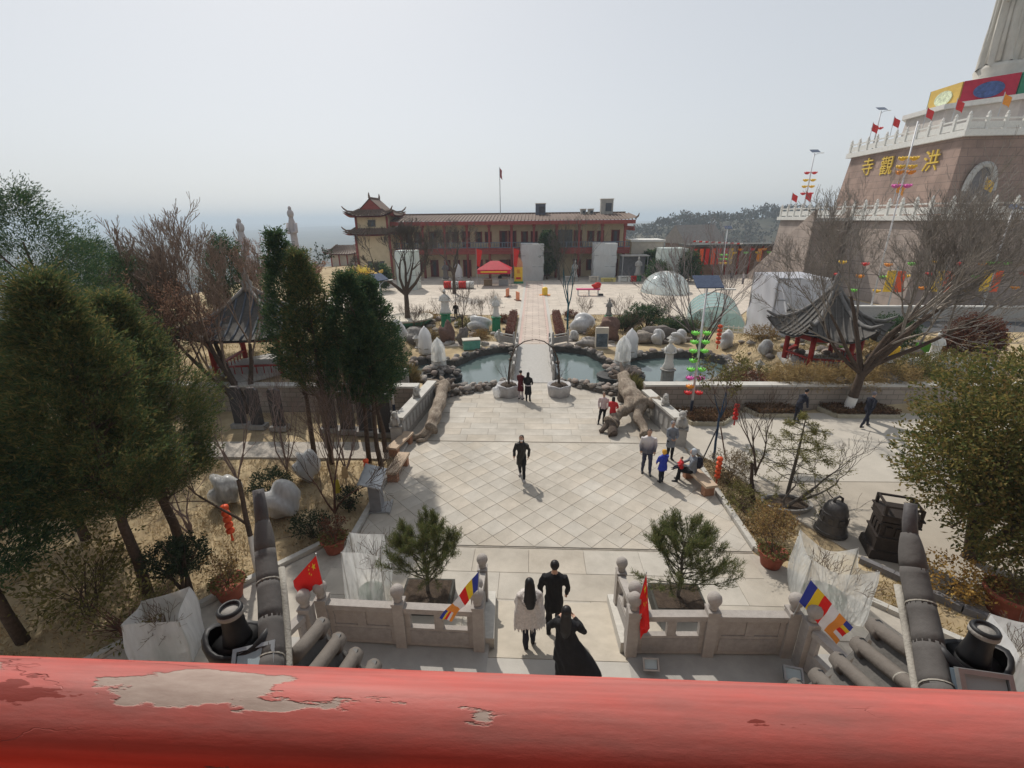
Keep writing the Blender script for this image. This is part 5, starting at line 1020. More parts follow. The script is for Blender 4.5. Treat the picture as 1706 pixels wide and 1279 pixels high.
# ---------------------------------------------------------------- bare trees
GB = 'bare trees'
bare_tree('bare_tree', 'spreading many-stemmed bare tree rising over the left pavilion', (-14.3, 20.0, 0), [((-.5, .1, 1), 3.7, .2), ((-.15, .15, 1), 3.8, .18), ((.25, .1, 1), 3.4, .16), ((-.95, 0, .9), 3.7, .16)], BARK, 1, depth=6, spread=.42, shrink=.68, child=(2, 3), wob=.10, twig=M('warm_twig', (.26, .19, .145), .9, .25, 5), thick=3, rmin=.0095)
bare_tree('bare_tree', 'reddish bare tree at left between the evergreens', (-17.4, 18.6, 0), [((.2, 0, 1), 3.3, .13), ((-.3, .1, 1), 3.3, .12), ((.6, .1, 1), 3.1, .11), ((-.7, 0, 1), 2.9, .1)], BARKR, 2, depth=5, spread=.55, shrink=.66, child=(2, 3), leaf=leafmat('rust_buds', [(.30, .16, .11), (.40, .24, .16), (.26, .17, .11)], .3), leafn=14000, leafL=.08, leafW=.04, twig=BARKR, thick=3, rmin=.006)
bare_tree('bare_tree', 'rust tinged bare tree behind the left pavilion', (-15.2, 26.5, 1.1), [((.1, 0, 1), 3.2, .13), ((-.35, .1, 1), 2.8, .12), ((.4, .1, 1), 2.6, .1)], BARKR, 3, depth=5, spread=.55, shrink=.66, child=(2, 3), leaf=MATS['rust_buds'], leafn=12000, leafL=.08, leafW=.04, twig=BARKR, thick=3, rmin=.006)
bare_tree('bare_tree', 'largest bare tree with whitewashed forked trunk in the right court', (14.2, 20.45, 0), [((.1, 0, 1), 2.1, .24), ((.45, .1, 1), 3.7, .18, (.2, 0, 1.9)), ((-.4, .05, 1), 3.5, .13, (.15, 0, 2.0)), ((.1, .1, 1), 3.6, .14, (.2, 0, 2.0)), ((1.2, 0, .6), 4.2, .12, (.3, .02, 2.2)), ((-1.1, .1, .75), 3.2, .1, (.1, 0, 2.0)), ((.9, .2, .95), 3.6, .12, (.3, 0, 2.0)), ((-.7, -.2, 1), 3.4, .1, (.1, 0, 2.0)), ((.3, -.3, 1), 3.5, .1, (.2, 0, 2.0)), ((1.3, .3, .9), 3.6, .1, (.3, 0, 2.1))], BARK, 4, depth=5, spread=.5, shrink=.67, up_=.09, child=(2, 4), wob=.14, wash=.65, twig=M('pale_twig', (.25, .22, .19), .9, .25, 4), rmin=.0065, first=.3, thick=3)
bare_tree('bare_tree', 'small bare tree with whitewashed trunk holding a lantern string on the left lawn', (-7.75, 9.5, 0), [((-.05, .1, 1), 2.6, .075), ((-.6, .1, .7), 1.6, .04, (0, .1, 1.3))], BARK, 5, depth=4, spread=.55, child=(2, 3), wash=1.1, twig=TWIG, rmin=.004)
bare_tree('bare_tree', 'slender red-barked multi-stemmed shrub tree left of the information board', (-6.75, 12.1, 0), [((-.2, .1, 1), 1.9, .04), ((.15, .1, 1), 1.8, .04), ((.3, -.1, 1), 1.6, .035), ((-.4, -.1, 1), 1.5, .03)], BARKR, 6, depth=4, spread=.42, child=(2, 3), twig=TWIG, rmin=.004)
for k, (x, y, h) in enumerate(((-9.6, 14.6, 1.9), (-8.1, 15.2, 2.0), (-7.4, 14.7, 1.7), (-11.0, 13.8, 1.8), (-10.6, 10.9, 1.5))):
    bare_tree('bare_shrub', ['purplish twiggy bare shrub in front of the fourth stele', 'purplish twiggy bare shrub in front of the sixth stele', 'purplish twiggy bare shrub in front of the last stele', 'twiggy bare shrub at the left of the mosaic path', 'twiggy bare shrub beside the trunk of the second juniper'][k], (x, y, 0), [((g1, g2, 1), h, .03) for g1, g2 in ((-.3, .1), (.05, .2), (.3, -.1), (.1, -.3), (-.15, -.2))], M('purple_twig', (.24, .18, .165), .9, .25, 5), 30+k, 'shrub', depth=3, spread=.42, child=(2, 3), rmin=.004, thick=3, group='bare shrubs on the left lawn')
bare_tree('bare_tree', 'vase-shaped bare tree with silvery branches beyond the right pond', (10.9, 30.9, 0), [((a, b, 1), 3.0+.3*c, .07) for a, b, c in ((-.45, .1, 1), (-.2, .2, 2), (0, -.1, 2.4), (.2, .1, 2), (.42, 0, 1.4), (.6, .2, .5), (-.65, 0, .3))], BARKG, 7, depth=4, spread=.3, child=(2, 3), twig=M('silver_twig', (.30, .26, .25), .9, .2, 5), rmin=.007)
bare_tree('bare_tree', 'young bare tree with teal wrapped trunk right of the path', (2.2, 35.5, 0), [((0, 0, 1), 2.6, .09), ((-.25, .1, 1), 3.0, .05, (0, 0, 2.3)), ((.25, 0, 1), 3.0, .05, (0, 0, 2.3)), ((.05, .2, 1), 3.2, .05, (0, 0, 2.4)), ((-.1, -.2, 1), 3.0, .04, (0, 0, 2.4))], M('teal_wrap', (.02, .10, .13), .8, .2, 6), 8, depth=3, spread=.3, child=(2, 3), twig=BARKG, rmin=.007)
bare_tree('bare_tree', 'small dark bare tree in the garden left of the path', (-6.1, 35.6, 0), [((0, 0, 1), 1.5, .07), ((-.5, 0, 1), 1.5, .04, (0, 0, 1.2)), ((.5, .1, 1), 1.5, .04, (0, 0, 1.2)), ((.1, .2, 1), 1.6, .04, (0, 0, 1.4))], BARK, 9, depth=3, spread=.5, child=(2, 3), rmin=.007)
bare_tree('bare_tree', 'large bare tree growing from the green planter tub on the far square', (-11.5, 39.4, .4), [((.02, 0, 1), 2.6, .26), ((-.7, 0, 1), 2.7, .17, (0, 0, 2.3)), ((.7, .1, 1), 2.7, .17, (.02, 0, 2.3)), ((.1, .2, 1), 2.6, .15, (0, 0, 2.5)), ((-.3, -.2, 1), 2.7, .14, (0, 0, 2.4)), ((.4, -.2, 1), 2.7, .14, (0, 0, 2.4))], BARK, 10, depth=6, spread=.52, child=(2, 3), shrink=.65, wob=.14, rmin=.007, twig=BARKG, thick=3)
bare_tree('bare_tree', 'second large bare tree in front of the yellow hall', (-10.4, 57.5, 0), [((.02, 0, 1), 2.8, .24), ((-.5, 0, 1), 2.5, .16, (0, 0, 2.4)), ((.5, .1, 1), 2.5, .16, (.02, 0, 2.4)), ((.1, .2, 1), 2.6, .15, (0, 0, 2.6))], BARK, 11, depth=6, spread=.52, child=(2, 3), shrink=.65, wob=.14, rmin=.008, twig=BARKG, thick=3)
bare_tree('bare_tree', 'grey bare tree in front of the hall beside the dark cypress', (3.3, 71, 0), [((-.2, 0, 1), 3, .14), ((.2, 0, 1), 3, .14), ((.0, .2, 1), 3, .12)], BARKG, 12, depth=4, spread=.4, child=(2, 3), rmin=.012, thick=3)
bare_tree('bare_tree', 'bare tree with dark fruit clusters left of the golden lotus', (-22.5, 45, 0), [((0, 0, 1), 3, .12), ((.4, 0, 1), 2, .07, (0, 0, 2.5)), ((-.4, 0, 1), 2, .07, (0, 0, 2.5))], BARK, 13, depth=3, spread=.5, child=(2, 3), rmin=.012, leaf=DKG, leafn=500, leafL=.2, leafW=.12)
bare_tree('staked_tree', 'small staked tree with olive leaves and blue wrapped trunk at right', (6.45, 15.95, 0), [((.02, 0, 1), 1.9, .05), ((-.4, .1, 1), 1.0, .03, (.03, 0, 1.7)), ((.4, 0, 1), 1.0, .03, (.03, 0, 1.7)), ((.1, .3, 1), 1.1, .03, (.03, 0, 1.8))], M('blue_wrap', (.03, .06, .11), .8, .2, 6), 14, depth=3, spread=.55, child=(2, 3), leaf=OLIVE, leafn=900, leafL=.11, leafW=.055, twig=BARKR, rmin=.004)
t = thing('tree_stake', 'slanting dark stake propping the small staked tree at right', 'stake'); MB().tube([(5.55, 15.0, .0), (6.4, 15.9, 1.25)], .025, BLACK, 6).build('pole', t); MB().tube([(6.9, 15.9, .0), (6.55, 15.95, 1.3)], .025, BARKR, 6).build('pole', t)
bare_tree('bare_tree', 'small bare tree with upright branches in the bed right of the plaza', (6.75, 13.2, 0), [((-.15, .05, 1), 1.3, .07), ((-.45, .1, 1), 1.3, .035, (-.1, 0, 1.0)), ((.4, .1, 1), 1.4, .035, (-.1, 0, .9)), ((0, .2, 1), 1.4, .035, (-.1, 0, 1.1))], BARK, 15, depth=3, spread=.45, child=(2, 3), rmin=.005)
bare_tree('bare_tree', 'contorted bare bonsai tree with long sideways branches near the bell', (7.3, 12.6, 0), [((.5, .1, .35), 1.2, .06), ((.9, 0, .25), 1.6, .045, (.5, .1, .3)), ((.8, .1, .7), 1.5, .04, (.5, .1, .3)), ((-.2, .2, 1), .8, .03, (.1, 0, .2))], BARKG, 16, depth=3, spread=.5, child=(2, 3), wob=.22, rmin=.004)
# yellow-green deodar
g_ = np.random.default_rng(9); t = thing('young_deodar', 'young yellow green deodar with tiered branches in the right court', 'tree', (7.85, 13.3, 0)); o, tips = [(0, 0, 0, .05, 0, 1.6, .07, .05, 2), (.05, 0, 1.6, .05, 0, 3.0, .05, .012, 2)], []
for k in range(34):
    z = .6+2.35*k/34; a = k*2.4; branches(g_, (.05, 0, z), (math.cos(a), math.sin(a), .15), 1.15*(1-(z-.5)/2.75)+.12, .016, 1, out=o, tips=tips, up_=-.05, child=(2, 3), shrink=.5, rmin=.003)
V, F = tubes_np([s[:8] for s in o], 4); link('trunk', npmesh('trunk', V, F, [BARKG]), t); T = np.array([q[0] for q in tips]); D = np.array([q[1] for q in tips]); k = np.repeat(np.arange(len(T)), 12); V, F = leaves(T[k]+g_.normal(0, .04, (len(k), 3)), D[k], .1, .018, g_, .6); link('needles', npmesh('needles', V, F, [leafmat('deodar_needles', [(.10, .11, .03), (.18, .17, .05), (.25, .22, .07)], .3)]), t)
t = thing('bonsai_tray', 'shallow stone tray under the young deodar', 'planter', (7.6, 12.85, 0)); MB().lathe([(.75, 0), (.8, .16), (.7, .16), (.68, .1), (.01, .1)], STONE2, n=18, sy=.6).build('tray', t); MB().lathe([(.67, .1), (.01, .13)], SOIL, n=18, sy=.6).build('soil', t)

for k, (x, y, lb) in enumerate(((-9.4, 35.2, 'behind the grey layered rockery at the left pond'), (-8.5, 38.8, 'between the seated statue and the planter tub'), (-5.2, 40.2, 'behind the grey sheeted rock left of the path'), (-10.6, 37.5, 'just in front of the green planter tub'), (-4.4, 42.5, 'behind the many-armed statue'), (-7.2, 42.2, 'beside the visitor at the edge of the far square'), (3.9, 40.5, 'behind the big wrapped rock right of the path'), (7.4, 40.8, 'behind the warrior-like statue'), (10.8, 39.4, 'behind the tall cloud-pruned pine'), (12.2, 34.2, 'right behind the vase-shaped bare tree'), (6.6, 36, 'beside the brown pointed rock'), (11.8, 42, 'nearest the tunnel greenhouse'))):
    bare_tree('garden_twigs', 'leafless twiggy shrub '+lb, (x, y, 0), [((g1, g2, 1), 1.15, .02) for g1, g2 in ((-.4, .1), (.05, .3), (.4, -.1), (.1, -.4))], TWIG, 130+k, 'shrub', depth=3, spread=.5, child=(3, 3), rmin=.006, thick=3, group='leafless garden shrubs')

for k, (x, y, r, m, lb) in enumerate(((4.4, 35.6, .5, DRYG, 'rusty low shrub behind the brown pointed rock'), (7.9, 35.2, .6, OLIVE, 'olive low shrub on the low rockery right of the path'), (9.9, 41.2, .7, YELG, 'straw low shrub at the far edge of the right garden'), (3.0, 42.6, .5, REDL, 'red brown low shrub near the far square, right of the path'), (12.6, 37.6, .7, OLIVE, 'olive shrub between the cloud-pruned pines and the greenhouse'), (-4.6, 34.6, .5, DRYG, 'rusty low shrub beside the green glass tank'), (-8.6, 34.6, .6, YELG, 'straw low shrub behind the tall wrapped statue'), (-6.4, 38.9, .6, OLIVE, 'olive low shrub behind the small dark bare tree'), (-10.2, 41.6, .7, DRYG, 'rusty shrub behind the green planter tub'), (-3.2, 40.6, .45, REDL, 'red brown low shrub behind the left path hedge'), (14.4, 30.0, .8, DRYG, 'rusty shrub on the bank below the silver sheeted block'), (18.9, 26.4, .8, YELG, 'straw shrub behind the big bare tree'), (-10.8, 24.6, .8, DRYG, 'rusty shrub right of the tiled pavilion'), (-12.4, 27.4, .9, OLIVE, 'olive shrub on the bank behind the tiled pavilion'))):
    bush('garden_shrub', lb, (x, y, float(gz(x, y))), [((0, 0, r*.5), (r, r*.8, r*.5))], m, 150, 14, .1, .045, .12, 200+k, 7)

# ---------------------------------------------------------------- things on the plaza and in the courts
BRONZE = M('dark_bronze', (.075, .07, .068), .5, .25, 5, .3, .4, .35)
t = thing('bronze_bell', 'dark bronze temple bell standing on the right court', 'bell', (8.25, 11.6, 0)); t.scale = (.86,)*3
MB().lathe([(.46, 0), (.5, .03), (.47, .1), (.41, .35), (.375, .75), (.35, .95), (.27, 1.12), (.1, 1.2), (.01, 1.21)], BRONZE, n=24).build('bell_body', t, True)
for z, r in ((.14, .472), (.45, .408), (.8, .377)): MB().lathe([(r-.01, z-.02), (r+.012, z), (r-.01, z+.02)], BRONZE, n=24).build('band', t, True)
MB().tube([(-.13, 0, 1.15), (-.12, 0, 1.32), (0, 0, 1.4), (.12, 0, 1.32), (.13, 0, 1.15)], .04, BRONZE, 8).build('loop', t, True)
for k in range(8): a = k*math.pi/4; MB().box((.405*math.cos(a), .405*math.sin(a), .6), (.02, .16, .2), BRONZE, a).build('panel', t)
IRON = M('dark_iron', (.035, .026, .022), .6, .3, 6, .4, .4, .3)
t = thing('incense_burner', 'square tiered dark iron incense burner on the right court', 'burner', (9.2, 10.75, 0), R(-18))
for k, (z, w, h) in enumerate(((.13, 1.0, .22), (.45, .84, .42), (.88, .80, .44), (1.24, .86, .16))): MB().box((0, 0, z), (w, w*.86, h), IRON, 0, .97).build('tier', t)
for k, (z, w) in enumerate(((.245, .94), (.66, .9), (1.11, .88), (1.33, .92))): MB().box((0, 0, z), (w, w*.86, .04), IRON).build('ledge', t)
for sx in (-1, 1):
    for sy in (-1, 1): MB().box((sx*.38, sy*.32, 1.48), (.07, .07, .27), IRON).build('corner_post', t); MB().box((sx*.42, sy*.36, .03), (.14, .14, .06), IRON).build('foot', t)
for s in (-1, 1): MB().box((0, s*.32, 1.6), (.84, .05, .05), IRON).build('top_rail', t); MB().box((s*.38, 0, 1.6), (.05, .64, .05), IRON).build('top_rail', t)
for s in (-1, 1):
    for k in (-1, 0, 1): MB().box((k*.22, s*.36, .88), (.14, .05, .26), IRON).build('panel', t); MB().box((s*.405, k*.2, .88), (.05, .12, .26), IRON).build('panel', t)
# driftwood
def woodmat(name, c1, c2):
    m = M(name, c1, .95, .3, 2.5, .0, col2=c2); n, l = m.node_tree.nodes, m.node_tree.links; b = n['Principled BSDF']; tc = n.new('ShaderNodeTexCoord'); mp = n.new('ShaderNodeMapping'); mp.inputs['Scale'].default_value = (9, .9, 9); l.new(tc.outputs['Object'], mp.inputs[0])
    q = n.new('ShaderNodeTexNoise'); q.inputs['Scale'].default_value = 1.6; q.inputs['Detail'].default_value = 8; q.inputs['Roughness'].default_value = .75; l.new(mp.outputs[0], q.inputs[0]); bp = n.new('ShaderNodeBump'); bp.inputs['Strength'].default_value = 1; bp.inputs['Distance'].default_value = .08; l.new(q.outputs[0], bp.inputs['Height']); l.new(bp.outputs[0], b.inputs['Normal'])
    mx = n.new('ShaderNodeMix'); mx.data_type = 'RGBA'; mx.blend_type = 'MULTIPLY'; mx.inputs[0].default_value = .75; cr = n.new('ShaderNodeValToRGB'); cr.color_ramp.elements[0].position = .35; cr.color_ramp.elements[0].color = (.35, .32, .3, 1); cr.color_ramp.elements[1].position = .6; l.new(q.outputs[0], cr.inputs[0])
    src = b.inputs['Base Color'].links[0].from_socket; l.new(src, mx.inputs[6]); l.new(cr.outputs[0], mx.inputs[7]); l.new(mx.outputs[2], b.inputs['Base Color']); return m
def gnarl(mb, seed, amp=.05):
    g = random.Random(seed); ph = [(g.uniform(2, 7), g.uniform(1, 4), g.uniform(2, 7), g.uniform(0, 6)) for _ in range(6)]
    mb.v = [(x+amp*sum(math.sin(a*y+c*z+f) for a, b_, c, f in ph[:3])*.6, y, z+amp*sum(math.sin(a*x*2+b_*y*1.7+f) for a, b_, c, f in ph[3:])*.6) for x, y, z in mb.v]; return mb
def fine(pts, rr, k=5):
    P, Rr = [], []
    for i in range(len(pts)-1):
        for j in range(k): f = j/k; P.append(tuple(Vector(pts[i]).lerp(Vector(pts[i+1]), f))); Rr.append((rr[i]+(rr[i+1]-rr[i])*f)*(1+.09*math.sin(7.3*len(P))))
    P.append(pts[-1]); Rr.append(rr[-1]); return P, Rr
DRIFT = woodmat('driftwood', (.24, .185, .14), (.47, .40, .32)); DRIFT2 = M('dark_driftwood', (.11, .085, .068), .95, .3, 5, .6)
t = thing('driftwood_log', 'long pale driftwood trunk with root fork lying along the left parapet', 'log')
gnarl(MB().tube(*fine([(-4.75, 17.35, .42), (-4.8, 18.0, .5), (-4.85, 19.2, .52), (-4.95, 20.4, .55), (-5.05, 21.6, .58), (-5.1, 22.2, .6)], [.24, .27, .3, .29, .31, .36]), DRIFT, 16), 7).build('trunk', t, True)
gnarl(MB().tube(*fine([(-4.8, 17.7, .42), (-5.05, 17.35, .28), (-5.35, 17.1, .16), (-5.6, 17.05, .1)], [.17, .15, .13, .09]), DRIFT, 16), 7).build('limb', t, True); gnarl(MB().tube(*fine([(-4.78, 17.6, .3), (-5.0, 17.1, .1), (-5.2, 16.8, .08)], [.12, .1, .07]), DRIFT, 16), 7).build('limb', t, True)
for k, (dx, dy, dz) in enumerate(((-.9, .5, .5), (.5, .5, .5), (-.6, .3, .1), (.65, .1, .05), (-.2, .6, .8), (.2, .7, .45), (-1.0, -.1, .3))): gnarl(MB().tube(*fine([(-5.1, 22.1, .6), (-5.1+dx*.55, 22.1+dy*.5, .6+dz*.4), (-5.1+dx, 22.1+dy, .6+dz*.55-.1)], [.2, .13, .06]), DRIFT2 if k % 2 else DRIFT, 16), 7).build('root', t, True)
t = thing('driftwood_stump', 'massive pale driftwood stump with splayed limbs by the right parapet', 'log')
gnarl(MB().tube(*fine([(4.05, 22.2, 1.15), (4.05, 21.3, 1.05), (4.1, 20.4, .95), (4.2, 19.7, .85), (4.35, 19.2, .78)], [.30, .36, .42, .44, .36]), DRIFT, 16), 7).build('trunk', t, True)
for nm, pts, rr, m in (('limb', [(4.15, 19.7, .8), (3.6, 19.1, .62), (3.1, 18.5, .5), (2.8, 18.1, .4)], [.36, .25, .22, .3], DRIFT), ('limb', [(2.95, 18.25, .45), (2.85, 17.9, .25), (2.95, 17.6, .12)], [.27, .18, .2], DRIFT2), ('limb', [(2.9, 18.3, .45), (2.6, 18.1, .25), (2.35, 18.05, .12)], [.22, .14, .12], DRIFT2), ('limb', [(4.3, 19.5, .85), (4.75, 19.4, .9), (5.1, 19.35, .95), (5.22, 19.3, .97)], [.33, .24, .2, .24], DRIFT), ('limb', [(4.3, 19.4, .7), (4.2, 18.7, .45), (4.2, 17.9, .22), (4.25, 17.55, .15)], [.32, .22, .17, .2], DRIFT)): gnarl(MB().tube(*fine(pts, rr), m, 16), 9).build(nm, t, True)
for dx, dy, dz in ((-.5, .6, .25), (.4, .7, .3), (0, .8, .6), (-.7, .2, .1), (.6, .3, .2)): gnarl(MB().tube(*fine([(4.05, 22.0, 1.1), (4.05+dx*.5, 22+dy*.6, 1.1+dz*.6), (4.05+dx, 22+dy, 1.1+dz)], [.2, .12, .05]), DRIFT2, 16), 7).build('root', t, True)
gnarl(MB().tube(*fine([(4.05, 21.9, .9), (4.1, 21.7, .3), (4.15, 21.7, .0)], [.3, .25, .3]), DRIFT2, 16), 7).build('prop', t, True)
# wrapped tubs with arching branches either side of the bridge foot
TUBM = M('grey_wrap', (.42, .41, .41), .6, .2, 4, .7, bscale=9)
for s, x, y, lb in ((-1, -1.75, 22.45, 'plastic wrapped round tub with an arching branch left of the bridge foot'), (1, .88, 22.5, 'plastic wrapped round tub with an arching branch right of the bridge foot')):
    t = thing('wrapped_tub', lb, 'planter', (x, y, 0), 0, 'wrapped tubs at the bridge foot'); mb = MB().lathe([(.5, 0), (.56, .08), (.6, .45), (.62, .62), (.57, .66), (.5, .58), (.01, .56)], TUBM, n=26)
    mb.v = [(px*(1+.03*math.sin(9*math.atan2(py, px)+5*pz)), py*(1+.03*math.sin(7*math.atan2(py, px))), pz+.03*math.sin(5*math.atan2(py, px))*(pz > .5)) for px, py, pz in mb.v]; mb.build('tub', t, True)
    MB().lathe([(.5, .56), (.3, .66), (.01, .68)], SOIL, n=16).build('soil', t, True)
    MB().tube([(0, 0, .6), (-s*.02, .1, 1.2), (-s*.1, .3, 1.9), (-s*.35, .5, 2.45), (-s*.8, .6, 2.75), (-s*1.3, .65, 2.85)], [.06, .055, .045, .035, .028, .018], BARK, 7).build('branch', t, True)
    g = np.random.default_rng(4+s); o = []
    for k in range(5): branches(g, (g.normal(0, .1), g.normal(0, .1), .6), (g.normal(0, .3), .1, 1), .8, .016, 1, out=o)
    V, F = tubes_np([q[:8] for q in o], 4); link('twigs', npmesh('twigs', V, F, [BARKG]), t)
    if s < 0: MB().rock((-.55, -.25, .3), (.3, .25, .32), FILM2, 8, 10, 7).build('film', t, True)
# bridge railings
BM_ = MB().box((0, 0, .4), (.13, .13, .8), STONE).lathe([(.05, .8), (.075, .86), (.05, .95), (.01, .97)], STONE, n=8).mesh('post')
for x, lb in ((-1.62, 'low stone railing along the left side of the bridge'), (.68, 'low stone railing along the right side of the bridge')):
    t = thing('bridge_railing', lb, 'railing', (x, 0, .03)); ysb = [24.9, 26.4, 27.9, 29.4, 30.9, 32.4]
    for y in ysb: link('post', BM_, t, (0, y, 0))
    for a, b in zip(ysb[:-1], ysb[1:]): MB().box((0, (a+b)/2, .66), (.09, b-a-.13, .08), STONE).build('rail', t); MB().box((0, (a+b)/2, .28), (.07, b-a-.13, .34), STONE2).build('panel', t)
for s, x, lb in ((-1, -1.65, 'stone railing flaring left beyond the bridge'), (1, .7, 'stone railing flaring right beyond the bridge')):
    t = thing('bridge_railing', lb, 'railing', (x, 32.5, .03), R(-s*18 if s > 0 else 180+18) if False else (R(35) if s > 0 else R(145)))
    for u in (.3, 1.7): link('post', BM_, t, (u, 0, 0))
    MB().box((1.0, 0, .68), (1.27, .09, .08), STONE).build('rail', t); MB().box((1.0, 0, .3), (1.27, .07, .45), STONE2).build('panel', t)
# lantern poles
LCOL = {k: M('lantern_'+k, c, .5, .1, 6) for k, c in (('green', (.22, .70, .10)), ('pink', (.72, .12, .45)), ('orange', (.8, .30, .03)), ('red', (.6, .03, .03)), ('yellow', (.78, .5, .04)))}
def lotus_lantern(parent, loc, r, m, me={}):
    if m.name not in me:
        b = MB().lathe([(.3, -.6), (.75, -.4), (.9, .05), (.62, .35), (.2, .5)], m, n=10)
        for k in range(8): a = k*math.pi/4; b.tube([(.5*math.cos(a), .5*math.sin(a), -.1), (1.05*math.cos(a), 1.05*math.sin(a), .1), (1.1*math.cos(a), 1.1*math.sin(a), .6)], [.25, .28, .04], m, 5)
        me[m.name] = b.mesh('lantern', True)
    o = link('lantern', me[m.name], parent, loc); o.scale = (r,)*3
def lamp_pole(name, lab, loc, h, tiers, col, rz=0, r=.055, panel=True, cat='lamp post', lr=.17, stripes=False):
    t = thing(name, lab, cat, loc, rz); MB().tube([(0, 0, 0), (0, 0, .9)], r*1.25, NAVY, 10).build('base', t, True); MB().tube([(0, 0, .9), (0, 0, h)], [r, r*.7], M('white_pole', (.66, .66, .68), .4, .06, 4), 10).build('pole', t, True)
    if panel:
        MB().tube([(0, 0, h-.3), (.35, -.1, h-.05), (.75, -.2, h)], [.03, .028, .025], METAL, 6).build('arm', t); MB().box((.85, -.22, h), (.42, .16, .06), WHITE).build('lamp_head', t)
        mb = MB(); s = .55; mb.add([(-s, -s*.7, h+.1), (s, -s*.7, h+.1), (s, s*.7, h+.5), (-s, s*.7, h+.5), (-s, -s*.7, h+.06), (s, -s*.7, h+.06), (s, s*.7, h+.46), (-s, s*.7, h+.46)], [(0, 1, 2, 3), (7, 6, 5, 4), (0, 4, 5, 1), (1, 5, 6, 2), (2, 6, 7, 3), (3, 7, 4, 0)], M('solar_panel', (.06, .08, .13), .25, .2, 8)); mb.build('solar_panel', t)
    for z, c, n in tiers:
        MB().tube([(-.34*lr/.17, 0, z), (.34*lr/.17, 0, z)], .012, METAL, 5).build('crossbar', t)
        for k in range(n): lotus_lantern(t, ((-1 if k == 0 else 1)*lr*1.6, (0 if n == 2 else -.15), z), lr, LCOL[c])
    if stripes:
        for k in range(6): MB().lathe([(r*1.03, 0), (r*1.03, .07)], LCOL['red'], (0, 0, h*.55+k*.16), 10).build('stripe', t)
    return t
lamp_pole('lantern_pole', 'white lamp post hung with green, pink and orange lotus lanterns behind the right parapet', (6.75, 19.7, 0), 5.9, [(4.0, 'green', 2), (3.6, 'green', 2), (3.2, 'green', 2), (2.8, 'green', 1), (2.35, 'green', 2), (1.95, 'pink', 2), (1.6, 'orange', 1), (1.25, 'red', 2)], 'green', lr=.15)
lamp_pole('striped_pole', 'short white pole with red chevrons behind the left parapet', (-6.75, 18.9, 0), 2.9, [(2.3, 'pink', 2), (2.6, 'red', 2)], 'red', panel=False, cat='pole', lr=.09, stripes=True)
lamp_pole('lamp_post', 'pale lamp post with a boarded arm and solar panel left of the green planter tub', (-11.6, 33.2, .4), 4.2, [], 'red', rz=R(60))
lamp_pole('lantern_pole', 'thin solar lamp post with yellow lanterns standing before the banner corridor', (27.7, 72, 0), 7.0, [(3.4, 'green', 2), (2.8, 'green', 2), (2.2, 'yellow', 2)], 'y', r=.09, lr=.26)
lamp_pole('lantern_pole', 'tall lamp post with yellow and red lanterns on the left end of the lower terrace', (36.9, 70, 8.6), 8.0, [(5.6, 'red', 2), (4.7, 'yellow', 2), (3.9, 'yellow', 2), (3.0, 'red', 2)], 'y', r=.09, lr=.3)
lamp_pole('lantern_pole', 'lamp post with solar panel and red lantern on the upper terrace corner', (44.6, 70.5, 16.9), 4.6, [(2.6, 'red', 2)], 'r', r=.09, lr=.26)
lamp_pole('lantern_pole', 'lamp post with big yellow lanterns in front of the gold characters', (29.0, 41.5, 0), 15.5, [(11.9, 'orange', 2), (12.9, 'yellow', 2), (12.3, 'yellow', 2), (10.9, 'pink', 2)], 'y', r=.07, lr=.27, panel=False)
lamp_pole('lantern_pole', 'white lamp post with green lanterns before the lower terrace at the right edge', (40.5, 44, 0), 9.0, [(3.8, 'yellow', 2), (4.6, 'green', 2)], 'y', r=.08, lr=.28)

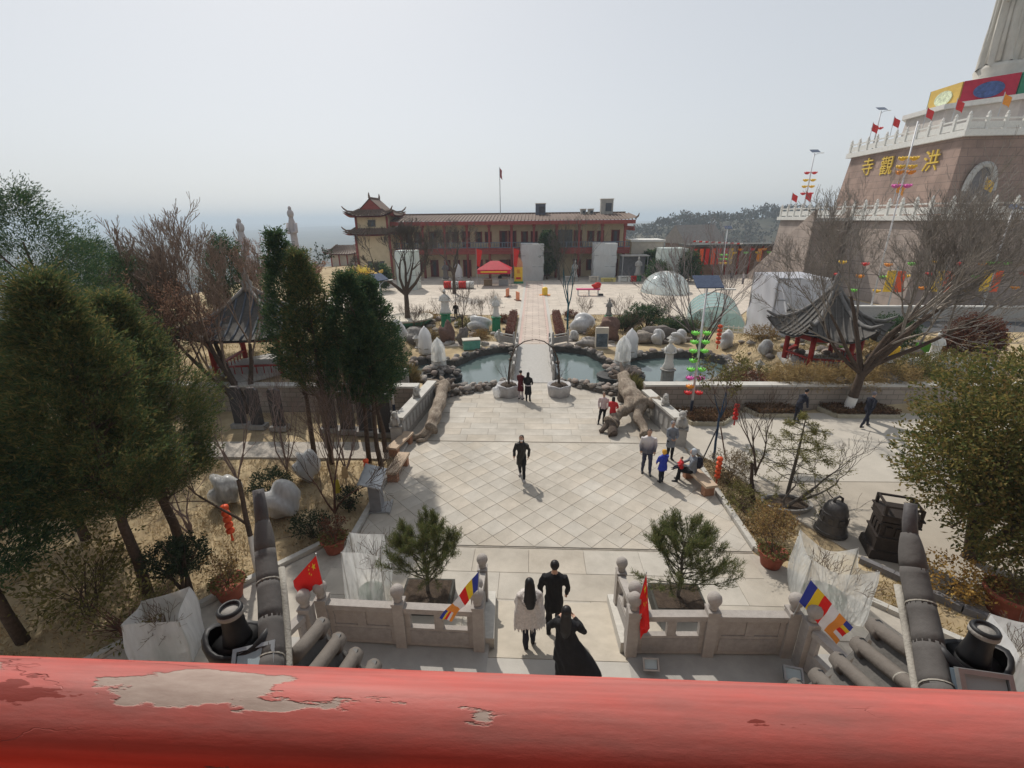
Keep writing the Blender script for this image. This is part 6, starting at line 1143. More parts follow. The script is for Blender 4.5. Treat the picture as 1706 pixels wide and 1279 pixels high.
# ---------------------------------------------------------------- statues and ornaments in the gardens
GREENW = M('green_tarp', (.03, .22, .11), .5, .25, 6, .4)
def statue(lab, loc, h, ped, pedm, seed=0, arms=0, mat=WHITE, rz=0, film=None, wide=1.):
    t = thing('statue', lab, 'statue', loc, rz); 
    if ped: MB().lathe([(h*.22, 0), (h*.24, .06), (h*.2, .12), (h*.19, ped-.12), (h*.24, ped-.05), (h*.24, ped)], pedm, n=12).build('pedestal', t)
    w = wide; b = MB(); b.lathe([(.17*h*w, 0), (.18*h*w, .08*h), (.13*h*w, .2*h), (.12*h*w, .45*h), (.135*h*w, .62*h), (.11*h*w, .72*h), (.045*h, .77*h), (.05*h, .79*h)], mat, (0, 0, ped), 14, 1, .72); b.ball((0, 0, ped+.86*h), (.062*h, .068*h, .085*h), mat, 10, 8); b.ball((0, .01, ped+.96*h), (.035*h, .035*h, .045*h), mat, 8, 5)
    for s in (-1, 1): b.tube([(s*.125*h*w, 0, ped+.68*h), (s*.16*h*w, -.05*h, ped+.52*h), (s*.03*h, -.12*h, ped+.5*h)], [.04*h, .038*h, .028*h], mat, 7)
    b.build('figure', t, True)
    for k in range(arms):
        a = math.pi*(k+.5)/arms; MB().tube([(.05*h*math.cos(a), .06*h, ped+.62*h+.05*h*math.sin(a)), (.33*h*math.cos(a), .07*h, ped+.62*h+.36*h*math.sin(a)-.06*h)], [.018*h, .014*h], mat, 5).build('arm', t)
    if film:
        fm = MB().lathe([(.27*h, 0), (.25*h, .12*h), (.27*h, .3*h), (.25*h, .5*h), (.24*h, .72*h), (.17*h, .9*h), (.1*h, 1.0*h), (.05*h, 1.04*h), (.02, 1.1*h)], film, (0, 0, ped*.3), 30, 1, .85); q0 = seed+h*7+loc[0]
        fm.v = [(x*(1+.07*math.sin(7*math.atan2(y, x)+q0+2*z)+.05*math.sin(13*math.atan2(y, x)-3*z)), y*(1+.07*math.sin(5*math.atan2(y, x)+q0)), z) for x, y, z in fm.v]; fm.build('film', t, True); MB().lathe([(.262*h, 0), (.268*h, .02*h), (.262*h, .04*h)], MORTAR, (0, 0, ped*.3+.2*h), 16, 1, .85).build('tie', t)
    return t
statue('many-armed white statue on a green wrapped pedestal left of the path', (-3.5, 36.6, 0), 1.75, 1.3, GREENW, arms=15)
statue('white seated statue with round head on a green pedestal in the left garden', (-7.6, 36.6, .1), 2.0, 1.5, GREENW, wide=1.3)
statue('tall film wrapped white statue left of the left pond', (-7.9, 30.3, 0), 1.75, .12, STONE, film=filmmat('white_sheet', (.85, .85, .86), .08, .5))
statue('film wrapped statue with a red top on the left pond island', (-6.2, 26.4, .3), 1.65, .1, STONE, film=FILM)
statue('film wrapped crowned statue on the right pond island', (4.85, 26.5, .3), 1.75, .1, STONE, film=FILM)
statue('white sheeted slab-like statue behind the right pond island', (5.95, 29.7, 0), 1.75, .1, STONE, film=MATS['white_sheet'], wide=1.4)
statue('white standing statue on a round plinth in the right pond', (7.3, 25.6, -.6), 1.9, 1.1, STONE2)
statue('white kneeling statue beside the rust coloured leaf ball at far right', (20.9, 24.6, 1.1), 1.6, .3, WHITE, wide=1.3)
statue('small white figure near the white garden bridge at right', (18.6, 23.6, 1.1), .9, .3, STONE)
statue('grey warrior-like statue on a green box in the right garden', (5.85, 38.8, 0), 1.5, .95, GREENW, arms=4, mat=STONE2)
statue('pale statue on a square base in front of the hall, right of the dark cypress', (5.5, 69.5, 0), 2.6, .5, STONE, mat=STONE)
statue('grey pagoda-like statue on a green base right of the right scaffold', (14.6, 69, 0), 2.8, .8, GREENW, mat=STONE)
statue('dark standing figure on a plinth in front of the hall at left', (-13.0, 66, 0), 2.6, .8, STONE2, mat=M('dark_figure', (.12, .11, .11), .7, .2, 5))
statue('white wrapped statue standing between the two large bare trees', (-11.8, 69.5, 0), 2.4, .3, STONE, film=MATS['white_sheet'])
statue('far tall stone pillar statue, left one of the pair on the slope', (-69, 110, float(gz(-69, 110))), 14.2, 3, STONE2, mat=M('far_statue', (.38, .34, .34), .8, .1, 3), wide=.55); statue('far tall stone pillar statue, right one of the pair on the slope', (-56.5, 110, float(gz(-56.5, 110))), 11.5, 3.2, STONE2, mat=MATS['far_statue'], wide=.55)
# golden lotus on a wrapped column
t = thing('golden_lotus', 'golden lotus flower ornament on a wrapped white column at left', 'ornament', (-16.6, 43, 0)); MB().lathe([(1.1, 0), (1.15, .2), (.95, .3), (.9, 3.2), (1.0, 3.4), (.5, 3.6)], M('column_wrap', (.55, .53, .56), .6, .12, 3, .4), n=18).build('column', t, True)
GOLD = M('gold_petal', (.72, .50, .12), .4, .12, 4, 0, .5, .15); GOLD2 = M('pale_gold_petal', (.78, .66, .22), .45, .1, 4)
def petal(t, a, r, z, L, w, tilt, m): 
    mb = MB(); mb.grid(lambda u, v: rotz((r+L*v*math.cos(tilt)+.35*L*v*v*math.cos(tilt), (u-.5)*2*w*math.sin(math.pi*min(.97, .12+.88*v))**.8*(1 if v < .98 else .1), z+L*v*math.sin(tilt)+.35*L*v*v-.25*w*(1-(2*u-1)**2)), a), 6, 7, m); mb.grid(lambda u, v: rotz((r+L*v*math.cos(tilt)+.35*L*v*v*math.cos(tilt)-.02, (u-.5)*2*w*math.sin(math.pi*min(.97, .12+.88*v))**.8*(1 if v < .98 else .1), z-.04+L*v*math.sin(tilt)+.35*L*v*v-.25*w*(1-(2*u-1)**2)), a), 6, 7, m); mb.build('petal', t, True)
for k in range(10): petal(t, k*.628, .5, 3.7, 1.25, .55, .18, GOLD)
for k in range(8): petal(t, k*.785+.3, .4, 3.75, .85, .45, .75, GOLD2)
for k in range(6): petal(t, k*1.047, .25, 3.8, .85, .36, 1.15, GOLD2)
# garden ornaments left and right of the path
HEDGE = leafmat('red_brown_hedge', [(.16, .06, .05), (.24, .10, .08), (.19, .11, .08), (.13, .07, .05)], .25)
for x, lb in ((-2.35, 'clipped red brown hedge along the left of the path'), (1.6, 'clipped red brown hedge along the right of the path')):
    g = np.random.default_rng(int(x*10)+50); n = 9000; P = np.stack([g.uniform(-.32, .32, n), g.uniform(-4.2, 4.2, n), g.uniform(.02, .7, n)], 1); V, F = leaves(P, g.normal(0, 1, (n, 3)), .12, .07, g, .5); t = thing('hedge', lb, 'hedge', (x, 38.8, 0)); link('foliage', npmesh('foliage', V, F, [HEDGE]), t); MB().box((0, 0, .28), (.4, 8.1, .4), SOIL).build('core', t)
wrapped_rock('big grey wrapped rock in the right garden near the teal trunk', (3.5, 37.0, 0), (.95, .7, .75), 12, FILM2); wrapped_rock('grey rock wrapped in sheeting in the left garden beside the small bare tree', (-4.95, 37.2, 0), (1.0, .75, .65), 13, FILM2)
for x, y, r, s, m, lb in ((5.2, 34.2, (.75, .6, 1.05), 21, M('brown_rock', (.17, .105, .085), .9, .25, 4, .5), 'brown pointed rock in the right garden'), (-6.9, 33.4, (.6, .5, .9), 22, MATS['brown_rock'], 'brown rock behind the wrapped statues in the left garden'), (-5.6, 32.6, (.4, .35, .8), 23, ROCKS[3], 'dark bottle shaped rock in the left garden'), (3.6, 32.5, (.9, .4, .35), 24, ROCKS[4], 'pale flat rock on the far bank of the right pond'), (-9.6, 33, (1.2, .8, .6), 25, ROCKS[1], 'grey layered rockery at the far left pond bank'), (9.0, 34.8, (1.3, .8, .6), 26, ROCKS[3], 'dark rockery beneath the garden pines'), (7.6, 33.8, (1.0, .7, .45), 27, ROCKS[0], 'low rockery in the right garden')):
    t = thing('garden_rock', lb, 'rock', (x, y, 0)); MB().rock((0, 0, r[2]*.7), r, m, s, 14, 10, .32).build('boulder', t, True)
t = thing('poster_box', 'pale display box with a picture panel by the right pond island', 'display', (4.35, 31.9, 0)); MB().box((0, 0, .75), (.9, .3, 1.5), CREAM).build('frame', t); MB().box((0, -.16, .6), (.78, .02, .95), M('picture', (.10, .13, .16), .4, .6, 3)).build('picture', t)
t = thing('fish_tank', 'green glass tank in the left garden', 'tank', (-4.9, 31.6, 0), R(15)); MB().box((0, 0, .35), (1.2, .7, .65), M('tank_glass', (.12, .33, .26), .15, .2, 3)).build('tank', t); MB().box((0, 0, .71), (1.26, .76, .06), CREAM).build('rim', t)
t = thing('planter_tub', 'large round green and cream planter tub holding the bare tree', 'planter', (-11.5, 39.4, 0)); MB().lathe([(1.5, 0), (1.9, .35), (2.1, .6)], M('green_glaze', (.05, .20, .13), .45, .2, 3), n=24).build('tub', t, True); MB().lathe([(2.1, .6), (2.2, .64), (2.2, .76), (2.0, .76), (1.95, .66), (.01, .66)], CREAM, n=24).build('rim', t, True)
for k, (x, y, h, r, n) in enumerate(((8.9, 38.0, 1.9, 1.25, 6), (7.0, 37.3, 1.1, .9, 4), (10.6, 36.4, 1.0, 1.1, 5))):
    g = np.random.default_rng(80+k); bl = [((g.normal(0, r*.5), g.normal(0, r*.3), h*(.5+.5*q/n)), (r*.75, r*.5, .26)) for q in range(n)]; bush('cloud_pine', ['tall cloud-pruned garden pine right of the path', 'small cloud-pruned garden pine, left of its group', 'low cloud-pruned garden pine nearest the pond'][k], (x, y, 0), bl, JUN2, 330, 18, .14, .05, .1, 90+k, 5, 'tree', BARK, .06, group='cloud-pruned pines in the right garden')
# stone tablet, grey
t = thing('stone_tablet', 'plain grey stone tablet behind the left garden wall by the reeds', 'stele', (-7.15, 21.6, .2)); MB().box((0, 0, .75), (.85, .22, 1.5), STONE2, 0, 1, .93).build('slab', t); MB().box((0, 0, .06), (1.1, .4, .14), STONE2).build('base', t)
# rockeries behind the right wall
rk = thing('rockery', 'pale rockery between the right pond and the court wall', 'rockery'); rg = random.Random(31)
for k in range(75):
    x, y = rg.uniform(7.5, 13), rg.uniform(21.3, 25); 
    if inpoly(np.array(x), np.array(y), POND_R): continue
    s = rg.uniform(.15, .5); o = link('rock', rg.choice(rockmesh), rk, (x, y, float(gz(x, y))+s*.25), rg.uniform(0, 6.28)); o.scale = (s, s, s*.8)
rk = thing('rockery', 'scattered rocks around the right pavilion and the white garden bridge', 'rockery')
for k in range(110):
    x, y = rg.uniform(12, 24), rg.uniform(21.2, 32); s = rg.uniform(.15, .5); o = link('rock', rg.choice(rockmesh), rk, (x, y, float(gz(x, y))+s*.25), rg.uniform(0, 6.28)); o.scale = (s, s, s*.8)
rk = thing('rockery', 'scattered rocks in the garden left of the path', 'rockery')
for k in range(80):
    x, y = rg.uniform(-12, -2.9), rg.uniform(32.6, 43.5); s = rg.uniform(.12, .4); o = link('rock', rg.choice(rockmesh), rk, (x, y, s*.25), rg.uniform(0, 6.28)); o.scale = (s, s, s*.8)
rk = thing('rockery', 'scattered rocks in the garden right of the path', 'rockery')
for k in range(80):
    x, y = rg.uniform(2.2, 13), rg.uniform(32.6, 43.5); s = rg.uniform(.12, .4); o = link('rock', rg.choice(rockmesh), rk, (x, y, s*.25), rg.uniform(0, 6.28)); o.scale = (s, s, s*.8)
# small white garden bridge
t = thing('garden_bridge', 'small white arched marble bridge in the right garden', 'bridge', (20.3, 22.9, 1.1), R(-25)); 
for s in (-1, 1):
    for k in range(5): MB().box((-1.6+.8*k, s*.5, .35+.35*math.sin(math.pi*k/4)), (.12, .12, .7), WHITE).build('post', t)
    for k in range(4):
        z0, z1 = .3+.35*math.sin(math.pi*k/4), .3+.35*math.sin(math.pi*(k+1)/4); x0 = -1.6+.8*k; mb = MB(); mb.add([(x0+.06, s*.5-.03, z0-.2), (x0+.74, s*.5-.03, z1-.2), (x0+.74, s*.5-.03, z1+.2), (x0+.06, s*.5-.03, z0+.2), (x0+.06, s*.5+.03, z0-.2), (x0+.74, s*.5+.03, z1-.2), (x0+.74, s*.5+.03, z1+.2), (x0+.06, s*.5+.03, z0+.2)], [(0, 1, 2, 3), (7, 6, 5, 4), (0, 4, 5, 1), (1, 5, 6, 2), (2, 6, 7, 3), (3, 7, 4, 0)], WHITE); mb.build('panel', t)
MB().grid(lambda u, v: (-1.7+3.4*u, -.5+v, .1+.35*math.sin(math.pi*u)), 12, 2, STONE).build('deck', t)

# ---------------------------------------------------------------- pavilions
def pavilion(lab, loc, rz, n, Re, Rp, zp, ze, za, lift, rowm, ridgem, rows, postm=RED, group='garden pavilions'):
    t = thing('pavilion', lab, 'pavilion', loc, rz, group); 
    MB().lathe([(Rp*1.25, 0), (Rp*1.25, .18)], STONE, n=n).build('plinth', t)
    for k in range(n):
        a = 2*math.pi*(k+.5)/n; MB().tube([(Rp*math.cos(a), Rp*math.sin(a), .15), (Rp*math.cos(a), Rp*math.sin(a), zp)], .13, postm, 12).build('post', t, True)
        a2 = 2*math.pi*(k+1.5)/n; p, q = Vector((Rp*math.cos(a), Rp*math.sin(a), 0)), Vector((Rp*math.cos(a2), Rp*math.sin(a2), 0)); L = (q-p).length; an = math.atan2(q.y-p.y, q.x-p.x); c = (p+q)/2
        MB().box((c.x, c.y, zp-.12), (L-.2, .12, .22), RED, an).build('beam', t); MB().box((c.x, c.y, zp+.1), (L, .1, .14), M('painted_frieze', (.05, .09, .2), .6, .5, 9), an).build('frieze', t)
        if k != 0: MB().box((c.x, c.y, .6), (L-.24, .22, .06), RED, an).build('bench_seat', t); 
        if k != 0:
            for q_ in range(9): f = (q_+.5)/9; MB().box((p.x+(q.x-p.x)*f, p.y+(q.y-p.y)*f, .38), (.035, .035, .4), RED, an).build('baluster', t)
    rf = MB()
    def S(side, u, v):          # u across the side -.5...5, v eave 0 -> apex 1
        a0, a1 = 2*math.pi*(side+.5)/n, 2*math.pi*(side+1.5)/n; r = Re*(1-v)+.12*v
        p, q = Vector((math.cos(a0), math.sin(a0), 0))*r, Vector((math.cos(a1), math.sin(a1), 0))*r; f = u+.5; e = abs(2*u)
        pt = p.lerp(q, f)*(1+.10*(1-v)**3*e**6); z = ze+(za-ze)*(.62*v**1.9+.38*v)+lift*(1-v)**3*e**3.2; return Vector((pt.x, pt.y, z))
    for s in range(n):
        for dz in (0, -.10): rf.grid(lambda u, v: S(s, u-.5, v)+Vector((0, 0, dz)), 13, 10, GREYT)
    ro = rf.build('roof', t, True)
    for s in range(n):
        for k in range(rows):
            u = -.5+(k+.5)/rows; vmax = max(.12, 1-abs(2*u)*.0-.06) 
            pts = []
            for q in range(8):
                v = q/7*.94; uu = u; pts.append(S(s, uu, v)+Vector((0, 0, .03)))
            # rows run square to the eave: stop where they meet the hip ridge
            a = 2*math.pi*(s+1)/n; dx, dy = math.cos(a), math.sin(a); e0 = S(s, u, 0); tx, ty = -dy, dx; off = e0.x*tx+e0.y*ty; ap = Re*math.cos(math.pi/n); pts = []
            half = Re*math.sin(math.pi/n); vm = 1-abs(off)/half/1.0
            for q in range(7):
                v = max(0, vm)*q/6; r = (Re*(1-v)+.12*v)*math.cos(math.pi/n); hw = (Re*(1-v)+.12*v)*math.sin(math.pi/n); uu = max(-.5, min(.5, off/(2*hw))); pts.append(S(s, uu, v)+Vector((0, 0, .025)))
            if (pts[0]-pts[-1]).length > .12: MB().tube(pts, .055, rowm, 6).build('tile_row', ro, True)
        MB().tube([S(s, .5, v)+Vector((0, 0, .07+(.18*(1-v*6) if v < .16 else 0))) for v in (0, .06, .15, .3, .5, .7, .9, 1)], [.05, .08, .1, .1, .1, .09, .09, .09], ridgem, 7).build('hip_ridge', ro, True)
    MB().lathe([(.3, -.15), (.34, 0), (.22, .1), (.26, .28), (.13, .45), (.16, .6), (.05, .8), (.015, 1.05)], ridgem, (0, 0, za), 12).build('finial', t, True)
    return t
pavilion('square red-posted pavilion with blue grey tiled roof behind the stelae wall', (-15.2, 23.3, 1.2), R(8), 4, 3.9, 2.3, 2.05, 2.2, 4.3, .55, M('blue_grey_tile', (.085, .10, .125), .6, .2, 6, .2), STONE2, 13)
pavilion('hexagonal red-posted pavilion with upswept dark tiled roof beside the big bare tree', (15.4, 25.2, 1.0), R(14), 6, 2.75, 1.75, 1.75, 1.8, 4.1, .75, GREYT, M('pale_ridge_tile', (.17, .165, .16), .8, .2, 6, .2), 9)

for k, (x, y, r, f, lb) in enumerate(((8.6, 33.2, (.4, .35, .6), FILM2, 'white wrapped shrub on the far bank of the right pond'), (10.2, 33.4, (.5, .45, .5), FILM2, 'pale wrapped mound behind the vase-shaped bare tree'), (12.9, 31.6, (.45, .4, .7), FILM2, 'white wrapped plant at the right end of the right pond'), (13.6, 27.6, (.4, .4, .5), FILM, 'clear wrapped plant left of the hexagonal pavilion'), (-9.9, 31.4, (.45, .4, .6), FILM2, 'pale wrapped plant left of the tall wrapped statue'), (-11.2, 34.9, (.5, .45, .55), FILM2, 'pale wrapped mound below the lamp post with solar panel'), (18.8, 30.8, (.5, .5, .6), FILM2, 'white wrapped mound beside the teal sheet heap'), (-3.1, 34.0, (.35, .3, .4), FILM, 'small clear wrapped plant beside the left bridge flare'), (2.6, 34.1, (.35, .3, .45), FILM, 'small clear wrapped plant beside the right bridge flare'))):
    wrapped_rock(lb, (x, y, float(gz(x, y))), r, 60+k, f)
for k, (x, y, h, m, lb) in enumerate(((9.2, 32.0, .9, STONE, 'small stone lantern on the far bank of the right pond'), (-8.9, 31.9, .9, STONE, 'small stone lantern on the far bank of the left pond'), (12.7, 26.2, .8, STONE, 'small stone lantern on the right bank by the pavilion'), (17.3, 23.0, .8, WHITE, 'small white stone lantern right of the hexagonal pavilion'))):
    t = thing('stone_lantern', lb, 'stone lantern', (x, y, float(gz(x, y)))); MB().lathe([(.2, 0), (.22, .08), (.09, .14), (.08, .5*h), (.2, .55*h), (.2, .6*h)], m, n=8).build('shaft', t); MB().box((0, 0, .72*h), (.24, .24, .24*h), m).build('light_box', t); MB().lathe([(.32, .84*h), (.2, .95*h), (.05, 1.1*h), (.02, 1.2*h)], m, n=6).build('roof', t)
for k, (x, y, c, lb) in enumerate(((12.2, 22.3, 'red', 'red lantern pot on the rockery above the court wall'), (19.6, 25.8, 'yellow', 'yellow sign board in the right garden near the white bridge'), (17.9, 27.9, 'green', 'green crate behind the hexagonal pavilion'), (21.9, 26.6, 'green', 'green panel beside the rust coloured leaf ball'))):
    t = thing('garden_marker', lb, 'marker', (x, y, float(gz(x, y)))); MB().box((0, 0, .35), (.7, .25, .6), LCOL[c]).build('panel', t); [MB().box((q*.28, 0, .06), (.06, .2, .14), BLACK).build('foot', t) for q in (-1, 1)]

# ---------------------------------------------------------------- the yellow hall
ROOFG = M('olive_roof_tile', (.155, .105, .08), .75, .2, 4, .3); REDW = M('faded_red_wood', (.25, .06, .052), .7, .2, 3); BALC = M('blue_grey_railing', (.14, .17, .21), .6, .25, 6); DOORR = M('maroon_door', (.10, .022, .026), .6, .25, 4)
hall = thing('temple_hall', 'long two-storey yellow hall with red eaves and tiled roof across the far square', 'building', (0, 74, 0))
X0, X1 = -21.5, 13.6
MB().box(((X0+X1)/2, 6, 4.2), (X1-X0, 9, 8.4), YELLOW).build('wall', hall)
MB().box(((X0+X1)/2, .6, 4.35), (X1-X0+1, 2.2, .32), REDW).build('gallery_floor', hall)
mb = MB()
def roofslab(u, v): return (X0-1+(X1-X0+2.2)*u, -1.0+6.5*v, 8.5+.95*v**.8+.3*max(0, (u-.94)/.06)**2*(1-v))
mb.grid(roofslab, 30, 6, ROOFG); mb.grid(lambda u, v: (roofslab(u, v)[0], 12.5-roofslab(u, v)[1], roofslab(u, v)[2]), 30, 6, ROOFG); rf = mb.build('roof', hall, True)
for k in range(70): x = X0-.8+(X1-X0+1.8)*k/69; MB().tube([(x, -1.0, 8.55), (x, 1.0, 8.92), (x, 5.4, 9.46)], .09, ROOFG, 5).build('tile_row', rf)
MB().box(((X0+X1)/2, 5.9, 9.55), (X1-X0+1.2, .4, .3), ROOFG).build('ridge', rf); MB().box(((X0+X1)/2, -.9, 8.2), (X1-X0+1.9, .3, .55), REDW).build('eave_board', rf)
MB().tube([(X1+1.0, -.9, 8.75), (X1+1.25, -1.1, 9.0), (X1+1.35, -1.2, 9.4)], [.14, .12, .04], ROOFG, 6).build('eave_horn', rf)
for k in range(12): MB().tube([(X1+.9-.0*k, .2+.6*k-.8, 7.55), (X1+.9, .2+.6*k-.8, 6.9)], [.05, .09], REDW, 5).build('eave_pendant', rf)
def win(x, z, w, h, m, nm, y=1.46):
    o = MB().box((x, y, z), (w, .12, h), m).build(nm, hall); MB().box((x, y-.07, z), (w*.42, .02, h*.86), GLASSD).build('pane', o)
    for s in (-1, 1): MB().box((x+s*(w/2+.06), y-.03, z), (.1, .14, h+.1), REDW).build('frame', o)
WX = [(-20.3, 0), (-18.9, 0), (-16.5, 1), (-14.4, 0), (-12.9, 0), (-11.2, 1), (-9.2, 0), (-7.7, 0), (-5.3, 1), (-3.9, 1), (-2.0, 0), (-.5, 0), (1.4, 1), (6.3, 1), (8.3, 0), (9.8, 0), (12.1, 1)]
for x, d in WX:
    if d: win(x, 5.75, 1.05, 2.5, DOORR, 'door'); win(x, 1.35, 1.1, 2.6, DOORR, 'door')
    else: win(x, 6.1, .85, 1.6, DOORR, 'window'); win(x, 1.8, .85, 1.7, DOORR, 'window')
MB().box((4.1, 1.44, 5.8), (2.7, .14, 2.6), M('glazed_hall_door', (.08, .10, .11), .15, .3, 2, 0, .6)).build('glazed_door', hall)
for x in np.linspace(X0+.4, X1-.4, 11): 
    c = MB().tube([(x, -.3, 0), (x, -.3, 8.4)], .2, REDW, 10).build('column', hall, True); MB().box((x, -.3, 7.75), (.5, .5, .35), REDW).build('capital', c)
MB().box(((X0+X1)/2, -.42, 4.62), (X1-X0+.9, .1, .12), BALC).build('gallery_rail', hall); MB().box(((X0+X1)/2, -.42, 5.35), (X1-X0+.9, .12, .1), BALC).build('gallery_rail', hall)
for k in range(88): MB().box((X0-.3+(X1-X0+.6)*k/87, -.42, 5.0), (.09 if k % 8 else .16, .09, .66), BALC).build('rail_bar', hall)
MB().box(((X0+X1)/2, -.5, 3.9), (X1-X0+.9, .15, .55), REDW).build('lower_eave', hall)
# corner tower of the hall
tw = thing('hall_tower', 'corner tower with two flared tiled roofs at the left end of the yellow hall', 'building', (-24.9, 74.5, 0)); tw.scale = (.86, .86, .93)
def hiproof(a, b, z0, z1, ia, ib, lift, name, parent):
    mb = MB()
    def ring(u, v):
        k = u*4; i = int(k) % 4; f = k-int(k); cs = [(-1, -1), (1, -1), (1, 1), (-1, 1)]; p, q = cs[i], cs[(i+1) % 4]; e = abs(2*f-1); ha, hb = a+(ia-a)*v, b+(ib-b)*v
        s = 1+.07*e**5*(1-v)**2; return ((p[0]+(q[0]-p[0])*f)*ha*s, (p[1]+(q[1]-p[1])*f)*hb*s, z0+(z1-z0)*v**1.5+lift*e**4*(1-v)**2.5)
    for dz in (0, -.25): mb.grid(lambda u, v: (ring(u, v)[0], ring(u, v)[1], ring(u, v)[2]+dz), 64, 7, ROOFG if dz == 0 else REDW, True)
    r = mb.build(name, parent, True)
    for k in range(52): MB().tube([tuple(Vector(ring((k+.5)/52, v))+Vector((0, 0, .06))) for v in (0, .2, .5, 1)], .08, ROOFG, 5).build('tile_row', r)
    for k in range(4):
        MB().tube([tuple(Vector(ring(k/4, v))+Vector((0, 0, .14+.5*(1-v)**6))) for v in (0, .08, .25, .6, 1)], [.07, .12, .14, .14, .14], ROOFG, 6).build('hip_ridge', r)
    return r
MB().box((0, 0, 3.7), (6.2, 6.2, 7.4), YELLOW).build('wall', tw); MB().box((0, 0, 8.9), (5.6, 5.6, 2.6), YELLOW).build('upper_wall', tw)
for sx in (-1, 1): MB().tube([(sx*3.0, -3.2, 0), (sx*3.0, -3.2, 7.2)], .22, REDW, 8).build('column', tw, True); MB().tube([(sx*2.75, -2.9, 7.6), (sx*2.75, -2.9, 10)], .2, REDW, 8).build('column', tw, True)
MB().box((0, -2.84, 8.95), (1.3, .1, 1.0), GLASSD).build('window', tw); MB().box((-1, -3.13, 2.6), (.8, .1, .9), GLASSD).build('window', tw); MB().box((1.2, -3.13, 2.6), (.8, .1, .9), GLASSD).build('window', tw)
hiproof(4.4, 4.4, 7.3, 8.2, 2.9, 2.9, .55, 'lower_roof', tw); ur = hiproof(4.1, 4.1, 10.1, 11.0, 2.0, 2.6, .8, 'upper_roof', tw)
for gy in (-2.6, 2.6): MB().add([(-2.0, gy, 11.0), (2.0, gy, 11.0), (0, gy, 12.6), (-2.0, gy*.97, 11.0), (2.0, gy*.97, 11.0), (0, gy*.97, 12.6)], [(0, 1, 2), (5, 4, 3), (0, 3, 4, 1), (1, 4, 5, 2), (2, 5, 3, 0)], REDW).build('gable', tw)
mb = MB()
for s in (-1, 1): mb.add([(s*2.15, -2.8, 10.95), (0, -2.8, 12.75), (0, 2.8, 12.75), (s*2.15, 2.8, 10.95)], [(0, 1, 2, 3)], ROOFG)
mb.build('roof_slope', tw); MB().tube([(0, -2.8, 12.8), (0, 2.8, 12.8)], .16, ROOFG, 6).build('ridge', tw)
for y in (-2.7, 2.7): MB().tube([(0, y, 12.8), (0, y*1.04, 13.2), (0, y*1.02, 13.6)], [.2, .16, .05], ROOFG, 6).build('ridge_horn', tw)
# on and around the hall
t = thing('flagpole', 'thin flagpole with a limp flag above the hall roof', 'flagpole', (-5.9, 78, 9.4)); MB().tube([(0, 0, 0), (0, 0, 6.9)], [.07, .05], METAL, 6).build('pole', t); MB().grid(lambda u, v: (.03+.35*u-.05*math.sin(4*v), .06*math.sin(6*u), 6.8-1.35*v-.4*u), 6, 6, M('faded_flag', (.35, .12, .12), .8, .2, 3)).build('cloth', t, True)
for x, w, h, m, lb in ((.5, 1.6, 1.65, M('water_tank_frame', (.10, .11, .14), .5, .2, 3), 'dark framed solar water heater on the hall roof'), (11.0, 1.9, 2.2, CONC, 'pale boxy stair housing on the right end of the hall roof'), (7.3, .8, .75, CONC, 'round-topped air-conditioning unit on the hall roof, left of the pair'), (8.5, .8, .75, CONC, 'air-conditioning unit on the hall roof, right of the pair')):
    t = thing('roof_unit', lb, 'roof unit', (x, 79, 9.3), 0, 'units on the hall roof'); MB().box((0, 0, h/2), (w, 1.4, h), m).build('casing', t); MB().box((0, 0, h+.05), (w+.15, 1.55, .12), CREAM).build('lid', t); MB().box((w*.12, -.72, h*.48), (w*.5, .06, h*.55), GLASSD).build('grille', t)
TENTR = M('red_tent', (.50, .014, .035), .6, .15, 3, .15)
t = thing('market_tent', 'red peaked market tent on the far square', 'tent', (-5.9, 65, 0)); mb = MB()
w, d = 2.3, 1.6; P = [(-w, -d, 2.3), (w, -d, 2.3), (w, d, 2.3), (-w, d, 2.3), (-.55, 0, 3.35), (.55, 0, 3.35)]
mb.add(P, [(0, 1, 5, 4), (1, 2, 5), (2, 3, 4, 5), (3, 0, 4)], TENTR); mb.build('canopy', t)
for a, b in zip(P[:4], P[1:4]+P[:1]): MB().box(((a[0]+b[0])/2, (a[1]+b[1])/2, 2.02), (abs(b[0]-a[0])+.04, abs(b[1]-a[1])+.04, .56), TENTR).build('valance', t); 
MB().box((0, -d-.035, 2.02), (3.6, .02, .16), LCOL['yellow']).build('valance_band', t)
for x in (-w, w):
    for y in (-d, d): MB().tube([(x, y, 0), (x, y, 2.3)], .05, METAL, 6).build('leg', t)
for x, w_, m, lb in ((-6.9, 1.1, M('brown_crate', (.22, .15, .09), .8), 'brown stall counter under the red tent, left half'), (-4.7, 1.3, M('grey_crate', (.3, .3, .3), .8), 'grey stall counter under the red tent, right half')): t = thing('stall_counter', lb, 'table', (x, 65, 0)); MB().box((0, 0, .45), (w_, .8, .86), m).build('body', t); MB().box((0, 0, .91), (w_+.1, .9, .06), CREAM).build('top', t)
for x, lb, c in ((-8.6, 'red banner flag left of the market tent', 1), (-3.4, 'red feather flag right of the market tent', 1)):
    t = thing('feather_flag', lb, 'flag', (x, 66.5, 0)); MB().tube([(0, 0, 0), (0, 0, 5)], .03, METAL, 5).build('pole', t); MB().grid(lambda u, v: (.05+.8*u*(1-.5*v if c else 1), .08*math.sin(5*v), 4.9-2.3*v-.3*u), 5, 8, REDCL).build('cloth', t, True)
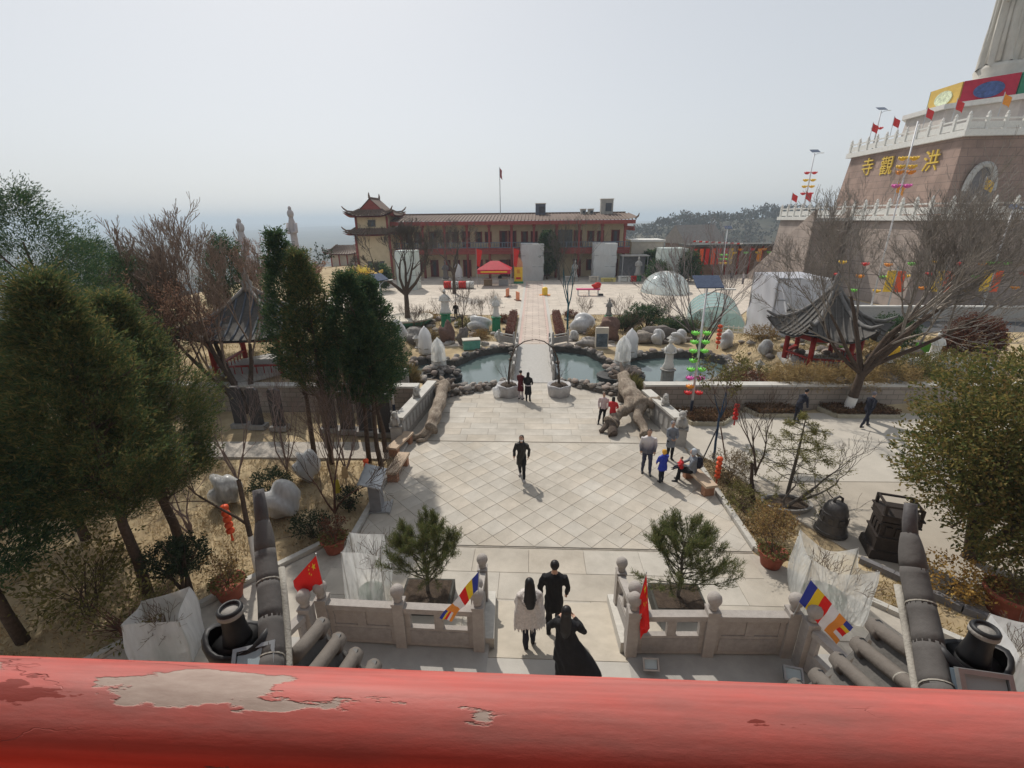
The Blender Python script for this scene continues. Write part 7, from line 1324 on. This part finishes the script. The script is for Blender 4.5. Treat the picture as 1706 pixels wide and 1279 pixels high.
t = thing('sign_board', 'tall yellow sign board with orange crown right of the market tent', 'sign', (-2.7, 67, 0)); MB().box((0, 0, 1.3), (1.2, .2, 2.0), LCOL['yellow']).build('board', t); mb = MB().lathe([(.62, 0), (.6, .6), (.35, 1.1), (.02, 1.35)], M('orange_board', (.55, .27, .15), .7), (0, 0, 2.3), 16, 1, .2); mb.build('crown', t); MB().box((0, 0, .15), (1.4, .5, .3), GREENW).build('base', t); MB().box((0, -.11, .75), (.7, .02, .3), REDCL).build('plate', t); MB().box((0, -.11, 1.7), (.4, .02, .55), M('sign_mark', (.6, .25, .03), .7)).build('mark', t)
def scaffold(lab, loc, w, d, h, film):
    t = thing('wrapped_scaffold', lab, 'scaffold', loc)
    for x in (-w/2, w/2):
        for y in (-d/2, d/2): MB().tube([(x, y, 0), (x, y, h)], .05, METAL, 5).build('pole', t)
    for z in (h*.38, h*.68, h-.05):
        for y in (-d/2, d/2): MB().tube([(-w/2, y, z), (w/2, y, z)], .04, METAL, 5).build('pole', t)
    def sf(u, v):
        k = u*4; i = int(k) % 4; f = k-int(k); cs = [(-1, -1), (1, -1), (1, 1), (-1, 1)]; p, q = cs[i], cs[(i+1) % 4]; s = 1.02+.02*math.sin(11*u*6.28+4*v)+.03*math.sin(17*v+3*u*6.28); return ((p[0]+(q[0]-p[0])*f)*w/2*s, (p[1]+(q[1]-p[1])*f)*d/2*s, h*v)
    MB().grid(sf, 64, 14, film, True).build('sheeting', t, True); MB().box((0, 0, h-.02), (w*.98, d*.98, .05), film).build('top_sheet', t); MB().lathe([(w*.3, 0), (w*.28, h*.5), (w*.12, h*.85)], STONE2, n=12).build('covered_statue', t)
SHEET = filmmat('scaffold_sheet', (.80, .82, .82), .10, .5)
scaffold('white sheeted scaffold box in front of the hall, left of the dark cypress', (-.75, 71.5, 0), 3.3, 2.6, 5.3, SHEET); scaffold('white sheeted scaffold box in front of the right end of the hall', (9.9, 71.3, 0), 3.2, 2.6, 5.3, SHEET); scaffold('pale sheeted block standing behind the large bare tree at left', (-17.2, 62, 0), 2.6, 2.4, 5.0, filmmat('green_white_sheet', (.72, .78, .75), .08, .5)); scaffold('white wrapped block beside the banner corridor', (19.4, 70, 0), 3.6, 3, 4.6, filmmat('green_white_sheet', (.72, .78, .75), .08, .5))
scaffold('large silver sheeted block behind the right pavilion', (17.2, 33.2, .4), 3.2, 3.6, 4.5, filmmat('silver_sheet', (.74, .75, .79), .04, .3))
evergreen('cypress_tree', 'dark leaning cypress in front of the hall beside the left scaffold', (1.5, 71.8, 0), 6.6, 1.35, .8, PJ, 31, JUN2, 500, 24, .3, .12, .25)
for k, (x, y, h, lb) in enumerate(((16.6, 66, 2.6, 'dark green shrub tree right of the right scaffold'), (21.6, 68, 3.8, 'dark cloud-pruned pine before the banner corridor'), (-20.5, 60, 3.0, 'bluish conifer behind the golden lotus'), (17.6, 74, 3.6, 'dark conifer beside the low white outbuilding'))):
    evergreen('garden_conifer', lb, (x, y, 0), h, 1.2, .3, PJ, 40+k, JUN2, 260, 22, .3, .12, .25)
t = thing('outbuilding', 'low white flat-roofed outbuilding right of the hall', 'building', (17.4, 79, 0)); MB().box((0, 0, 2.6), (5, 5, 5.2), CREAM).build('wall', t); MB().box((0, 0, 5.3), (5.4, 5.4, .3), WHITE).build('roof', t); MB().box((-.6, -2.52, 2.2), (1, .1, 1.6), GLASSD).build('window', t)
t = thing('awning', 'thin grey awning on posts right of the right scaffold', 'awning', (14.3, 71, 0)); MB().box((0, 0, 3.5), (4, 2.5, .12), CONC).build('roof', t); [MB().tube([(x, -1, 0), (x, -1, 3.5)], .06, METAL, 6).build('post', t) for x in (-1.8, 1.8)]; MB().box((0, 1.1, 1.7), (3.8, .1, 3.3), M('grey_curtain', (.2, .2, .22), .9, .2, 3)).build('back_panel', t)
t = thing('red_bench', 'long pink and red draped bench with a small figure on the far square', 'bench', (6.0, 55.8, 0)); MB().box((0, 0, .75), (2.8, .7, .14), M('pink_drape', (.55, .08, .2), .7, .15, 6)).build('seat', t); [MB().box((x, 0, .34), (.14, .5, .68), WHITE).build('leg', t) for x in (-1.2, .1, 1.2)]; MB().rock((1.0, 0, 1.15), (.5, .3, .35), REDCL, 3, 10, 7).build('figure', t, True); MB().box((1.5, 0, .1), (.6, .5, .2), BLACK).build('crate', t)
for x, y, lb in ((.85, 56, 'yellow litter bin on the path across the far square'),): t = thing('litter_bin', lb, 'bin', (x, y, 0)); MB().lathe([(.3, 0), (.34, .1), (.34, .85), (.3, .9), (.15, 1.0)], LCOL['yellow'], n=14).build('bin', t, True); MB().box((0, 0, .04), (1.3, .5, .08), LCOL['orange']).build('base', t)
for x, y, rz, lb in ((-2.3, 52.3, .4, 'orange board sign left of the path on the far square'), (-3.6, 55, -.3, 'second small orange sign farther left on the far square')): t = thing('board_sign', lb, 'sign', (x, y, 0), rz); mb = MB(); mb.box((0, 0, .5), (.12, .9, .95), M('orange_sign', (.7, .26, .14), .6)); mb.build('board', t); MB().box((0, 0, .05), (.5, 1.0, .1), BROWNB).build('foot', t)
for x, lb in ((4.6, 'stone pedestal table left of the right scaffold'), (8.2, 'cream donation box before the right scaffold'), (10.3, 'long yellow bench before the right scaffold'), (12.6, 'white water drums row at the far square'), (13.9, 'red box beside the white drums')): t = thing('square_furniture', lb, 'furniture', (x, 68.5, 0)); k = [4.6, 8.2, 10.3, 12.6, 13.9].index(x); m = (STONE, CREAM, M('yellow_bench', (.6, .52, .2), .7), WHITE, REDCL)[k]; wd = (1.2, 1.4, 2.2, 1.8, .8)[k]; MB().box((0, 0, .75 if k != 2 else .5), (wd, .6, .12), m).build('top', t); [MB().box((s*wd*.38, 0, .33 if k != 2 else .22), (wd*.2, .5, .66 if k != 2 else .44), m).build('leg', t) for s in (-1, 1)]; MB().box((0, .1, .3), (wd*.5, .3, .55), m).build('body', t)
# red and white inflatable and rail at left
t = thing('striped_barrier', 'red and white inflatable barrier under the second bare tree', 'barrier', (-10.5, 62, .5)); [MB().tube([(-2+k, 0, 0), (-1.02+k, 0, 0)], .5, (REDCL, WHITE)[k % 2], 12).build('segment', t, True) for k in range(4)]
# film dome and tunnel greenhouse
DOMEF = filmmat('dome_film', (.70, .80, .82), .35, .12)
t = thing('film_dome', 'clear ribbed plastic dome on the far right square', 'dome', (15.8, 58.5, 0)); MB().grid(lambda u, v: (2.9*math.cos(v*1.5)*math.cos(6.283*u), 2.9*math.cos(v*1.5)*math.sin(6.283*u), 2.5*math.sin(v*1.5)), 28, 9, DOMEF, True).build('film', t, True)
for k in range(7): a = k*math.pi/7; MB().tube([(2.92*math.cos(q)*math.cos(a), 2.92*math.cos(q)*math.sin(a), 2.52*math.sin(q)) for q in np.linspace(0, math.pi, 13)], .04, WHITE, 5).build('rib', t)
t = thing('film_tunnel', 'teal tinted plastic tunnel greenhouse left of the silver block', 'greenhouse', (15.6, 41.5, .2), R(-18)); TUN = filmmat('tunnel_film', (.42, .62, .62), .2, .12); MB().grid(lambda u, v: (2.2*math.cos(math.pi*u), -4+8*v, 1.7*math.sin(math.pi*u)), 14, 12, TUN).build('film', t, True)
for y in (-4, 4): mb = MB(); n = 14; P = [(2.2*math.cos(math.pi*k/(n-1)), y, 1.7*math.sin(math.pi*k/(n-1))) for k in range(n)]; mb.add(P, [tuple(range(n))], TUN); mb.build('end_film', t)
for y in np.linspace(-4, 4, 6): MB().tube([(2.22*math.cos(q), y, 1.72*math.sin(q)) for q in np.linspace(0, math.pi, 11)], .03, WHITE, 5).build('hoop', t)
t = thing('white_fence', 'low white picket fence beside the tunnel greenhouse', 'fence', (14.2, 35.6, .2), R(-30))
for k in range(14): MB().box((k*.35, 0, .35), (.07, .05, .7), WHITE).build('picket', t)
for z in (.2, .55): MB().box((2.3, .04, z), (4.7, .04, .06), WHITE).build('rail', t)
t = thing('blue_tent', 'teal and blue sheet heap behind the big bare trunk', 'tent', (20.3, 29.5, 1.0)); mb = MB(); mb.add([(-1.2, -.8, 0), (1.2, -.8, 0), (1.2, .8, 0), (-1.2, .8, 0), (-.7, 0, 1.3), (.8, 0, 1.1)], [(0, 1, 5, 4), (1, 2, 5), (2, 3, 4, 5), (3, 0, 4)], M('teal_sheet', (.02, .22, .30), .4, .25, 4, .3)); mb.build('sheet', t)
# banner corridor
t = thing('banner_corridor', 'long brown corridor hung with red and yellow banners and lanterns at the far right', 'building', (32.6, 77, 0), R(6)); MB().box((0, 1.5, 2.2), (18, 3, 4.4), M('brown_wall', (.24, .15, .10), .85, .2, 2)).build('wall', t); MB().box((0, 1.2, 4.55), (18.6, 4.2, .3), M('dark_corridor_roof', (.08, .085, .08), .8, .2, 3)).build('roof', t)
for k in range(10): MB().tube([(-8.6+k*1.9, -.5, 0), (-8.6+k*1.9, -.5, 4.4)], .12, RED, 8).build('post', t, True)
for k in range(7): MB().box((-8.1+k*.95, -.75, 2.9), (.62, .06, 2.4), (REDCL, ORANGE, REDCL, ORANGE, REDCL, REDCL, LCOL['yellow'])[k]).build('banner', t)
MB().box((2.2, -.75, 3.0), (.7, .06, 2.0), LCOL['orange']).build('banner', t)
for k in range(12): lotus_lantern(t, (-2+k*.95, -.9, 3.9 if k % 2 else 3.4), .32, LCOL[('yellow', 'orange', 'green', 'red')[k % 4]])
for k in range(16): MB().tube([(-8.8+k*.5, -.95, 4.7+.5*(1-k/16)), (-8.4+k*.5, -.95, 4.75+.5*(1-k/16))], .12, WHITE if k % 2 else REDCL, 6).build('eave_tile', t)
t = thing('brick_house', 'grey roofed brown house at the foot of the wooded hill', 'building', (29.5, 92, 0), R(20)); MB().box((0, 0, 2.2), (8, 6, 4.4), M('brown_brick', (.17, .12, .10), .9, .2, 3)).build('wall', t); mb = MB(); mb.add([(-4.4, -3.6, 4.2), (4.4, -3.6, 4.2), (4.4, 0, 7.4), (-4.4, 0, 7.4), (4.4, 3.6, 4.2), (-4.4, 3.6, 4.2)], [(0, 1, 2, 3), (3, 2, 4, 5), (1, 4, 2), (0, 3, 5)], M('grey_slate', (.20, .19, .18), .85, .15, 3)); mb.build('roof', t)
t = thing('garden_hall', 'small far hall with red posts and swept roof left of the corner tower', 'building', (-40.5, 100, -2)); t.scale = (.85,)*3; MB().box((0, 0, 2.5), (6.5, 4, 5), CREAM).build('wall', t); [MB().tube([(x, -2.6, 0), (x, -2.6, 5)], .18, REDW, 6).build('column', t) for x in (-3, -1, 1, 3)]; hiproof(4.4, 3.4, 5, 6.9, 2.2, .3, .8, 'roof', t)

# ---------------------------------------------------------------- the statue tower
CLAD = bpy.data.materials.new('brown_cladding'); CLAD.use_nodes = True; brickmat(CLAD, (.31, .215, .172), (.275, .19, .155), (.19, .135, .11), 1.6, .8, .03, 'XZ+YZ'); stain(CLAD, .8, 1.08)
tw = thing('statue_tower', 'stepped brown stone tower with marble balustrades at the right edge', 'tower', (0, 0, 0))
TB = bpy.data.materials.new('tower_base_cladding'); TB.use_nodes = True; brickmat(TB, (.36, .295, .255), (.33, .27, .235), (.24, .2, .175), 1.8, .9, .03, 'XZ+YZ'); stain(TB, .8, 1.08)
def block(x0, x1, y0, y1, z0, z1, m, nm, batter=0):
    b = MB(); P = [(x0-batter, y0-batter, z0), (x1, y0-batter, z0), (x1, y1+batter, z0), (x0-batter, y1+batter, z0), (x0, y0, z1), (x1, y0, z1), (x1, y1, z1), (x0, y1, z1)]; b.add(P, [(3, 2, 1, 0), (4, 5, 6, 7), (0, 1, 5, 4), (1, 2, 6, 5), (2, 3, 7, 6), (3, 0, 4, 7)], m); return b.build(nm, tw)
block(36, 80, 47, 74, -.5, 8.2, TB, 'lower_terrace_wall', .6); block(35.6, 80, 46.6, 74.4, 8.2, 8.65, WHITE, 'lower_cornice'); block(44, 80, 55.5, 73.6, 8.65, 16.3, CLAD, 'tower_wall', .7); block(43.5, 80, 55, 74.1, 16.3, 16.9, WHITE, 'upper_cornice')
POSTT = MB().box((0, 0, .65), (.28, .28, 1.3), WHITE).lathe([(.1, 1.3), (.15, 1.42), (.1, 1.6), (.02, 1.7)], WHITE, n=8).mesh('post')
def railrun(a, b, z, n, flags=True):
    for k in range(n+1):
        x, y = a[0]+(b[0]-a[0])*k/n, a[1]+(b[1]-a[1])*k/n
        if k or flags: link('post', POSTT, tw, (x, y, z))
        if k < n:
            x2, y2 = a[0]+(b[0]-a[0])*(k+1)/n, a[1]+(b[1]-a[1])*(k+1)/n; an = math.atan2(y2-y, x2-x); L = math.hypot(x2-x, y2-y)
            MB().box(((x+x2)/2, (y+y2)/2, z+1.02), (L-.28, .16, .14), WHITE, an).build('rail', tw); MB().box(((x+x2)/2, (y+y2)/2, z+.42), (L-.28, .12, .6), WHITE, an).build('panel', tw)
railrun((35.9, 74), (35.9, 46.9), 8.65, 15); railrun((35.9, 46.9), (60, 46.9), 8.65, 13, False); railrun((43.8, 73.8), (43.8, 55.3), 16.9, 11); railrun((43.8, 55.3), (62, 55.3), 16.9, 10, False)
OC = M('octagon_stone', (.50, .46, .42), .8, .12, 1.5, .15)
for r0, r1, z0, z1, m, nm in ((8.0, 7.7, 16.9, 19.9, OC, 'octagon_wall'), (8.2, 8.2, 19.9, 20.4, WHITE, 'octagon_cornice')): MB().lathe([(r0, z0), (r1, z1)], m, (53.1, 64.5, 0), 8, rz=R(22.5)).build(nm, tw)
for k in range(8):
    a0, a1 = R(22.5+45*k), R(67.5+45*k); r = 5.9; p, q = Vector((r*math.cos(a0), r*math.sin(a0), 0)), Vector((r*math.cos(a1), r*math.sin(a1), 0)); mcol = {3: M('yellow_hanging', (.62, .42, .10), .8, .1, 2), 4: M('crimson_hanging', (.42, .02, .05), .8, .12, 2), 5: M('green_hanging', (.03, .20, .11), .8, .12, 2)}.get(k, MATS.get('green_hanging') or OC)
    c = (p+q)/2; L = (q-p).length; an = math.atan2(q.y-p.y, q.x-p.x); b = MB().box((53.1+c.x, 64.5+c.y, 21.6), (L*.98, .2, 2.3), mcol, an).build('hanging', tw)
    if k in (3, 4, 5):
        nv = c.normalized(); e = MB().lathe([(1.25, -.06), (1.25, .06)], M(('pale_motif', 'blue_motif', 'teal_motif')[k-3], ((.62, .68, .48), (.06, .10, .25), (.12, .38, .38))[k-3], .8, .4, 3), n=20); e.v = [(x, z, y*.62) for x, y, z in e.v]; ang = an; e.v = [tuple(Vector(rotz(v_, ang))+Vector((53.1+c.x, 64.5+c.y, 21.55))+nv*.12) for v_ in e.v]; e.build('motif', b)
MB().lathe([(5.6, 20.4), (5.6, 22.6), (4.4, 22.8)], OC, (53.1, 64.5, 0), 8, rz=R(22.5)).build('drum', tw)
for (dx, dy, dz) in ((0, 0, 0),):
    ar = MB().grid(lambda u, v: (46.2+(1.1 if v < .5 else 1.6)*-math.cos(math.pi*u)*1.0, 54.75-(.0 if v < .5 else .12)-.05, 9.6+1.5+2.2*math.sin(math.pi*u)*(1 if v < .5 else 1.25)-(1.5 if u in (0, 1) else 0)), 15, 2, STONE2); ar.build('niche_arch', tw)
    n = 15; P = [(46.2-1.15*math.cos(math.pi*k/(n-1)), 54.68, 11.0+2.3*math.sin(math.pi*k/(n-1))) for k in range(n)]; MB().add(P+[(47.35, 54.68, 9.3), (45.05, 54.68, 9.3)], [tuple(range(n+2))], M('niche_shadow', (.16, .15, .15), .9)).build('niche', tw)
    for k in range(n-1):
        a0, a1 = math.pi*k/(n-1), math.pi*(k+1)/(n-1); MB().tube([(46.2-1.4*math.cos(a0), 54.6, 11.0+2.6*math.sin(a0)), (46.2-1.4*math.cos(a1), 54.6, 11.0+2.6*math.sin(a1))], .3, STONE, 6).build('arch_stone', tw)
# gold characters on the left face
def glyph(ch, y, z, s):
    c = bpy.data.curves.new('glyph', 'FONT'); c.body = ch; c.size = s; c.extrude = .08; c.align_x = 'CENTER'; c.align_y = 'CENTER'; o = bpy.data.objects.new('g', c); tmp_sc.collection.objects.link(o); me = evaluated_mesh(o); me.materials.clear(); me.materials.append(M('gold_letters', (.70, .48, .06), .4, .1, 4, 0, .5, .2))
    g = link('gold_character', me, tw); bt = .7*(16.3-z)/(16.3-8.65); g.matrix_world = Matrix(((0, 0, -1, 44-bt-.1), (-1, 0, 0, y), (0, 1, 0, z), (0, 0, 0, 1)))
glyph('寺', 69.3, 14.6, 2.3); glyph('觀', 65.7, 14.4, 2.3); glyph('洪', 58.7, 14.2, 2.3)
# stair on the left of the lower terrace
for k in range(24): MB().box((33.6, 72-k*.0-k*.62+0, .2+k*.36-4.3+4.1), (3.6, .64, .36+k*.0), STONE).build('step', tw) if k < 24 else None
MB().add([(31.8, 72.4, -.3), (35.3, 72.4, -.3), (35.3, 57.5, -.3), (31.8, 57.5, -.3), (31.8, 72.4, 0), (35.3, 72.4, 0), (35.3, 57.5, 8.2), (31.8, 57.5, 8.2)], [(4, 5, 6, 7), (3, 2, 6, 7), (0, 1, 5, 4), (0, 3, 7, 4), (1, 2, 6, 5)], TB).build('stair_core', tw)
for s in (31.7, 35.35): MB().add([(s-.15, 72.5, .3), (s+.15, 72.5, .3), (s+.15, 57.5, 9.4), (s-.15, 57.5, 9.4), (s-.15, 72.5, -.3), (s+.15, 72.5, -.3), (s+.15, 57.5, -.3), (s-.15, 57.5, -.3)], [(0, 1, 2, 3), (0, 3, 7, 4), (1, 5, 6, 2), (0, 4, 5, 1), (3, 2, 6, 7)], TB).build('stair_wall', tw)
# robed statue on the tower, its upper body above the frame
t = thing('robed_statue', 'colossal white robed statue standing on the stepped tower, cut off by the top edge', 'statue', (53.1, 64.5, 22.7)); t.scale = (.56, .56, .85); MAR = M('statue_stone', (.50, .475, .42), .75, .12, .5, .2)
MB().lathe([(4.6, 0), (4.7, .7), (4.0, 1.1), (4.3, 1.9), (3.9, 2.4)], MAR, n=24).build('lotus_base', t, True)
def robe(u, v):
    a = 6.283*u; r = np.interp(v, [0, .05, .25, .5, .75, 1], [3.75, 3.65, 3.5, 3.45, 3.55, 3.6]); f = 1+.13*math.sin(9*a+2.4*math.sin(4*v))*(1-.3*v)+.06*abs(math.sin(11*a+5*v))+.03*math.sin(29*a+9*v); dx = -.35*(1-v)**2*max(0, -math.cos(a)); return (r*f*math.cos(a)+dx, r*.8*f*math.sin(a), 2.2+18*v+.35*math.sin(6*a)*(v < .08))
MB().grid(robe, 96, 40, MAR, True).build('robe', t, True)
for k, (a, w) in enumerate(((2.9, .5), (3.3, .4), (3.8, .5), (4.3, .45), (4.8, .4), (5.3, .5))): MB().tube([tuple(Vector((rad*math.cos(a+tw_), rad*.8*math.sin(a+tw_), z))) for rad, tw_, z in ((3.8, .06, 2.6), (3.65, .02, 6), (3.6, -.04, 11), (3.6, -.02, 16), (3.6, .05, 20))], [w*.9, w*.7, w*.55, w*.5, w*.4], MAR, 8).build('drape_fold', t, True)
MB().tube([(-3.6, -2.2, 19), (-3.9, -2.4, 15), (-4.3, -2.4, 11), (-4.4, -2.3, 9)], [1.4, 1.3, 1.0, .3], MAR, 10).build('sleeve', t, True); MB().lathe([(3.0, 0), (2.9, 4), (2.2, 6), (.9, 7), (1.3, 8.5), (1.3, 10), (.6, 11.4)], MAR, (0, 0, 20), 20, 1, .8).build('torso', t, True)
# small flags on the balustrades
for k, (x, y, z, c, lb) in enumerate(((36, 72, 9.7, 'red', 'small red flag at the left end of the lower balustrade'), (36, 68.5, 9.7, 'red', 'small red flag next along the lower balustrade'), (36, 52, 9.7, 'orange', 'orange flag near the lower terrace corner'), (40, 46.9, 9.7, 'yellow', 'yellow and red flag on the lower balustrade below the niche'), (43.8, 70.3, 18, 'red', 'red flag at the left end of the upper balustrade'), (43.8, 66.5, 18, 'red', 'second red flag on the upper balustrade'), (43.8, 61.4, 18, 'red', 'third red flag on the upper balustrade'), (43.8, 57.5, 18, 'red', 'fourth red flag on the upper balustrade'), (46.5, 55.3, 18, 'orange', 'orange flag on the upper balustrade front'), (49.5, 55.3, 18, 'red', 'red flag on the upper balustrade front'))):
    t = thing('small_flag', lb, 'flag', (x, y, z), 0, 'small flags on the tower balustrades'); MB().tube([(0, 0, 0), (0, 0, 2.2)], .035, METAL, 5).build('pole', t); MB().grid(lambda u, v: (.05+.7*u, .12*math.sin(5*u+v), 2.15-.9*v-.5*u), 6, 5, LCOL[c]).build('cloth', t, True)
# strings of lanterns and banner pairs in front of the lower terrace
for k, (x, lb) in enumerate(((30.8, 'yellow and orange banner pair on a post, left one before the terrace'), (34.8, 'yellow and orange banner pair on a post, middle one before the terrace'), (38.8, 'yellow and orange banner pair on a post, right one before the terrace'))):
    t = thing('banner_post', lb, 'banner', (x, 42, 0), 0, 'banner posts before the terrace'); MB().tube([(0, 0, 0), (0, 0, 4.6)], .07, METAL, 6).build('post', t); MB().box((-.42, 0, 3.3), (.7, .05, 1.8), LCOL['yellow']).build('banner', t); MB().box((.42, .02, 3.25), (.7, .05, 1.8), ORANGE).build('banner', t)
t = thing('lantern_line', 'sagging lines of small coloured lanterns before the lower terrace', 'lanterns', (0, 43.5, 0))
for row, z in ((0, 5.0), (1, 3.9), (2, 2.6)):
    pts = [(27+k*2.0, .3*row, z-.25*math.sin(math.pi*(k % 4)/4)) for k in range(13)]; MB().tube(pts, .015, BLACK, 4).build('wire', t)
    for k, p in enumerate(pts): lotus_lantern(t, (p[0], p[1], p[2]-.2), .26, LCOL[('yellow', 'red', 'orange', 'green')[(k+row) % 4]])
t = thing('terrace_road_wall', 'low pale road wall before the lower terrace', 'wall', (40, 41, 0), R(-2)); MB().box((0, 0, .6), (28, .3, 1.2), STONE).build('wall', t); MB().box((0, 0, 1.25), (28, .42, .12), WHITE).build('coping', t)
struct(MB().prism([(24, 36), (60, 34), (60, 46.3), (35, 46.3), (34, 58), (28, 58)], -.1, .004, M('asphalt', (.085, .085, .088), .9, .15, 3, .2)).build('road'))

# ---------------------------------------------------------------- woods on the hill, dry grass, haze
g = np.random.default_rng(77); n = 3600; x = g.uniform(25, 520, n); y = g.uniform(150, 620, n); keep = (gz(x, y) > -52); x, y = x[keep], y[keep]; zb = gz(x, y); n = len(x)
c = np.repeat(np.stack([x, y, zb], 1), 22, 0); hh = np.repeat(g.uniform(3.5, 8, n), 22); P = c+np.stack([g.normal(0, 1.6, len(c)), g.normal(0, 1.6, len(c)), hh*g.uniform(.15, 1, len(c))], 1); V, F = leaves(P, np.tile([0, 0, .8], (len(P), 1)), 2.6, 1.5, g, .7)
o = link('hill_woods', npmesh('hill_woods', V, F, [leafmat('far_wood', [(.03, .035, .022), (.06, .052, .035), (.085, .07, .05), (.035, .045, .026)], .2)])); tag(o, 'hazy woods covering the far hillside at right', 'woods', kind='stuff')
n = 2200; x = g.uniform(-420, 20, n); y = g.uniform(115, 520, n); zb = gz(x, y); k = zb < -8; x, y, zb = x[k], y[k], zb[k]; n = len(x); c = np.repeat(np.stack([x, y, zb], 1), 14, 0); P = c+np.stack([g.normal(0, 1.8, len(c)), g.normal(0, 1.8, len(c)), g.uniform(.5, 7, len(c))], 1); V, F = leaves(P, np.tile([0, 0, .8], (len(P), 1)), 3, 1.8, g, .7)
o = link('valley_woods', npmesh('valley_woods', V, F, [MATS['far_wood']])); tag(o, 'scattered woods on the low ground beyond the hall at left', 'woods', kind='stuff')
def grass(name, lab, poly, n, L, cols, seed, avoid=None):
    g = np.random.default_rng(seed); xs_ = [p[0] for p in poly]; ys_ = [p[1] for p in poly]; x = g.uniform(min(xs_), max(xs_), n); y = g.uniform(min(ys_), max(ys_), n); k = inpoly(x, y, poly)
    if avoid: k &= ~avoid(x, y)
    d = np.sin(x*2.1+1.3*np.sin(y*1.7))*np.sin(y*2.4+x) > g.uniform(-1.2, .9, n); k &= d; x, y = x[k], y[k]; P = np.stack([x, y, gz(x, y)], 1); V, F = leaves(P, np.tile([0.15, -.1, .75], (len(P), 1)), L, .022, g, .55); o = link(name, npmesh(name, V, F, [leafmat(name+'_blades', cols, .3)])); tag(o, lab, 'grass', kind='stuff')
grass('dry_grass', 'dry straw coloured grass on the left lawn', [(-24, 5), (-10.2, 6), (-8.2, 8.6), (-6.6, 10.5), (-5.85, 10.8), (-5.85, 15.3), (-24, 15.3)], 80000, .15, [(.28, .20, .11), (.42, .315, .18), (.50, .39, .23), (.32, .25, .14)], 1)
grass('garden_grass', 'short dry grass in the gardens along the path', [(-13, 33.8), (13, 33.8), (13, 43.8), (-13, 43.8)], 40000, .18, [(.20, .15, .06), (.30, .22, .10), (.22, .2, .08)], 2, lambda x, y: (np.abs(x+.4) < 2.8))
grass('bank_grass', 'dry grass on the banks around the ponds and pavilions', [(-23, 20.6), (-9, 20.6), (-9, 33), (-23, 33)], 26000, .2, [(.22, .16, .07), (.32, .24, .11), (.18, .15, .06)], 3)
grass('right_bank_grass', 'dry grass on the banks right of the ponds', [(12.5, 21.2), (26, 21.2), (26, 33), (12.5, 33)], 26000, .2, [(.22, .16, .07), (.32, .24, .11), (.2, .18, .07)], 4)
grass('strip_grass', 'dry tufts in the bed between the right courts', [(7.5, 9.1), (8.25, 10.3), (8.75, 9.8), (9.5, 8.75), (10.4, 8.1), (12, 6.8), (10.7, 6.2), (7.9, 8.8)], 9000, .14, [(.24, .16, .07), (.36, .25, .10), (.2, .17, .06)], 5)
grass('plaza_bed_grass', 'dry ground cover in the bed right of the plaza', [(5.85, 10.8), (7.0, 12), (6.8, 14.2), (6.5, 15.2), (5.85, 16.4)], 5000, .16, [(.12, .08, .04), (.24, .15, .06), (.16, .13, .05)], 6)
# fallen leaves and twigs caught in the left lawn
hz = MB().box((0, 3000, -5), (16000, 16000, 130), bpy.data.materials.new('haze_air')).build('haze'); tag(hz, 'thin pale haze filling the air', 'haze', kind='stuff')
hm = hz.data.materials[0]; hm.use_nodes = True; hn = hm.node_tree.nodes; hn.remove(hn['Principled BSDF']); pv = hn.new('ShaderNodeVolumePrincipled'); pv.inputs['Color'].default_value = (.68, .79, .9, 1); pv.inputs['Density'].default_value = .0005; pv.inputs['Anisotropy'].default_value = .15
hm.node_tree.links.new(pv.outputs[0], hn['Material Output'].inputs['Volume'])
bpy.data.scenes.remove(tmp_sc)
